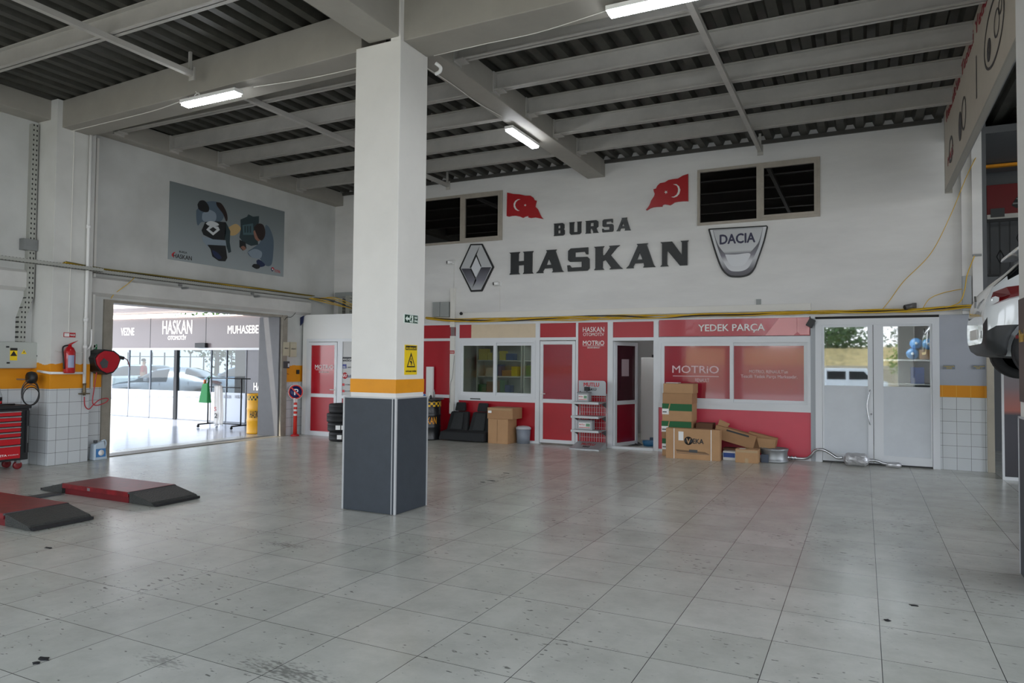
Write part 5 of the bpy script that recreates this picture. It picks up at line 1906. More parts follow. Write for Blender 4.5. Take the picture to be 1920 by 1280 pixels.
# vertical perforated duct on the near bay wall
k = MB().box(LX2, LX2 + .085, 6.70, 6.80, 3.55, 5.50)
k.box(LX2, LX2 + .085, 6.69, 6.80, 2.70, 3.45)
k.hexa([(LX2, 6.58, 2.35), (LX2 + .085, 6.58, 2.35), (LX2 + .085, 6.69, 2.35), (LX2, 6.69, 2.35), (LX2, 6.69, 2.70), (LX2 + .085, 6.69, 2.70), (LX2 + .085, 6.80, 2.70), (LX2, 6.80, 2.70)])
k.box(LX2, LX2 + .085, 6.58, 6.69, 1.97, 2.35)
t = thing('cable_duct', 'perforated vertical steel duct left of the left pillar', 'cable duct', (LX2, 6.7, 1.97))
part('duct', k, M_TRAY, t)
part('duct_box', MB().box(LX2, LX2 + .12, 6.60, 6.82, 3.44, 3.62), M_GRAYM, t)
# white water pipe on the pillar's right edge
t = thing('water_pipe', 'white vertical water pipe on the left pillar with brass valve at the bottom', 'pipe', (PX + .04, 7.38, 1.1))
part('riser', MB().tube([(PX + .045, 7.36, 5.50), (PX + .045, 7.36, 1.30)], .026, 10), M_WHITE, t)
for z in (2.35, 1.9, 3.9):
    part('pipe_socket', MB().tube([(PX + .045, 7.36, z - .03), (PX + .045, 7.36, z + .03)], .036, 10), M_WHITE, t)
part('side_branch', MB().tube(spin([(PX + .045, 7.36, 1.85), (PX + .045, 7.45, 1.93), (PX + .045, 7.46, 2.2)]), .014, 8), M_WHITE, t)
part('horizontal_branch', MB().tube([(PX + .05, 7.36, 1.47), (PX + .05, 6.80, 1.475)], .02, 8).tube([(PX + .05, 6.80, 1.475), (LX2 + .25, 6.80, 1.50)], .02, 8), M_WHITE, t)
part('valve', MB().lathe([(0, 1.10), (.02, 1.10), (.03, 1.16), (.022, 1.24), (.03, 1.30), (0, 1.30)], (PX + .05, 7.36, 0), 12).box(PX + .02, PX + .08, 7.28, 7.44, 1.12, 1.14), mat('valve_brass', (110, 100, 80), .4, metal=.6), t)
# thin cable up the pillar + sign
tag(part('conduit', MB().tube([(PX + .012, 7.10, 5.5), (PX + .012, 7.10, 2.14)], .007, 6), M_OFFW), 'thin conduit down the left pillar to the red fire sign', 'conduit')
y0, z1 = L(119, 623, PX)
y1, z0 = L(141, 632.5, PX)
t = thing('fire_sign', 'small red and white fire sign on the left pillar above the extinguisher', 'sign', (PX, (y0 + y1) / 2, z0))
part('plate', MB().box(PX + .002, PX + .008, y0, y1, z0, z1), M_EXTR, t)
part('white_patch', MB().box(PX + .008, PX + .010, y0 + .01, y0 + .09, z0 + .01, z1 - .01), M_WHITE, t)
text('YANGIN', y0 + .10, y1 - .01, z0 + .02, z1 - .02, PX + .009, 'east', M_WHITE, t)
y0, z1 = L(160, 645, LX)
y1, z0 = L(177, 655.5, LX)
t = thing('exit_sign', 'small green emergency exit sign left of the roller doorway', 'sign', (LX, (y0 + y1) / 2, z0))
part('plate', MB().box(LX + .002, LX + .012, y0 + .08, y1 + .04, z0, z1), mat('exit_green', (0, 120, 70), .4), t)
M_EX = mat('exit_white', (230, 240, 232), .4)
part('arrow', MB().prism([(y1 - .06, z0 + .045), (y1 - .02, z0 + .045), (y1 - .02, z0 + .025), (y1 + .03, z0 + .06), (y1 - .02, z0 + .095), (y1 - .02, z0 + .075), (y1 - .06, z0 + .075)], 'x', LX + .012, LX + .014), M_EX, t)
part('running_figure', MB().box(LX + .012, LX + .014, y0 + .12, y0 + .17, z0 + .02, z0 + .10), M_EX, t)

# fire extinguisher
ex, eyy = PX + .10, 7.07
t = thing('fire_extinguisher', 'red fire extinguisher hanging on the left pillar', 'fire extinguisher', (ex, eyy, 1.47))
part('cylinder', MB().lathe([(0, 1.47), (.075, 1.47), (.085, 1.49), (.085, 1.82), (.06, 1.88), (.03, 1.90), (.03, 1.93), (0, 1.93)], (ex, eyy, 0), 26), M_EXTR, t)
lb = MB()
prev = None
for s in range(7):
    a = -.75 + 1.1 * s / 6
    p, q = (lb.b.verts.new((ex + .0865 * math.cos(a), eyy + .0865 * math.sin(a), z)) for z in (1.56, 1.76))
    if prev:
        lb.b.faces.new((prev[0], p, q, prev[1]))
    prev = (p, q)
part('label', lb, mat('extinguisher_label', (150, 160, 190), .4), t)
part('valve_lever', MB().hexa([(ex - .015, eyy - .03, 1.93), (ex + .015, eyy - .03, 1.93), (ex + .015, eyy + .02, 1.93), (ex - .015, eyy + .02, 1.93), (ex - .015, eyy + .02, 1.96), (ex + .015, eyy + .02, 1.96), (ex + .015, eyy + .13, 2.0), (ex - .015, eyy + .13, 2.0)]), M_EXTR, t)
part('hose', MB().tube(spin([(ex, eyy - .03, 1.92), (ex + .02, eyy - .12, 1.88), (ex + .03, eyy - .115, 1.72), (ex + .03, eyy - .10, 1.54)]), .012, 8), M_BLACK, t)
part('wall_hook', MB().box(PX, ex - .03, eyy - .03, eyy + .03, 1.80, 1.84), M_GRAYM, t)

# hose reel
hx, hy, hz = PX + .12, 7.68, 1.66
t = thing('hose_reel', 'red and black air hose reel on the wall left of the roller doorway', 'hose reel', (hx, hy, hz))
sh_ = [(7.45, 1.72), (7.50, 1.80), (7.62, 1.87), (7.80, 1.85), (7.90, 1.78), (7.93, 1.70), (7.88, 1.56), (7.80, 1.47), (7.68, 1.44), (7.56, 1.50), (7.48, 1.60)]
part('rim_shell', MB().prism(sh_, 'x', LX + .08, hx + .02), M_BLACK, t, bevel=.012)
cy_, cz_ = 7.68, 1.66
part('side_cover', MB().prism([(cy_ + (a - cy_) * .88 - .005, cz_ + (b - cz_) * .88) for a, b in sh_], 'x', hx + .015, hx + .05), mat('reel_red', (176, 16, 34), .35), t, bevel=.014)
part('hub_plate', MB().prism([(7.53, 1.64), (7.60, 1.72), (7.68, 1.66), (7.66, 1.56), (7.58, 1.55)], 'x', hx + .045, hx + .062), M_DGREY, t, bevel=.004)
part('wall_bracket', MB().box(LX, LX + .09, 7.50, 7.62, 1.52, 1.70), M_BLACK, t)
part('nozzle', MB().tube([(hx - .02, 7.92, 1.74), (hx - .01, 8.0, 1.72)], .03, 8), M_BLACK, t)
part('hose_end', MB().tube(spin([(hx - .01, 8.0, 1.73), (hx, 8.06, 1.69), (hx, 8.10, 1.60), (hx, 8.10, 1.57)]), .008, 6), M_LREDP, t)
k = MB().tube(spin([(hx - .05, 7.55, 1.48), (hx - .06, 7.52, 1.2), (hx - .06, 7.50, .98), (hx - .03, 7.56, .93), (hx, 7.70, .98), (hx, 7.72, 1.04), (hx - .03, 7.60, 1.02), (hx - .05, 7.50, .93), (hx - .06, 7.44, .87), (hx - .07, 7.38, .93), (PX + .06, 7.36, 1.08)]), .009, 7)
tag(part('air_hose', k, mat('hose_red', (170, 40, 50), .4)), 'looped thin red air hose under the hose reel', 'hose')

# electrical cabinet
ECX = LX2 + .16
y0, y1, z0, z1 = 5.95, L(75, 665, ECX)[0], 1.545, 1.96
t = thing('electrical_cabinet', 'grey electrical cabinet with yellow warning stickers on the near left wall', 'cabinet', (LX2, (y0 + y1) / 2, z0))
part('cabinet_body', MB().box(LX2, ECX - .015, y0, y1, z0, z1), mat('cabinet_grey', (176, 180, 174), .45), t, bevel=.005)
dr = part('cabinet_door', MB().box(ECX - .014, ECX, y0 + .01, y1 - .01, z0 + .01, z1 - .01), mat('cabinet_grey', (176, 180, 174), .45), t, bevel=.004)
for (a, b) in ((L(14, 650, ECX)), (L(15, 680, ECX)), (L(71, 667, ECX))):
    part('cabinet_lock', MB().box(ECX, ECX + .012, a - .02, a + .02, b - .012, b + .012), M_BLACK, dr)
a, b1 = L(19, 652, ECX)
c, b0 = L(32, 675.5, ECX)
st = part('warning_sticker', MB().box(ECX, ECX + .002, a, c, b0, b1), M_SIGNY, dr)
part('sticker_header', MB().box(ECX + .002, ECX + .003, a, c, b1 - .04, b1), M_BLACK, t)
m_ = (a + c) / 2
part('sticker_triangle', MB().prism([(m_ - .05, b0 + .07), (m_ + .05, b0 + .07), (m_, b0 + .15)], 'x', ECX + .002, ECX + .003), M_BLACK, t)
a, b1 = L(39.5, 655, ECX)
c, b0 = L(50, 663.5, ECX)
part('warning_sticker', MB().prism([(a, b0), (c, b0), ((a + c) / 2, b1)], 'x', ECX, ECX + .002), M_SIGNY, t)
part('bolt_mark', MB().prism([((a + c) / 2 - .012, b0 + .015), ((a + c) / 2 + .012, b0 + .03), ((a + c) / 2, b1 - .02)], 'x', ECX + .002, ECX + .003), M_BLACK, t)
cable([(ECX - .05, y1, 1.9), (PX + .01, 6.9, 1.83), (PX + .012, 7.1, 1.80), (PX + .03, 7.34, 1.81)], .005, M_OFFW, 'thin white wire between electrical cabinet and water pipe')
# plug and coiled cable on the wall under the cabinet
cx_, cy_ = LX2 + .26, 6.64
t = thing('charger_cable', 'black coiled extension cable with plug hanging beside the left pillar', 'cable', (cx_, cy_, 1.1))
part('plug_block', MB().lathe([(0, -.04), (.09, -.04), (.10, 0), (.09, .05), (0, .05)], (cx_ + .1, cy_ - .0, 1.40), 16, 'y'), M_BLACK, t, bevel=0)
for i in range(4):
    pts = []
    for q in range(15):
        a = 2 * PI * q / 14
        pts.append((cx_ + .12 + .01 * i, cy_ - .02 + (.13 - .012 * i) * math.sin(a) * (1 + .1 * i), 1.17 + (.20 - .02 * i) * math.cos(a) - .02 * i))
    part('cable_loop', MB().tube(spin(pts, 3), .008, 6), M_BLACK if i % 2 else M_DGREY, t)
part('hook', MB().box(LX2, cx_ + .10, cy_ - .02, cy_ + .0, 1.36, 1.38), M_GRAYM, t)

# poster of two mechanics on the left wall (workshop photograph)
pc = [L(318, 338), L(532, 397), L(532, 518), L(315, 487)]
PY0, PY1 = 9.07, 12.05
PZ0, PZ1 = 3.61, 5.10
t = thing('wall_poster', 'large grey printed poster of two people working over engines on the left wall', 'poster', (LX, (PY0 + PY1) / 2, PZ0))
part('poster_sheet', MB().box(LX + .002, LX + .010, PY0, PY1, PZ0, PZ1), ramp_mat('poster_grey', 'Z', PZ0, PZ1, [(0, (150, 158, 160)), (1, (112, 120, 122))], .55), t)


def pposter(name, pts, m, k=0, par=None):
    """points in the 1621x1280 crop of (300,320)-(680,620): zoom 4.266"""
    P = []
    for (u, v) in pts:
        # bilinear by the poster's measured corners in the crop
        l = (u - 70) / (985 - 70)
        top = 78 + (312 - 78) * l
        bot = 710 + (845 - 710) * l
        s = (bot - v) / (bot - top)
        P.append((PY0 + (PY1 - PY0) * l, PZ0 + (PZ1 - PZ0) * s))
    X = LX + .0102 + .0012 * k
    me = put(curve_mesh([P], .001), (X, 0, 0), 'east')
    me.materials.clear()
    return place(name, me, m, par or t, True)


P_BL = mat('print_black', (26, 28, 30), .5)
P_DK = mat('print_dark_teal', (44, 60, 64), .5)
P_TL = mat('print_teal', (72, 98, 104), .5)
P_CO = mat('print_coat_blue', (84, 100, 114), .5)
P_CO2 = mat('print_coat_light', (134, 148, 160), .5)
P_HR = mat('print_hair', (40, 28, 26), .5)
P_SK = mat('print_skin', (140, 100, 84), .5)
P_WH = mat('print_white', (206, 210, 212), .5)
P_NV = mat('print_navy', (30, 42, 78), .5)
P_AM = mat('print_amber', (190, 160, 110), .5)
pposter('printed_figure', q3([(255, 310), (300, 250), (370, 228), (430, 245), (465, 300), (450, 380), (380, 410), (300, 400), (270, 430), (258, 380), (255, 310)]), P_CO)
pposter('printed_arm', q3([(400, 235), (440, 245), (480, 310), (492, 370), (480, 390), (455, 330), (410, 270), (400, 235)]), P_HR, 1)
pposter('printed_head', q3([(262, 260), (280, 228), (315, 228), (345, 270), (345, 312), (315, 320), (275, 300), (262, 260)]), P_BL, 2)
pposter('printed_sleeve', q3([(300, 330), (350, 300), (400, 330), (395, 390), (330, 400), (300, 380), (300, 330)]), P_CO2, 1)
pposter('printed_engine_cover', [(322, 400), (400, 392), (478, 398), (480, 480), (470, 545), (380, 540), (310, 505), (296, 470)], P_BL, 3)
pposter('printed_white_band', q3([(325, 412), (355, 392), (400, 400), (425, 420), (400, 432), (350, 430), (325, 412)]), P_WH, 4)
# plain lozenge frame on the engine cover
pposter('printed_lozenge', [(330, 462), (358, 428), (420, 436), (432, 462), (382, 508)], P_WH, 4)
pposter('printed_lozenge_centre', [(352, 460), (380, 440), (408, 460), (382, 484)], P_BL, 5)
pposter('printed_engine_side', [(478, 398), (500, 440), (515, 470), (512, 560), (525, 640), (505, 650), (488, 600), (480, 545), (470, 545)], P_DK, 3)
pposter('printed_engine_block', [(300, 520), (470, 548), (490, 570), (480, 600), (340, 600), (310, 560)], P_CO2, 2)
pposter('printed_engine_base', [(340, 585), (480, 590), (495, 690), (480, 718), (430, 716), (380, 680), (365, 620)], P_BL, 4)
pposter('printed_pipe', q3([(375, 625), (420, 650), (450, 690), (425, 700), (390, 670), (375, 625)]), P_NV, 5)
pposter('printed_spark', q3([(500, 440), (560, 410), (600, 450), (560, 500), (510, 500), (500, 440)]), P_AM, 0)
pposter('printed_engine', [(595, 375), (650, 350), (660, 330), (700, 350), (752, 345), (752, 400), (720, 440), (740, 520), (750, 580), (690, 590), (620, 560), (590, 520), (600, 450)], P_DK, 1)
pposter('printed_engine_panel', [(612, 420), (700, 405), (710, 500), (620, 500)], P_TL, 2)
for q in range(3):
    pposter('printed_slot', [(628 + 22 * q, 428), (640 + 22 * q, 426), (642 + 22 * q, 480), (630 + 22 * q, 482)], P_DK, 3)
pposter('printed_engine_lower', [(590, 540), (640, 560), (650, 610), (620, 630), (592, 600)], P_BL, 2)
pposter('printed_figure', q3([(760, 570), (800, 480), (812, 420), (850, 450), (884, 540), (885, 640), (872, 740), (830, 755), (785, 720), (760, 690), (690, 680), (660, 640), (700, 610), (760, 570)]), P_CO, 3)
pposter('printed_sleeve', q3([(660, 640), (720, 615), (780, 640), (770, 690), (700, 685), (660, 640)]), P_CO2, 4)
pposter('printed_face', q3([(705, 470), (730, 460), (760, 520), (755, 552), (720, 530), (705, 470)]), P_SK, 4)
pposter('printed_head', q3([(708, 440), (740, 408), (785, 415), (806, 460), (805, 510), (780, 545), (750, 530), (725, 480), (708, 440)]), P_HR, 5)
pposter('printed_hand', q3([(600, 600), (625, 590), (645, 612), (625, 626), (600, 600)]), P_SK, 4)
pposter('printed_trousers', q3([(735, 712), (760, 702), (810, 740), (800, 758), (750, 760), (735, 712)]), P_NV, 4)
pposter('printed_boot', q3([(697, 758), (715, 738), (760, 745), (765, 770), (735, 778), (697, 758)]), P_BL, 5)


def ptxt(s, u0, u1, v0, v1, m, k=1, bold=.03):
    P = []
    for (u, v) in ((u0, v1), (u1, v0)):
        l = (u - 70) / (985 - 70)
        top = 78 + (312 - 78) * l
        bot = 710 + (845 - 710) * l
        P.append((PY0 + (PY1 - PY0) * l, PZ0 + (PZ1 - PZ0) * (bot - v) / (bot - top)))
    return text(s, P[0][0], P[1][0], P[0][1], P[1][1], LX + .0102 + .001 * k, 'east', m, t, bold=bold, depth=.001)


ptxt('BURSA', 143, 198, 648, 655, P_BL)
ptxt('HASKAN', 104, 232, 682, 698, P_BL)
pposter('printed_arc', q3([(92, 672), (104, 656), (118, 652), (108, 664), (102, 678), (110, 692), (98, 688), (92, 672)]), mat('print_red', (190, 30, 40), .5), 1)
ptxt('TOTAL', 900, 955, 792, 806, mat('print_red', (190, 30, 40), .5), 1)
pposter('printed_roundel', q3([(865, 780), (878, 765), (893, 780), (880, 800), (865, 780)]), P_NV, 1)
pposter('printed_roundel', q3([(872, 775), (882, 765), (897, 778), (886, 790), (872, 775)]), mat('print_red', (190, 30, 40), .5), 2)
pposter('printed_roundel', q3([(873, 782), (880, 775), (888, 782), (881, 790), (873, 782)]), P_WH, 3)

# wall boxes right of the doorway
for (pa, pb, pc_, pd, lab) in ((529, 641, 539.5, 667, 'left of two cream switch boxes right of the roller doorway'), (541.5, 641, 553, 669, 'right of two cream switch boxes right of the roller doorway')):
    y0, z1 = L(pa, pb)
    y1, z0 = L(pc_, pd)
    t = thing('switch_box', lab, 'switch box', (LX, (y0 + y1) / 2, z0), group='cream switch boxes')
    part('box_body', MB().box(LX, LX + .05, y0, y1, z0, z1), mat('box_cream', (190, 184, 160), .5), t, bevel=.006)
    text('DİKKAT', y0 + .03, y1 - .03, (z0 + z1) / 2, (z0 + z1) / 2 + .04, LX + .051, 'east', M_DGREY, t)
y0, z1 = L(529, 677)
y1, z0 = L(540, 690)
t = thing('intercom', 'small dark grey access reader under the cream boxes by the doorway', 'intercom', (LX, (y0 + y1) / 2, z0))
part('body', MB().box(LX, LX + .05, y0, y1, z0, z1), M_DGREY, t, bevel=.008)
part('screen', MB().box(LX + .05, LX + .052, y1 - .06, y1 - .01, z0 + .03, z1 - .05), M_FROST, t)
tag(part('cable', MB().tube(spin([(LX + .02, y0 + .08, z0), (LX + .02, y0 + .10, z0 - .1), (LX + .02, y0 + .2, z0 - .14)]), .005, 5), M_BLACK), 'short black wire under the small access reader', 'cable')
tag(part('door_bell', MB().box(LX, LX + .03, 12.52, 12.60, 1.40, 1.50), M_BLACK, bevel=.005), 'tiny black box on the orange band beside the office', 'switch')

# detergent jug
jx, jy = -11.63, 7.70
t = thing('fluid_jug', 'pale blue plastic jug with blue label by the door jamb', 'jug', (jx, jy, 0))
part('jug_body', MB().hexa([(jx - .07, jy - .12, 0), (jx + .07, jy - .12, 0), (jx + .07, jy + .12, 0), (jx - .07, jy + .12, 0), (jx - .06, jy - .11, .27), (jx + .06, jy - .11, .27), (jx + .06, jy + .06, .31), (jx - .06, jy + .06, .31)]), mat('jug_plastic', (190, 204, 216), .3), t, bevel=.02)
part('handle', MB().tube(spin([(jx, jy + .04, .30), (jx, jy + .10, .32), (jx, jy + .125, .26), (jx, jy + .10, .16)]), .016, 8), mat('jug_plastic', (190, 204, 216), .3), t)
part('cap', MB().lathe([(0, .29), (.03, .29), (.03, .33), (0, .33)], (jx, jy - .06, 0), 14), M_DGREY, t)
lb = part('label', MB().box(jx + .066, jx + .0715, jy - .09, jy + .08, .05, .19), mat('jug_label', (70, 130, 190), .4), t)
part('label_disc', MB().lathe([(0, .0), (.05, .0), (.05, .002), (0, .002)], (jx + .0718, jy, .12), 20, 'x'), M_WHITE, lb)

# red tool cabinet
TX0, TX1, TY0, TY1 = -12.05, -11.60, 5.38, 6.56
t = thing('tool_cabinet', 'red and black roller tool cabinet at the left edge of the photo', 'tool cabinet', ((TX0 + TX1) / 2, (TY0 + TY1) / 2, 0))
M_TB = mat('toolbox_black', (30, 32, 34), .45)
M_TR = mat('toolbox_red', (190, 16, 30), .3, coat=.3)
part('body', MB().box(TX0, TX1 - .02, TY0, TY1, .14, .93), M_TB, t, bevel=.01)
part('top_tray', MB().box(TX0 - .01, TX1 + .01, TY0 - .01, TY1 + .02, .93, .985), M_TB, t, bevel=.012)
zz = [.90, .82, .74, .66, .58, .50, .38, .17]
for i in range(7):
    d = part('drawer', MB().box(TX1 - .02, TX1 + .005, TY0 + .03, TY1 - .13, zz[i + 1] + .006, zz[i] - .006), M_TR, t, bevel=.004)
    part('drawer_pull', MB().box(TX1 + .005, TX1 + .018, TY0 + .03, TY1 - .13, zz[i] - .022, zz[i] - .006), M_CHROME, d)
text('CETA', TY1 - .46, TY1 - .32, .22, .25, TX1 + .006, 'east', M_WHITE, t, bold=.03)
text('FORM', TY1 - .30, TY1 - .16, .225, .24, TX1 + .006, 'east', M_WHITE, t)
part('side_handle', MB().box(TX1 - .02, TX1 + .03, TY1 - .06, TY1 - .02, .25, .90), M_TB, t, bevel=.006)
part('side_print', MB().box(TX1 + .03, TX1 + .031, TY1 - .045, TY1 - .035, .40, .66), M_GRAYM, t)
for (x, y) in ((TX1 - .08, TY1 - .12), (TX1 - .08, TY0 + .12), (TX0 + .08, TY1 - .12), (TX0 + .08, TY0 + .12)):
    c = part('caster', MB().lathe([(0, -.02), (.05, -.025), (.06, -.02), (.06, .02), (.05, .025), (0, .02)], (x, y, .06), 20, 'x'), mat('caster_red', (120, 24, 30), .4), t)
    part('caster_fork', MB().box(x - .03, x + .03, y - .03, y + .03, .09, .14), M_GRAYM, c)
t = thing('drink_bottle', 'clear cola bottle with red label standing on the tool cabinet', 'bottle', (-11.80, 6.22, .986))
part('bottle_body', MB().lathe([(0, .986), (.036, .986), (.038, 1.0), (.036, 1.10), (.034, 1.14), (.014, 1.20), (.013, 1.24), (0, 1.24)], (-11.80, 6.22, 0), 18), mat('bottle_glass', (170, 176, 178), .1, coat=.6), t)
part('label', MB().lathe([(.0385, 1.0), (.0385, 1.05)], (-11.80, 6.22, 0), 18), M_EXTR, t)
part('drink', MB().lathe([(.0383, 1.052), (.0383, 1.11)], (-11.80, 6.22, 0), 18), M_BLACK, t)
t = thing('spray_can', 'red spray can on the tool cabinet at the very left edge', 'can', (-11.80, 6.06, .986))
part('can_body', MB().lathe([(0, .986), (.03, .986), (.03, 1.12), (.012, 1.15), (.012, 1.17), (0, 1.17)], (-11.80, 6.06, 0), 16), M_EXTR, t)
tag(part('pliers', MB().tube(spin([(-11.72, 6.10, 1.0), (-11.70, 6.25, 1.0), (-11.72, 6.40, .995)]), .012, 6), M_BLACK), 'dark hand tool lying on top of the tool cabinet', 'tool')

# ------------------------------------------------------------------ lift platforms on the floor


def platform(cx0, cx1, cy0, cy1, lab):
    h = .135
    rl = .46
    cy = (cy0 + cy1) / 2
    t = thing('lift_platform', lab, 'car lift', ((cx0 + cx1) / 2, cy, 0), group='scissor lift platforms')
    part('deck', MB().box(cx0, cx1, cy0, cy1, .075, h), M_LREDP, t, bevel=.006)
    part('lower_frame', MB().box(cx0 + .02, cx1 - .02, cy0 + .03, cy1 - .03, .0, .072), mat('lift_red_frame', (110, 16, 26), .45, noise=.2), t, bevel=.004)
    for s, a in ((1, cx1), (-1, cx0)):
        b = MB().hexa([(a + s * .02, cy0 + .01, .01), (a + s * rl, cy0 + .01, .01), (a + s * rl, cy1 - .01, .01), (a + s * .02, cy1 - .01, .01),
                       (a + s * .015, cy0 + .01, h - .005), (a + s * rl * .86, cy0 + .01, .05), (a + s * rl * .86, cy1 - .01, .05), (a + s * .015, cy1 - .01, h - .005)])
        bmesh.ops.recalc_face_normals(b.b, faces=list(b.b.faces))
        rmp = part('ramp', b, M_CHEQ, t)
        part('ramp_hinge', MB().tube([(a + s * .008, cy0, h - .012), (a + s * .008, cy1, h - .012)], .011, 8), M_DGREY, rmp)
        part('ramp_lip', MB().box(*sorted((a + s * rl * .86, a + s * (rl + .02))), cy0 + .02, cy1 - .02, .006, .035), M_RUB, rmp)
    part('type_plate', MB().box(cx0 + (cx1 - cx0) * .40, cx0 + (cx1 - cx0) * .44, cy0 - .0015, cy0 + .001, .085, .12), M_GRAYM, t)
    return t


platform(-9.04, -7.78, 5.52, 6.16, 'farther red lift platform with chequered ramps, nearer the doorway')
platform(-9.10, -7.78, 4.17, 4.82, 'nearer red lift platform with chequered ramps, cut by the left photo edge')
k = MB().hexa([(-9.02, 4.85, 0), (-8.92, 4.85, 0), (-8.92, 5.49, 0), (-9.02, 5.49, 0), (-9.02, 4.85, .02), (-8.92, 4.85, .02), (-8.92, 5.49, .02), (-9.02, 5.49, .02)])
k = MB().box(-9.14, -8.98, 4.86, 5.48, 0.001, .025)
tag(part('cover_strip', k, M_DGREY, bevel=.004), 'dark metal hose cover on the floor between the two lift platforms', 'cover plate')

# ------------------------------------------------------------------ signs on the big pillar
y0, z1 = L(757, 588, X1 - i_)
y1, z0 = L(783, 607.5, X1 - i_)
PXX = X1 - i_
t = thing('exit_sign', 'green and white emergency exit sign on the right face of the big pillar', 'sign', (PXX, (y0 + y1) / 2, z0))
part('plate', MB().box(PXX + .001, PXX + .008, y0, y1, z0, z1), M_EX, t)
part('green_field', MB().box(PXX + .008, PXX + .010, y0 + .01, y1 - .01, z0 + .006, z1 - .006), mat('exit_dark_green', (14, 60, 44), .4), t)
w_ = y1 - y0
part('arrow', MB().prism([(y0 + .02, (z0 + z1) / 2), (y0 + .06, z1 - .02), (y0 + .06, (z0 + z1) / 2 + .012), (y0 + .10, (z0 + z1) / 2 + .012), (y0 + .10, (z0 + z1) / 2 - .012), (y0 + .06, (z0 + z1) / 2 - .012), (y0 + .06, z0 + .02)], 'x', PXX + .010, PXX + .0115), M_EX, t)
b = MB().box(PXX + .010, PXX + .0112, y0 + .108, y0 + .175, z0 + .012, z1 - .012)
pc2 = part('pictogram_door', b, M_EX, t)
c = y0 + .14
zc = (z0 + z1) / 2
b = MB()
b.prism([(c - .01, zc + .035), (c + .006, zc + .035), (c + .006, zc + .022), (c - .01, zc + .022)], 'x', PXX + .0112, PXX + .0125)
b.prism([(c - .012, zc + .018), (c + .012, zc + .016), (c + .004, zc - .008), (c + .018, zc - .034), (c + .008, zc - .036), (c - .006, zc - .012), (c - .022, zc - .030), (c - .028, zc - .022)], 'x', PXX + .0112, PXX + .0125)
part('pictogram_figure', b, mat('exit_dark_green', (14, 60, 44), .4), pc2)
text('Acil', y1 - .085, y1 - .03, zc + .006, zc + .036, PXX + .011, 'east', M_EX, t, bold=.02)
text('Çıkış', y1 - .09, y1 - .02, zc - .038, zc - .004, PXX + .011, 'east', M_EX, t, bold=.02)
y0, z1 = L(758.5, 646, PXX)
y1, z0 = L(780.5, 702, PXX)
t = thing('warning_sign', 'yellow slippery floor warning sign on the right face of the big pillar', 'sign', (PXX, (y0 + y1) / 2, z0))
part('plate', MB().box(PXX + .001, PXX + .008, y0, y1, z0, z1), M_SIGNY, t)
part('black_header', MB().box(PXX + .008, PXX + .0095, y0 + .012, y1 - .012, z1 - .058, z1 - .01), M_BLACK, t)
text('DİKKAT', y0 + .06, y1 - .018, z1 - .05, z1 - .02, PXX + .0098, 'east', M_SIGNY, t, bold=.02)
part('small_triangle', MB().prism([(y0 + .02, z1 - .048), (y0 + .05, z1 - .048), (y0 + .035, z1 - .02)], 'x', PXX + .0095, PXX + .0108), M_SIGNY, t)
mm = (y0 + y1) / 2
sp = [(mm - .085, z0 + .085), (mm + .085, z0 + .085), (mm, z1 - .085)]
part('triangle', MB().prism(sp, 'x', PXX + .008, PXX + .0095), M_BLACK, t)
part('triangle_field', MB().prism([(mm - .062, z0 + .10), (mm + .062, z0 + .10), (mm, z1 - .125)], 'x', PXX + .0095, PXX + .0105), M_SIGNY, t)
b = MB().prism([(mm - .03, z0 + .104), (mm - .005, z0 + .13), (mm - .03, z0 + .155), (mm + .0, z0 + .165), (mm + .03, z0 + .125), (mm + .005, z0 + .135), (mm + .02, z0 + .104), (mm + .008, z0 + .104), (mm - .002, z0 + .125)], 'x', PXX + .0105, PXX + .0115)
b.prism([(mm - .012, z0 + .17), (mm + .006, z0 + .17), (mm + .006, z0 + .188), (mm - .012, z0 + .188)], 'x', PXX + .0105, PXX + .0115)
part('pictogram', b, M_BLACK, t)
text('KAYGAN ZEMİN', y0 + .02, y1 - .02, z0 + .03, z0 + .055, PXX + .009, 'east', M_BLACK, t, bold=.01)

# ------------------------------------------------------------------ advertising board at top right
t = thing('advertising_board', 'long cream board with red lettering hung over the right column row', 'board', (RX, 8, 4.58))
part('board_face', MB().box(RX, RX + .05, 3.5, 13.42, 4.58, 5.92 - .06), mat('board_cream', (190, 180, 164), .5, noise=.06), t)
part('board_edge', MB().box(RX - .004, RX + .06, 3.5, 13.42, 4.54, 4.58).box(RX - .004, RX + .10, 13.40, 13.44, 4.53, 5.86), mat('board_edge', (150, 146, 136), .5), t)
part('frame', MB().box(RX + .05, RX + .10, 3.5, 13.42, 4.60, 4.66).box(RX + .05, RX + .10, 3.5, 13.42, 5.2, 5.26), M_GRAYM, t)
M_BR = mat('board_red', (150, 40, 50), .5)
text("Renault'un Tescilli Yedek Parça Markası", 13.1, 6.2, 5.56, 5.78, RX - .003, 'west', M_BR, t, bold=.01)
text('MOTRiO', 6.0, 4.6, 5.1, 5.45, RX - .003, 'west', M_BR, t, bold=.02)
M_INK = mat('board_ink', (66, 62, 62), .5)


def oval(y, z, ry, rz, wd=.03, n=32):
    a = [(y + ry * math.cos(2 * PI * k / n), z + rz * math.sin(2 * PI * k / n)) for k in range(n)]
    b = [(y + (ry - wd) * math.cos(2 * PI * k / n), z + (rz - wd) * math.sin(2 * PI * k / n)) for k in range(n)]
    me = put(curve_mesh([[(-p[0], p[1]) for p in a], [(-p[0], p[1]) for p in b]], .003), (RX - .004, 0, 0), 'west')
    me.materials.clear()
    return place('printed_outline', me, M_INK, t, True)


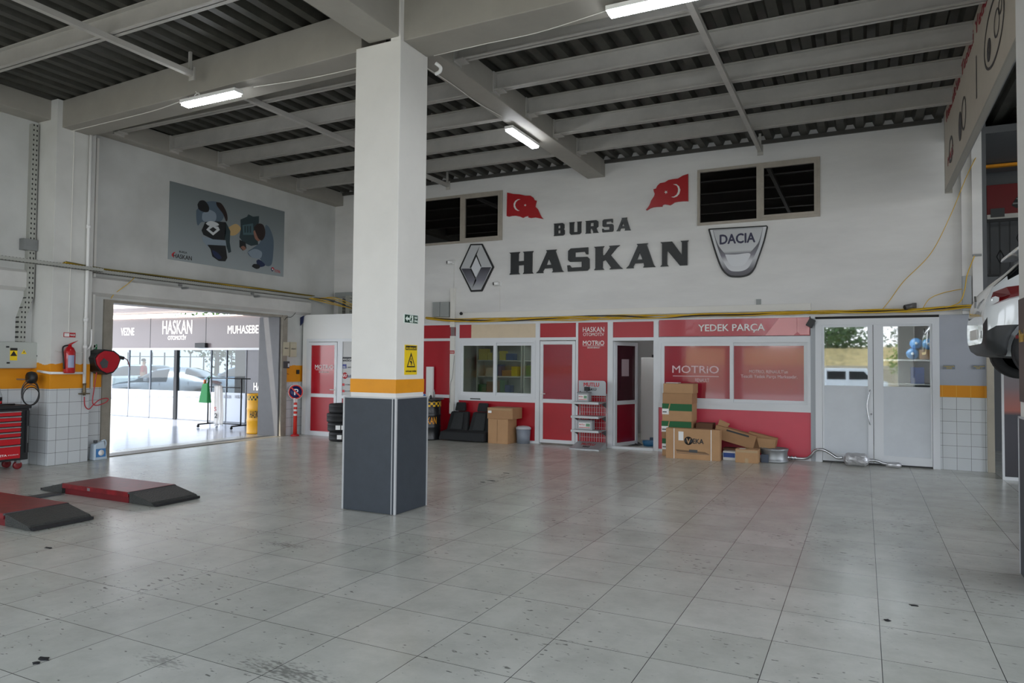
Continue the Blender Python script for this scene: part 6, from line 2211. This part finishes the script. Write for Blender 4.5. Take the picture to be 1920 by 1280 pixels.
oval(8.55, 5.12, .62, .33)
oval(8.35, 5.12, .16, .14, .02)
oval(8.85, 5.05, .12, .12, .09)
oval(8.15, 5.2, .1, .08, .02)
oval(10.95, 5.05, .22, .22, .03)
oval(11.35, 5.0, .16, .20, .15)
oval(12.5, 5.0, .25, .2, .05)
oval(7.2, 5.5, .35, .3, .04)
k = MB().box(RX - .005, RX - .002, 9.75, 9.80, 4.85, 5.35)
part('printed_rod', k, M_INK, t)
text('MAIS', 12.95, 12.2, 4.85, 5.0, RX - .003, 'west', M_BR, t)

# balcony railing and things in the dark far bay
t = thing('railing', 'dark iron balcony railing in the dim bay at the right edge', 'railing', (3.2, 16.9, 3.5))
M_IR = mat('iron_black', (24, 26, 28), .5)
b = MB().box(1.87, 5.4, 16.86, 16.9, 4.60, 4.66).box(1.87, 5.4, 16.86, 16.9, 3.52, 3.56)
part('rails', b, M_IR, t)
x = 1.95
i = 0
while x < 5.3:
    part('baluster', MB().box(x - .012, x + .012, 16.87, 16.89, 3.56, 4.60), M_IR, t)
    if i % 2:
        d = MB()
        zc = 4.25 if i % 4 == 1 else 3.9
        for (a, b_) in (((x, zc + .14), (x + .06, zc)), ((x + .06, zc), (x, zc - .14)), ((x, zc - .14), (x - .06, zc)), ((x - .06, zc), (x, zc + .14))):
            d.tube([(a[0], 16.86, a[1]), (b_[0], 16.86, b_[1])], .01, 5)
        part('diamond', d, M_IR, t)
    x += .165
    i += 1
struct('trim_7', MB().box(1.87, 9.0, 16.8, 17.4, 3.3, 3.5), mat('balcony_slab', (104, 106, 108), .6))
struct('trim_8', MB().box(1.87, 9.0, 16.2, 16.3, 5.55, 5.60), M_YEL)
t = thing('wall_poster', 'red poster with a dark car picture in the dim bay behind the railing', 'poster', (3.4, 17.38, 4.75))
part('poster_sheet', MB().box(2.30, 4.60, 17.36, 17.38, 4.72, 5.45), mat('poster_red', (120, 20, 26), .5), t)
part('white_strip', MB().box(2.30, 4.60, 17.352, 17.36, 4.72, 4.84), M_OFFW, t)
b = MB().prism([(2.72, 5.0), (2.80, 5.15), (2.95, 5.28), (3.25, 5.32), (3.9, 5.30), (4.1, 5.12), (4.2, 4.98), (4.1, 4.94), (2.80, 4.94)], 'y', 17.35, 17.36)
part('printed_car', b, M_BLACK, t)
part('printed_grille', MB().box(2.74, 3.2, 17.345, 17.35, 5.02, 5.05).box(2.80, 3.2, 17.345, 17.35, 5.12, 5.14), M_GRAYM, t)
part('printed_badge', MB().box(2.36, 2.60, 17.345, 17.352, 4.78, 4.96), M_DGREY, t)

# picture stand with the sunset print
bx_, by_ = 1.875, 12.96
t = thing('picture_stand', 'tall framed stand with a dusk seascape print under the lifted car', 'display stand', (2.35, by_, 0))
M_SUN = ramp_mat('dusk_print', 'Z', 0, 1.75, [(0, (28, 26, 34)), (.42, (40, 38, 50)), (.56, (36, 38, 50)), (.60, (150, 82, 70)), (.70, (140, 92, 88)), (.80, (120, 106, 110)), (1, (128, 132, 134))], .3)
part('print_sheet', MB().box(bx_ + .03, bx_ + .93, by_ + .008, by_ + .016, .05, 1.72), M_SUN, t)
fr = MB().box(bx_, bx_ + .03, by_ - .006, by_ + .03, 0, 1.75).box(bx_ + .93, bx_ + .96, by_ - .006, by_ + .03, 0, 1.75).box(bx_ + .03, bx_ + .93, by_ - .006, by_ + .03, 0, .05).box(bx_ + .03, bx_ + .93, by_ - .006, by_ + .03, 1.72, 1.75)
part('frame', fr, M_ALU2, t)
part('support_foot', MB().box(bx_ + .1, bx_ + .16, by_ + .03, by_ + .35, 0, .03).box(bx_ + .8, bx_ + .86, by_ + .03, by_ + .35, 0, .03), M_ALU2, t)

# ------------------------------------------------------------------ cars
M_CGL = mat('car_glass', (16, 20, 22), .05, coat=1.0)
M_TRIM = mat('car_dark_trim', (44, 46, 48), .5)


def wheel(t, x, y, z, R=.315, wd=.20, side=-1, name='wheel'):
    o = part(name, ring_lathe(MB(), tyre_profile(R, R * .64, wd), (x, y, z), 36, 'y'), M_RUB, t, world=False)
    b = MB().lathe([(R * .65, -.06), (R * .62, -.05), (R * .55, 0), (0, .0), (0, .06), (R * .65, .06)], (0, 0, 0), 28, 'y')
    me_fix = b.b
    for v in me_fix.verts:
        v.co = (x + v.co.x, y + side * (.5 * wd - .04) * 1.0 + v.co.y * -side * .5, z + v.co.z)
    part('rim', b, M_DGREY, o, world=False)
    b = MB()
    for q in range(5):
        a = 2 * PI * q / 5 + .3
        b.tube([(x + .055 * math.cos(a), y + side * (.5 * wd - .02), z + .055 * math.sin(a)), (x + .055 * math.cos(a), y + side * (.5 * wd + .005), z + .055 * math.sin(a))], .011, 8)
    part('wheel_bolts', b, M_CHROME, o, world=False)
    return o


HATCH = [  # x, bottom, half width, belt z, roof z, roof half width
    (.00, .40, .66, .66, .70, .55), (.03, .33, .76, .78, .86, .66), (.10, .28, .82, .95, 1.02, .70), (.22, .26, .85, .99, 1.14, .68), (.40, .25, .865, 1.0, 1.33, .62), (.58, .24, .87, .99, 1.425, .59),
    (1.0, .22, .87, .96, 1.46, .60), (1.6, .20, .87, .94, 1.475, .61), (2.1, .20, .87, .92, 1.45, .60), (2.5, .20, .87, .91, 1.33, .59), (2.85, .21, .87, .90, 1.12, .62), (3.12, .22, .865, .89, .97, .68),
    (3.5, .24, .85, .84, .90, .68), (3.85, .28, .80, .74, .80, .62), (4.0, .34, .70, .62, .68, .55), (4.05, .42, .60, .54, .58, .48)]
SEDAN = [
    (.00, .42, .70, .70, .76, .58), (.05, .34, .80, .88, .98, .68), (.3, .28, .86, .96, 1.06, .70), (.75, .25, .88, .97, 1.10, .68), (1.1, .24, .88, .96, 1.30, .62), (1.5, .22, .88, .95, 1.44, .58),
    (2.1, .20, .88, .93, 1.47, .58), (2.6, .20, .88, .92, 1.40, .58), (3.0, .21, .88, .91, 1.20, .62), (3.35, .22, .875, .90, .99, .70), (3.9, .24, .86, .84, .91, .70), (4.35, .28, .80, .72, .80, .62), (4.55, .36, .68, .58, .64, .52)]


def make_car(label, paint, prof, loc, rz, z=0.0, wheels=(.56, 3.1), wz=.315, group=None, scale=1.0, glass_from=3, glass_to=11, full=True):
    t = thing('car', label, 'car', (loc[0], loc[1], z), rz, group)
    b = MB()
    rings = []
    NR = None
    for (x, zb, w_, zs, zr, wr) in prof:
        zm = zb + (zs - zb) * .45
        half = [(0, zb), (w_ * .80, zb), (w_ * .95, zb + .04), (w_ * .99, zb + .14), (w_, zm), (w_ * .995, zm + (zs - zm) * .6), (w_ * .965, zs), (wr + (w_ * .95 - wr) * .42, zs + (zr - zs) * .55), (wr * 1.03, zr - (zr - zs) * .12), (wr * .90, zr - .0), (wr * .5, zr + .012), (0, zr + .018)]
        NR = len(half)
        ring = [(-yy, zz) for yy, zz in half[::-1]][0:NR - 1] + [(yy, zz) for yy, zz in half]
        rings.append([b.b.verts.new((x, p[0], p[1])) for p in ring])
    n = len(rings[0])
    for i in range(len(rings) - 1):
        for k in range(n):
            j = (k + 1) % n
            if rings[i][k].co == rings[i][j].co and rings[i + 1][k].co == rings[i + 1][j].co:
                continue
            f = b.b.faces.new((rings[i][k], rings[i + 1][k], rings[i + 1][j], rings[i][j]))
            f.smooth = True
            zc = sum(v.co.z for v in f.verts) / 4
            # side index measured from the roof centre
            kk = min(k, n - 2 - k) if k < n - 1 else 0
            steep = glass_from <= i < glass_to
            dz = abs(prof[i + 1][4] - prof[i][4]) / (prof[i + 1][0] - prof[i][0])
            side_band = kk in (3, 4)
            front_rear = dz > .32 and kk in (0, 1, 2)
            if steep and (side_band or front_rear) and not (kk == 4 and i < 5) and not (kk == 3 and i < 3) and not (side_band and i == 5):
                f.material_index = 1
            elif (i < 5 and zc < .50 + .10 * (i < 2)) or zc < prof[i][1] + .10:
                f.material_index = 2
    b.b.faces.new(rings[0])
    b.b.faces.new(rings[-1][::-1])
    bmesh.ops.recalc_face_normals(b.b, faces=list(b.b.faces))
    body = part('car_body', b, [paint, M_CGL, M_TRIM], t, world=False)
    # wheel arches cut with a cylinder
    W_ = prof[5][2]
    for xw in wheels:
        for s in (-1, 1):
            cb = MB().lathe([(0, -.20), (.365, -.20), (.365, .30), (0, .30)], (xw, s * (W_ - .02), wz + .02), 28, 'y')
            co = part('arch_cutter', cb, M_BLACK, None)
            md = body.modifiers.new('arch', 'BOOLEAN')
            md.operation = 'DIFFERENCE'
            md.solver = 'EXACT'
            co.parent = None
            co.matrix_world = Matrix.Translation((loc[0], loc[1], z)) @ Matrix.Rotation(rz, 4, 'Z')
            md.object = co
            bpy.context.view_layer.update()
            me = bpy.data.meshes.new_from_object(body.evaluated_get(bpy.context.evaluated_depsgraph_get()))
            body.modifiers.clear()
            body.data = me
            bpy.data.objects.remove(co)
    for xw in wheels:
        for s in (-1, 1):
            wheel(t, xw, s * (W_ - .12), wz, .315, .20, s)
    if full:
        L_ = prof[-1][0]
        for s in (-1, 1):
            # wrapped tail lamps
            b = MB()
            pts = [(.075, .72, .87), (.09, .80, .94), (.20, .866, .985), (.46, .880, 1.015), (.60, .880, 1.02), (.46, .884, .93), (.20, .872, .86), (.09, .81, .81), (.07, .73, .80)]
            o_ = [b.b.verts.new((p[0] - .014, s * (p[1] + .02), p[2])) for p in pts]
            i_2 = [b.b.verts.new((p[0] + .05, s * (p[1] - .06), p[2])) for p in pts]
            c = b.b.verts.new((.22, s * .905, .90))
            for q in range(len(pts)):
                b.b.faces.new((o_[q], o_[(q + 1) % len(pts)], c))
                b.b.faces.new((o_[q], i_2[q], i_2[(q + 1) % len(pts)], o_[(q + 1) % len(pts)]))
            bmesh.ops.recalc_face_normals(b.b, faces=list(b.b.faces))
            tl = part('tail_lamp', b, M_TAIL, t, world=False)
            part('lamp_reflector', MB().box(.20, .25, s * .872 - .012, s * .872 + .010, .90, .925), mat('lamp_pale', (235, 190, 190), .1), tl, world=False)
            part('rear_reflector', MB().box(.26, .42, s * .862 - .012, s * .862 + .015, .44, .475), M_TAIL, t, world=False)
            part('door_mirror', MB().box(2.72, 2.86, s * .98 - .08, s * .98 + .08, .95, 1.08), paint, t, world=False, bevel=.03)
            part('headlamp', MB().hexa([(L_ - .42, s * .60 - .14, .66), (L_ - .12, s * .60 - .14, .60), (L_ - .16, s * .60 + .16, .60), (L_ - .42, s * .60 + .20, .66), (L_ - .50, s * .60 - .12, .80), (L_ - .22, s * .60 - .12, .735), (L_ - .26, s * .60 + .12, .735), (L_ - .46, s * .60 + .14, .80)]), mat('headlamp_clear', (210, 216, 220), .08, coat=1), t, world=False, bevel=.01)
            part('door_seam', MB().box(1.28, 1.288, s * .873 - .003, s * .873 + .001, .34, .95).box(2.35, 2.358, s * .873 - .003, s * .873 + .001, .34, .92), M_BLACK, t, world=False)
    return t


def rear_details(t, paint):
    b = MB().hexa([(.34, -.54, 1.42), (.34, .54, 1.42), (.76, .60, 1.43), (.76, -.60, 1.43), (.35, -.54, 1.465), (.35, .54, 1.465), (.76, .58, 1.495), (.76, -.58, 1.495)])
    bmesh.ops.recalc_face_normals(b.b, faces=list(b.b.faces))
    sp_ = part('roof_spoiler', b, paint, t, world=False, bevel=.014)
    part('spoiler_vent', MB().box(.40, .47, -.562, -.548, 1.435, 1.455), M_DGREY, sp_, world=False)
    part('number_plate', MB().box(-.014, -.001, -.26, .26, .46, .57), M_OFFW, t, world=False)
    part('plate_lamp', MB().box(-.004, .02, -.58, -.50, .46, .54), M_GRAYM, t, world=False)
    part('badge', MB().hexa([(-.0, -.0, .83), (.0, .05, .90), (.0, .0, .97), (.0, -.05, .90), (.02, 0, .83), (.02, .05, .90), (.02, 0, .97), (.02, -.05, .90)]), M_CHROME, t, world=False)


CZ = 1.56
t = make_car('white hatchback raised on a lift at the right edge, red tail lamp towards us', M_CARW, HATCH, (1.17, 9.87), 0, CZ, glass_from=2)
rear_details(t, M_CARW)
# lift under the raised car
t = thing('vehicle_lift', 'two-post lift holding the white hatchback, mostly outside the photo', 'car lift', (3.1, 9.87, 0))
M_LB = mat('lift_blue', (150, 30, 34), .45)
for s in (-1, 1):
    part('post', MB().box(3.0, 3.3, 9.87 + s * 1.35 - .12, 9.87 + s * 1.35 + .12, 0, 4.2), M_LB, t, bevel=.01)
    for xx in (1.75, 4.0):
        part('arm', MB().obox(((3.15 + xx) / 2, 9.87 + s * .98, CZ + .12), (abs(3.15 - xx) + .1, .10, .10), math.atan2(s * .62, 3.15 - xx) if xx < 3.15 else math.atan2(-s * .62, xx - 3.15) * 1.0), M_DGREY, t)
    part('base_foot', MB().box(2.85, 3.45, 9.87 + s * 1.35 - .2, 9.87 + s * 1.35 + .2, 0, .04), M_LB, t)

# ------------------------------------------------------------------ outdoors: car park beyond the glass, yard behind the viewpoint
M_SILV = mat('silver_paint', (186, 184, 190), .25, metal=.3, coat=.5)
M_LBL = mat('pale_blue_paint', (150, 168, 190), .25, metal=.3, coat=.5)
GZ = -.22
make_car('silver saloon parked beyond the glass front, seen side-on', M_SILV, SEDAN, (-21.7, 19.6), math.radians(207), -.02 + GZ + .2, wheels=(.85, 3.55))
make_car('pale blue hatchback parked behind the silver saloon', M_LBL, HATCH, (-25.8, 26.5), math.radians(200), GZ + .22)
make_car('white hatchback parked behind the silver saloon, farther left', M_CARW, HATCH, (-30.2, 23.5), math.radians(195), GZ + .22)
struct('ground_car_park', MB().box(-70, -12.8, 14.9, 60, GZ - .1, GZ + .2), mat('pale_asphalt', (176, 172, 164), .8))

# person in a red shirt between the cars
prs = thing('person', 'person in a red shirt standing between parked cars beyond the glass', 'person', (-27.9, 20.4, GZ + .2), math.radians(-50))


def skin_body(name, joints, edges, radii, m, parent, sub=2):
    me = bpy.data.meshes.new(name)
    me.from_pydata([Vector(j) for j in joints], edges, [])
    o = bpy.data.objects.new(name, me)
    COL.objects.link(o)
    o.modifiers.new('skin', 'SKIN')
    for v, r in zip(me.skin_vertices[0].data, radii):
        v.radius = (r, r)
    me.skin_vertices[0].data[0].use_root = True
    o.modifiers.new('sub', 'SUBSURF').levels = sub
    bpy.context.view_layer.update()
    m2 = bpy.data.meshes.new_from_object(o.evaluated_get(bpy.context.evaluated_depsgraph_get()))
    bpy.data.objects.remove(o)
    m2.materials.clear()
    for p in m2.polygons:
        p.use_smooth = True
    return place(name, m2, m, parent, False)


J = [(0, 0, .95), (0, 0, 1.15), (0, 0, 1.38), (0, 0, 1.50), (0, .01, 1.58), (0, .02, 1.68), (.17, 0, 1.42), (.24, .02, 1.16), (.22, .14, .93), (.22, .20, .86), (-.17, 0, 1.42), (-.24, .02, 1.16), (-.22, .14, .93), (-.22, .20, .86), (.09, 0, .90), (.10, .01, .50), (.10, 0, .09), (.11, .14, .04), (-.09, 0, .90), (-.10, .01, .50), (-.10, 0, .09), (-.11, .14, .04)]
E_ = [(0, 1), (1, 2), (2, 3), (3, 4), (4, 5), (2, 6), (6, 7), (7, 8), (8, 9), (2, 10), (10, 11), (11, 12), (12, 13), (0, 14), (14, 15), (15, 16), (16, 17), (0, 18), (18, 19), (19, 20), (20, 21)]
Rr = [.15, .14, .16, .06, .07, .10, .065, .048, .036, .04, .065, .048, .036, .04, .09, .062, .045, .045, .09, .062, .045, .045]
skin_body('body', J, E_, Rr, mat('skin', (196, 148, 120), .6), prs)
skin_body('shirt', [J[0], J[1], J[2], (0, 0, 1.46), J[6], J[7], J[10], J[11]], [(0, 1), (1, 2), (2, 3), (2, 4), (4, 5), (2, 6), (6, 7)], [.165, .155, .175, .085, .08, .065, .08, .065], mat('shirt_red', (170, 40, 48), .8), prs)
skin_body('trousers', [J[0], J[14], J[15], (.10, 0, .12), J[18], J[19], (-.10, 0, .12)], [(0, 1), (1, 2), (2, 3), (0, 4), (4, 5), (5, 6)], [.17, .105, .08, .065, .105, .08, .065], mat('trousers_dark', (50, 54, 66), .8), prs)
part('hair', MB().lathe([(0, 1.79), (.05, 1.78), (.085, 1.75), (.098, 1.70), (.09, 1.67), (0, 1.67)], (0, -.012, 0), 16), mat('hair_brown', (60, 44, 36), .8), prs, world=False)

# trees
M_LEAF = mat('leaf_green', (70, 98, 44), .6, noise=.4, nscale=1.2)
M_LEAF2 = mat('leaf_olive', (96, 110, 66), .6, noise=.4, nscale=1.2)
M_BARK = mat('bark', (92, 74, 58), .9)


def crown_mesh(R, n, seed, leaf=.28, squash=.8):
    rnd = random.Random(seed)
    b = MB()
    blobs = [(Vector((rnd.gauss(0, .45), rnd.gauss(0, .45), rnd.gauss(0, .35))) * R, R * rnd.uniform(.35, .6)) for _ in range(14)]
    for _ in range(n):
        c, r = rnd.choice(blobs)
        d = Vector((rnd.gauss(0, 1), rnd.gauss(0, 1), rnd.gauss(0, 1))).normalized()
        p = c + d * r * rnd.uniform(.75, 1.05)
        p.z *= squash
        u = Vector((rnd.gauss(0, 1), rnd.gauss(0, 1), rnd.gauss(0, 1))).normalized()
        v = d.cross(u).normalized()
        s = leaf * rnd.uniform(.5, 1.1)
        q = [b.b.verts.new(p + u * s * .5), b.b.verts.new(p + v * s * .3), b.b.verts.new(p - u * s * .5), b.b.verts.new(p - v * s * .3)]
        b.b.faces.new(q)
    return b


def tree(x, y, h, R, lab, m, seed):
    t = thing('tree', lab, 'tree', (x, y, GZ), seed * .7, 'trees around the yard')
    part('trunk', MB().tube([(0, 0, 0), (.05, .02, h * .35), (0, .1, h * .7)], [.18, .14, .07], 8), M_BARK, t, world=False)
    o = part('crown', crown_mesh(R, 2600, seed, .34), m, t, world=False)
    o.location = (0, 0, h * .66)
    return t


tr = [tree(-38, 33, 5.5, 3.0, 'green tree beyond the parked cars, leftmost through the glass', M_LEAF, 1)]
tr.append(tree(-31, 36, 5.0, 2.8, 'green tree beyond the parked cars, right of the leftmost', M_LEAF2, 2))
for i, (x, y, lab) in enumerate(((-2.4, -31, 'olive tree across the yard, mirrored in the left door glass'), (4.8, -32, 'tall tree across the yard, mirrored in the double door'), (-10, -33, 'tree across the yard behind the boundary wall, left'), (12.5, -33, 'tree across the yard behind the boundary wall, right'))):
    r = dup(tr[i % 2], (x, y, GZ), i * 1.3, lab)
    r.scale = (1.15, 1.15, 1.15)
t = thing('bush', 'bright green bush in front of the yard wall, mirrored in the right door glass', 'bush', (2.55, -16.5, GZ))
o = part('foliage', crown_mesh(1.3, 1400, 9, .22, 1.3), mat('leaf_bright', (128, 150, 50), .6, noise=.3), t, world=False)
o.location = (0, 0, 1.8)
part('stem', MB().tube([(0, 0, 0), (0, 0, 1.6)], .05, 6), M_BARK, t, world=False)
# yard boundary
struct('wall_yard', MB().box(-40, 40, -24.3, -24.0, GZ, 1.75), mat('yard_wall_render', (178, 166, 140), .7, noise=.1))
bk = MB().prism([(-24.3, GZ), (-24.3, 1.75), (-26.5, 2.9), (-40, 3.4), (-40, GZ)], 'x', -40, 40)
struct('ground_bank', bk, mat('dry_grass', (170, 150, 100), .9, noise=.3, nscale=2))
fn = thing('fence', 'wire fence behind the parked cars beyond the glass front', 'fence', (-30, 31, GZ))
b = MB()
for q in range(24):
    part('fence_post', MB().box(-44 + q * 1.2 - .03, -44 + q * 1.2 + .03, 30.97, 31.03, GZ, 2.2), M_DGREY, fn)
part('fence_rail', MB().box(-44, -16, 30.98, 31.02, 1.9, 1.95).box(-44, -16, 30.98, 31.02, .3, .35), M_DGREY, fn)
# white van in the yard
t = thing('van', 'white panel van parked in the yard, mirrored in the double door glass', 'van', (-.9, -19.5, GZ))
b = MB().prism([(-2.4, .35), (-2.4, 1.95), (-2.3, 2.05), (1.2, 2.05), (1.75, 1.35), (2.45, 1.15), (2.5, .40), (2.4, .30), (-2.3, .30)], 'y', -.95, .95)
t.scale = (.88, .88, .88)
part('van_body', b, M_CARW, t, world=False, bevel=.04)
part('side_window', MB().prism([(.15, 1.30), (.15, 1.85), (1.05, 1.85), (1.50, 1.32)], 'y', .955, .962), M_CGL, t, world=False)
part('side_window', MB().prism([(-1.2, 1.30), (-1.2, 1.85), (-.05, 1.85), (-.05, 1.30)], 'y', .955, .962), M_CGL, t, world=False)
part('tail_lamp', MB().box(-2.46, -2.38, .80, .96, .9, 1.5), M_TAIL, t, world=False)
for xw in (-1.5, 1.6):
    for s in (-1, 1):
        wheel(t, xw, s * .88, .34, .34, .22, s)

lamp(-7.2, 15.6, 2.56, 0, 'added LED batten lighting the parts shop over the shelves', mat('led_fill', (245, 250, 255), .5, emit=12))  # unseen lamp, added to light the shelves behind the shop window
lamp(-4.3, 15.0, 2.56, 0, 'added LED batten lighting the parts shop behind the open door', mat('led_fill', (245, 250, 255), .5, emit=12))  # unseen as well, added to brighten the shop behind the open door
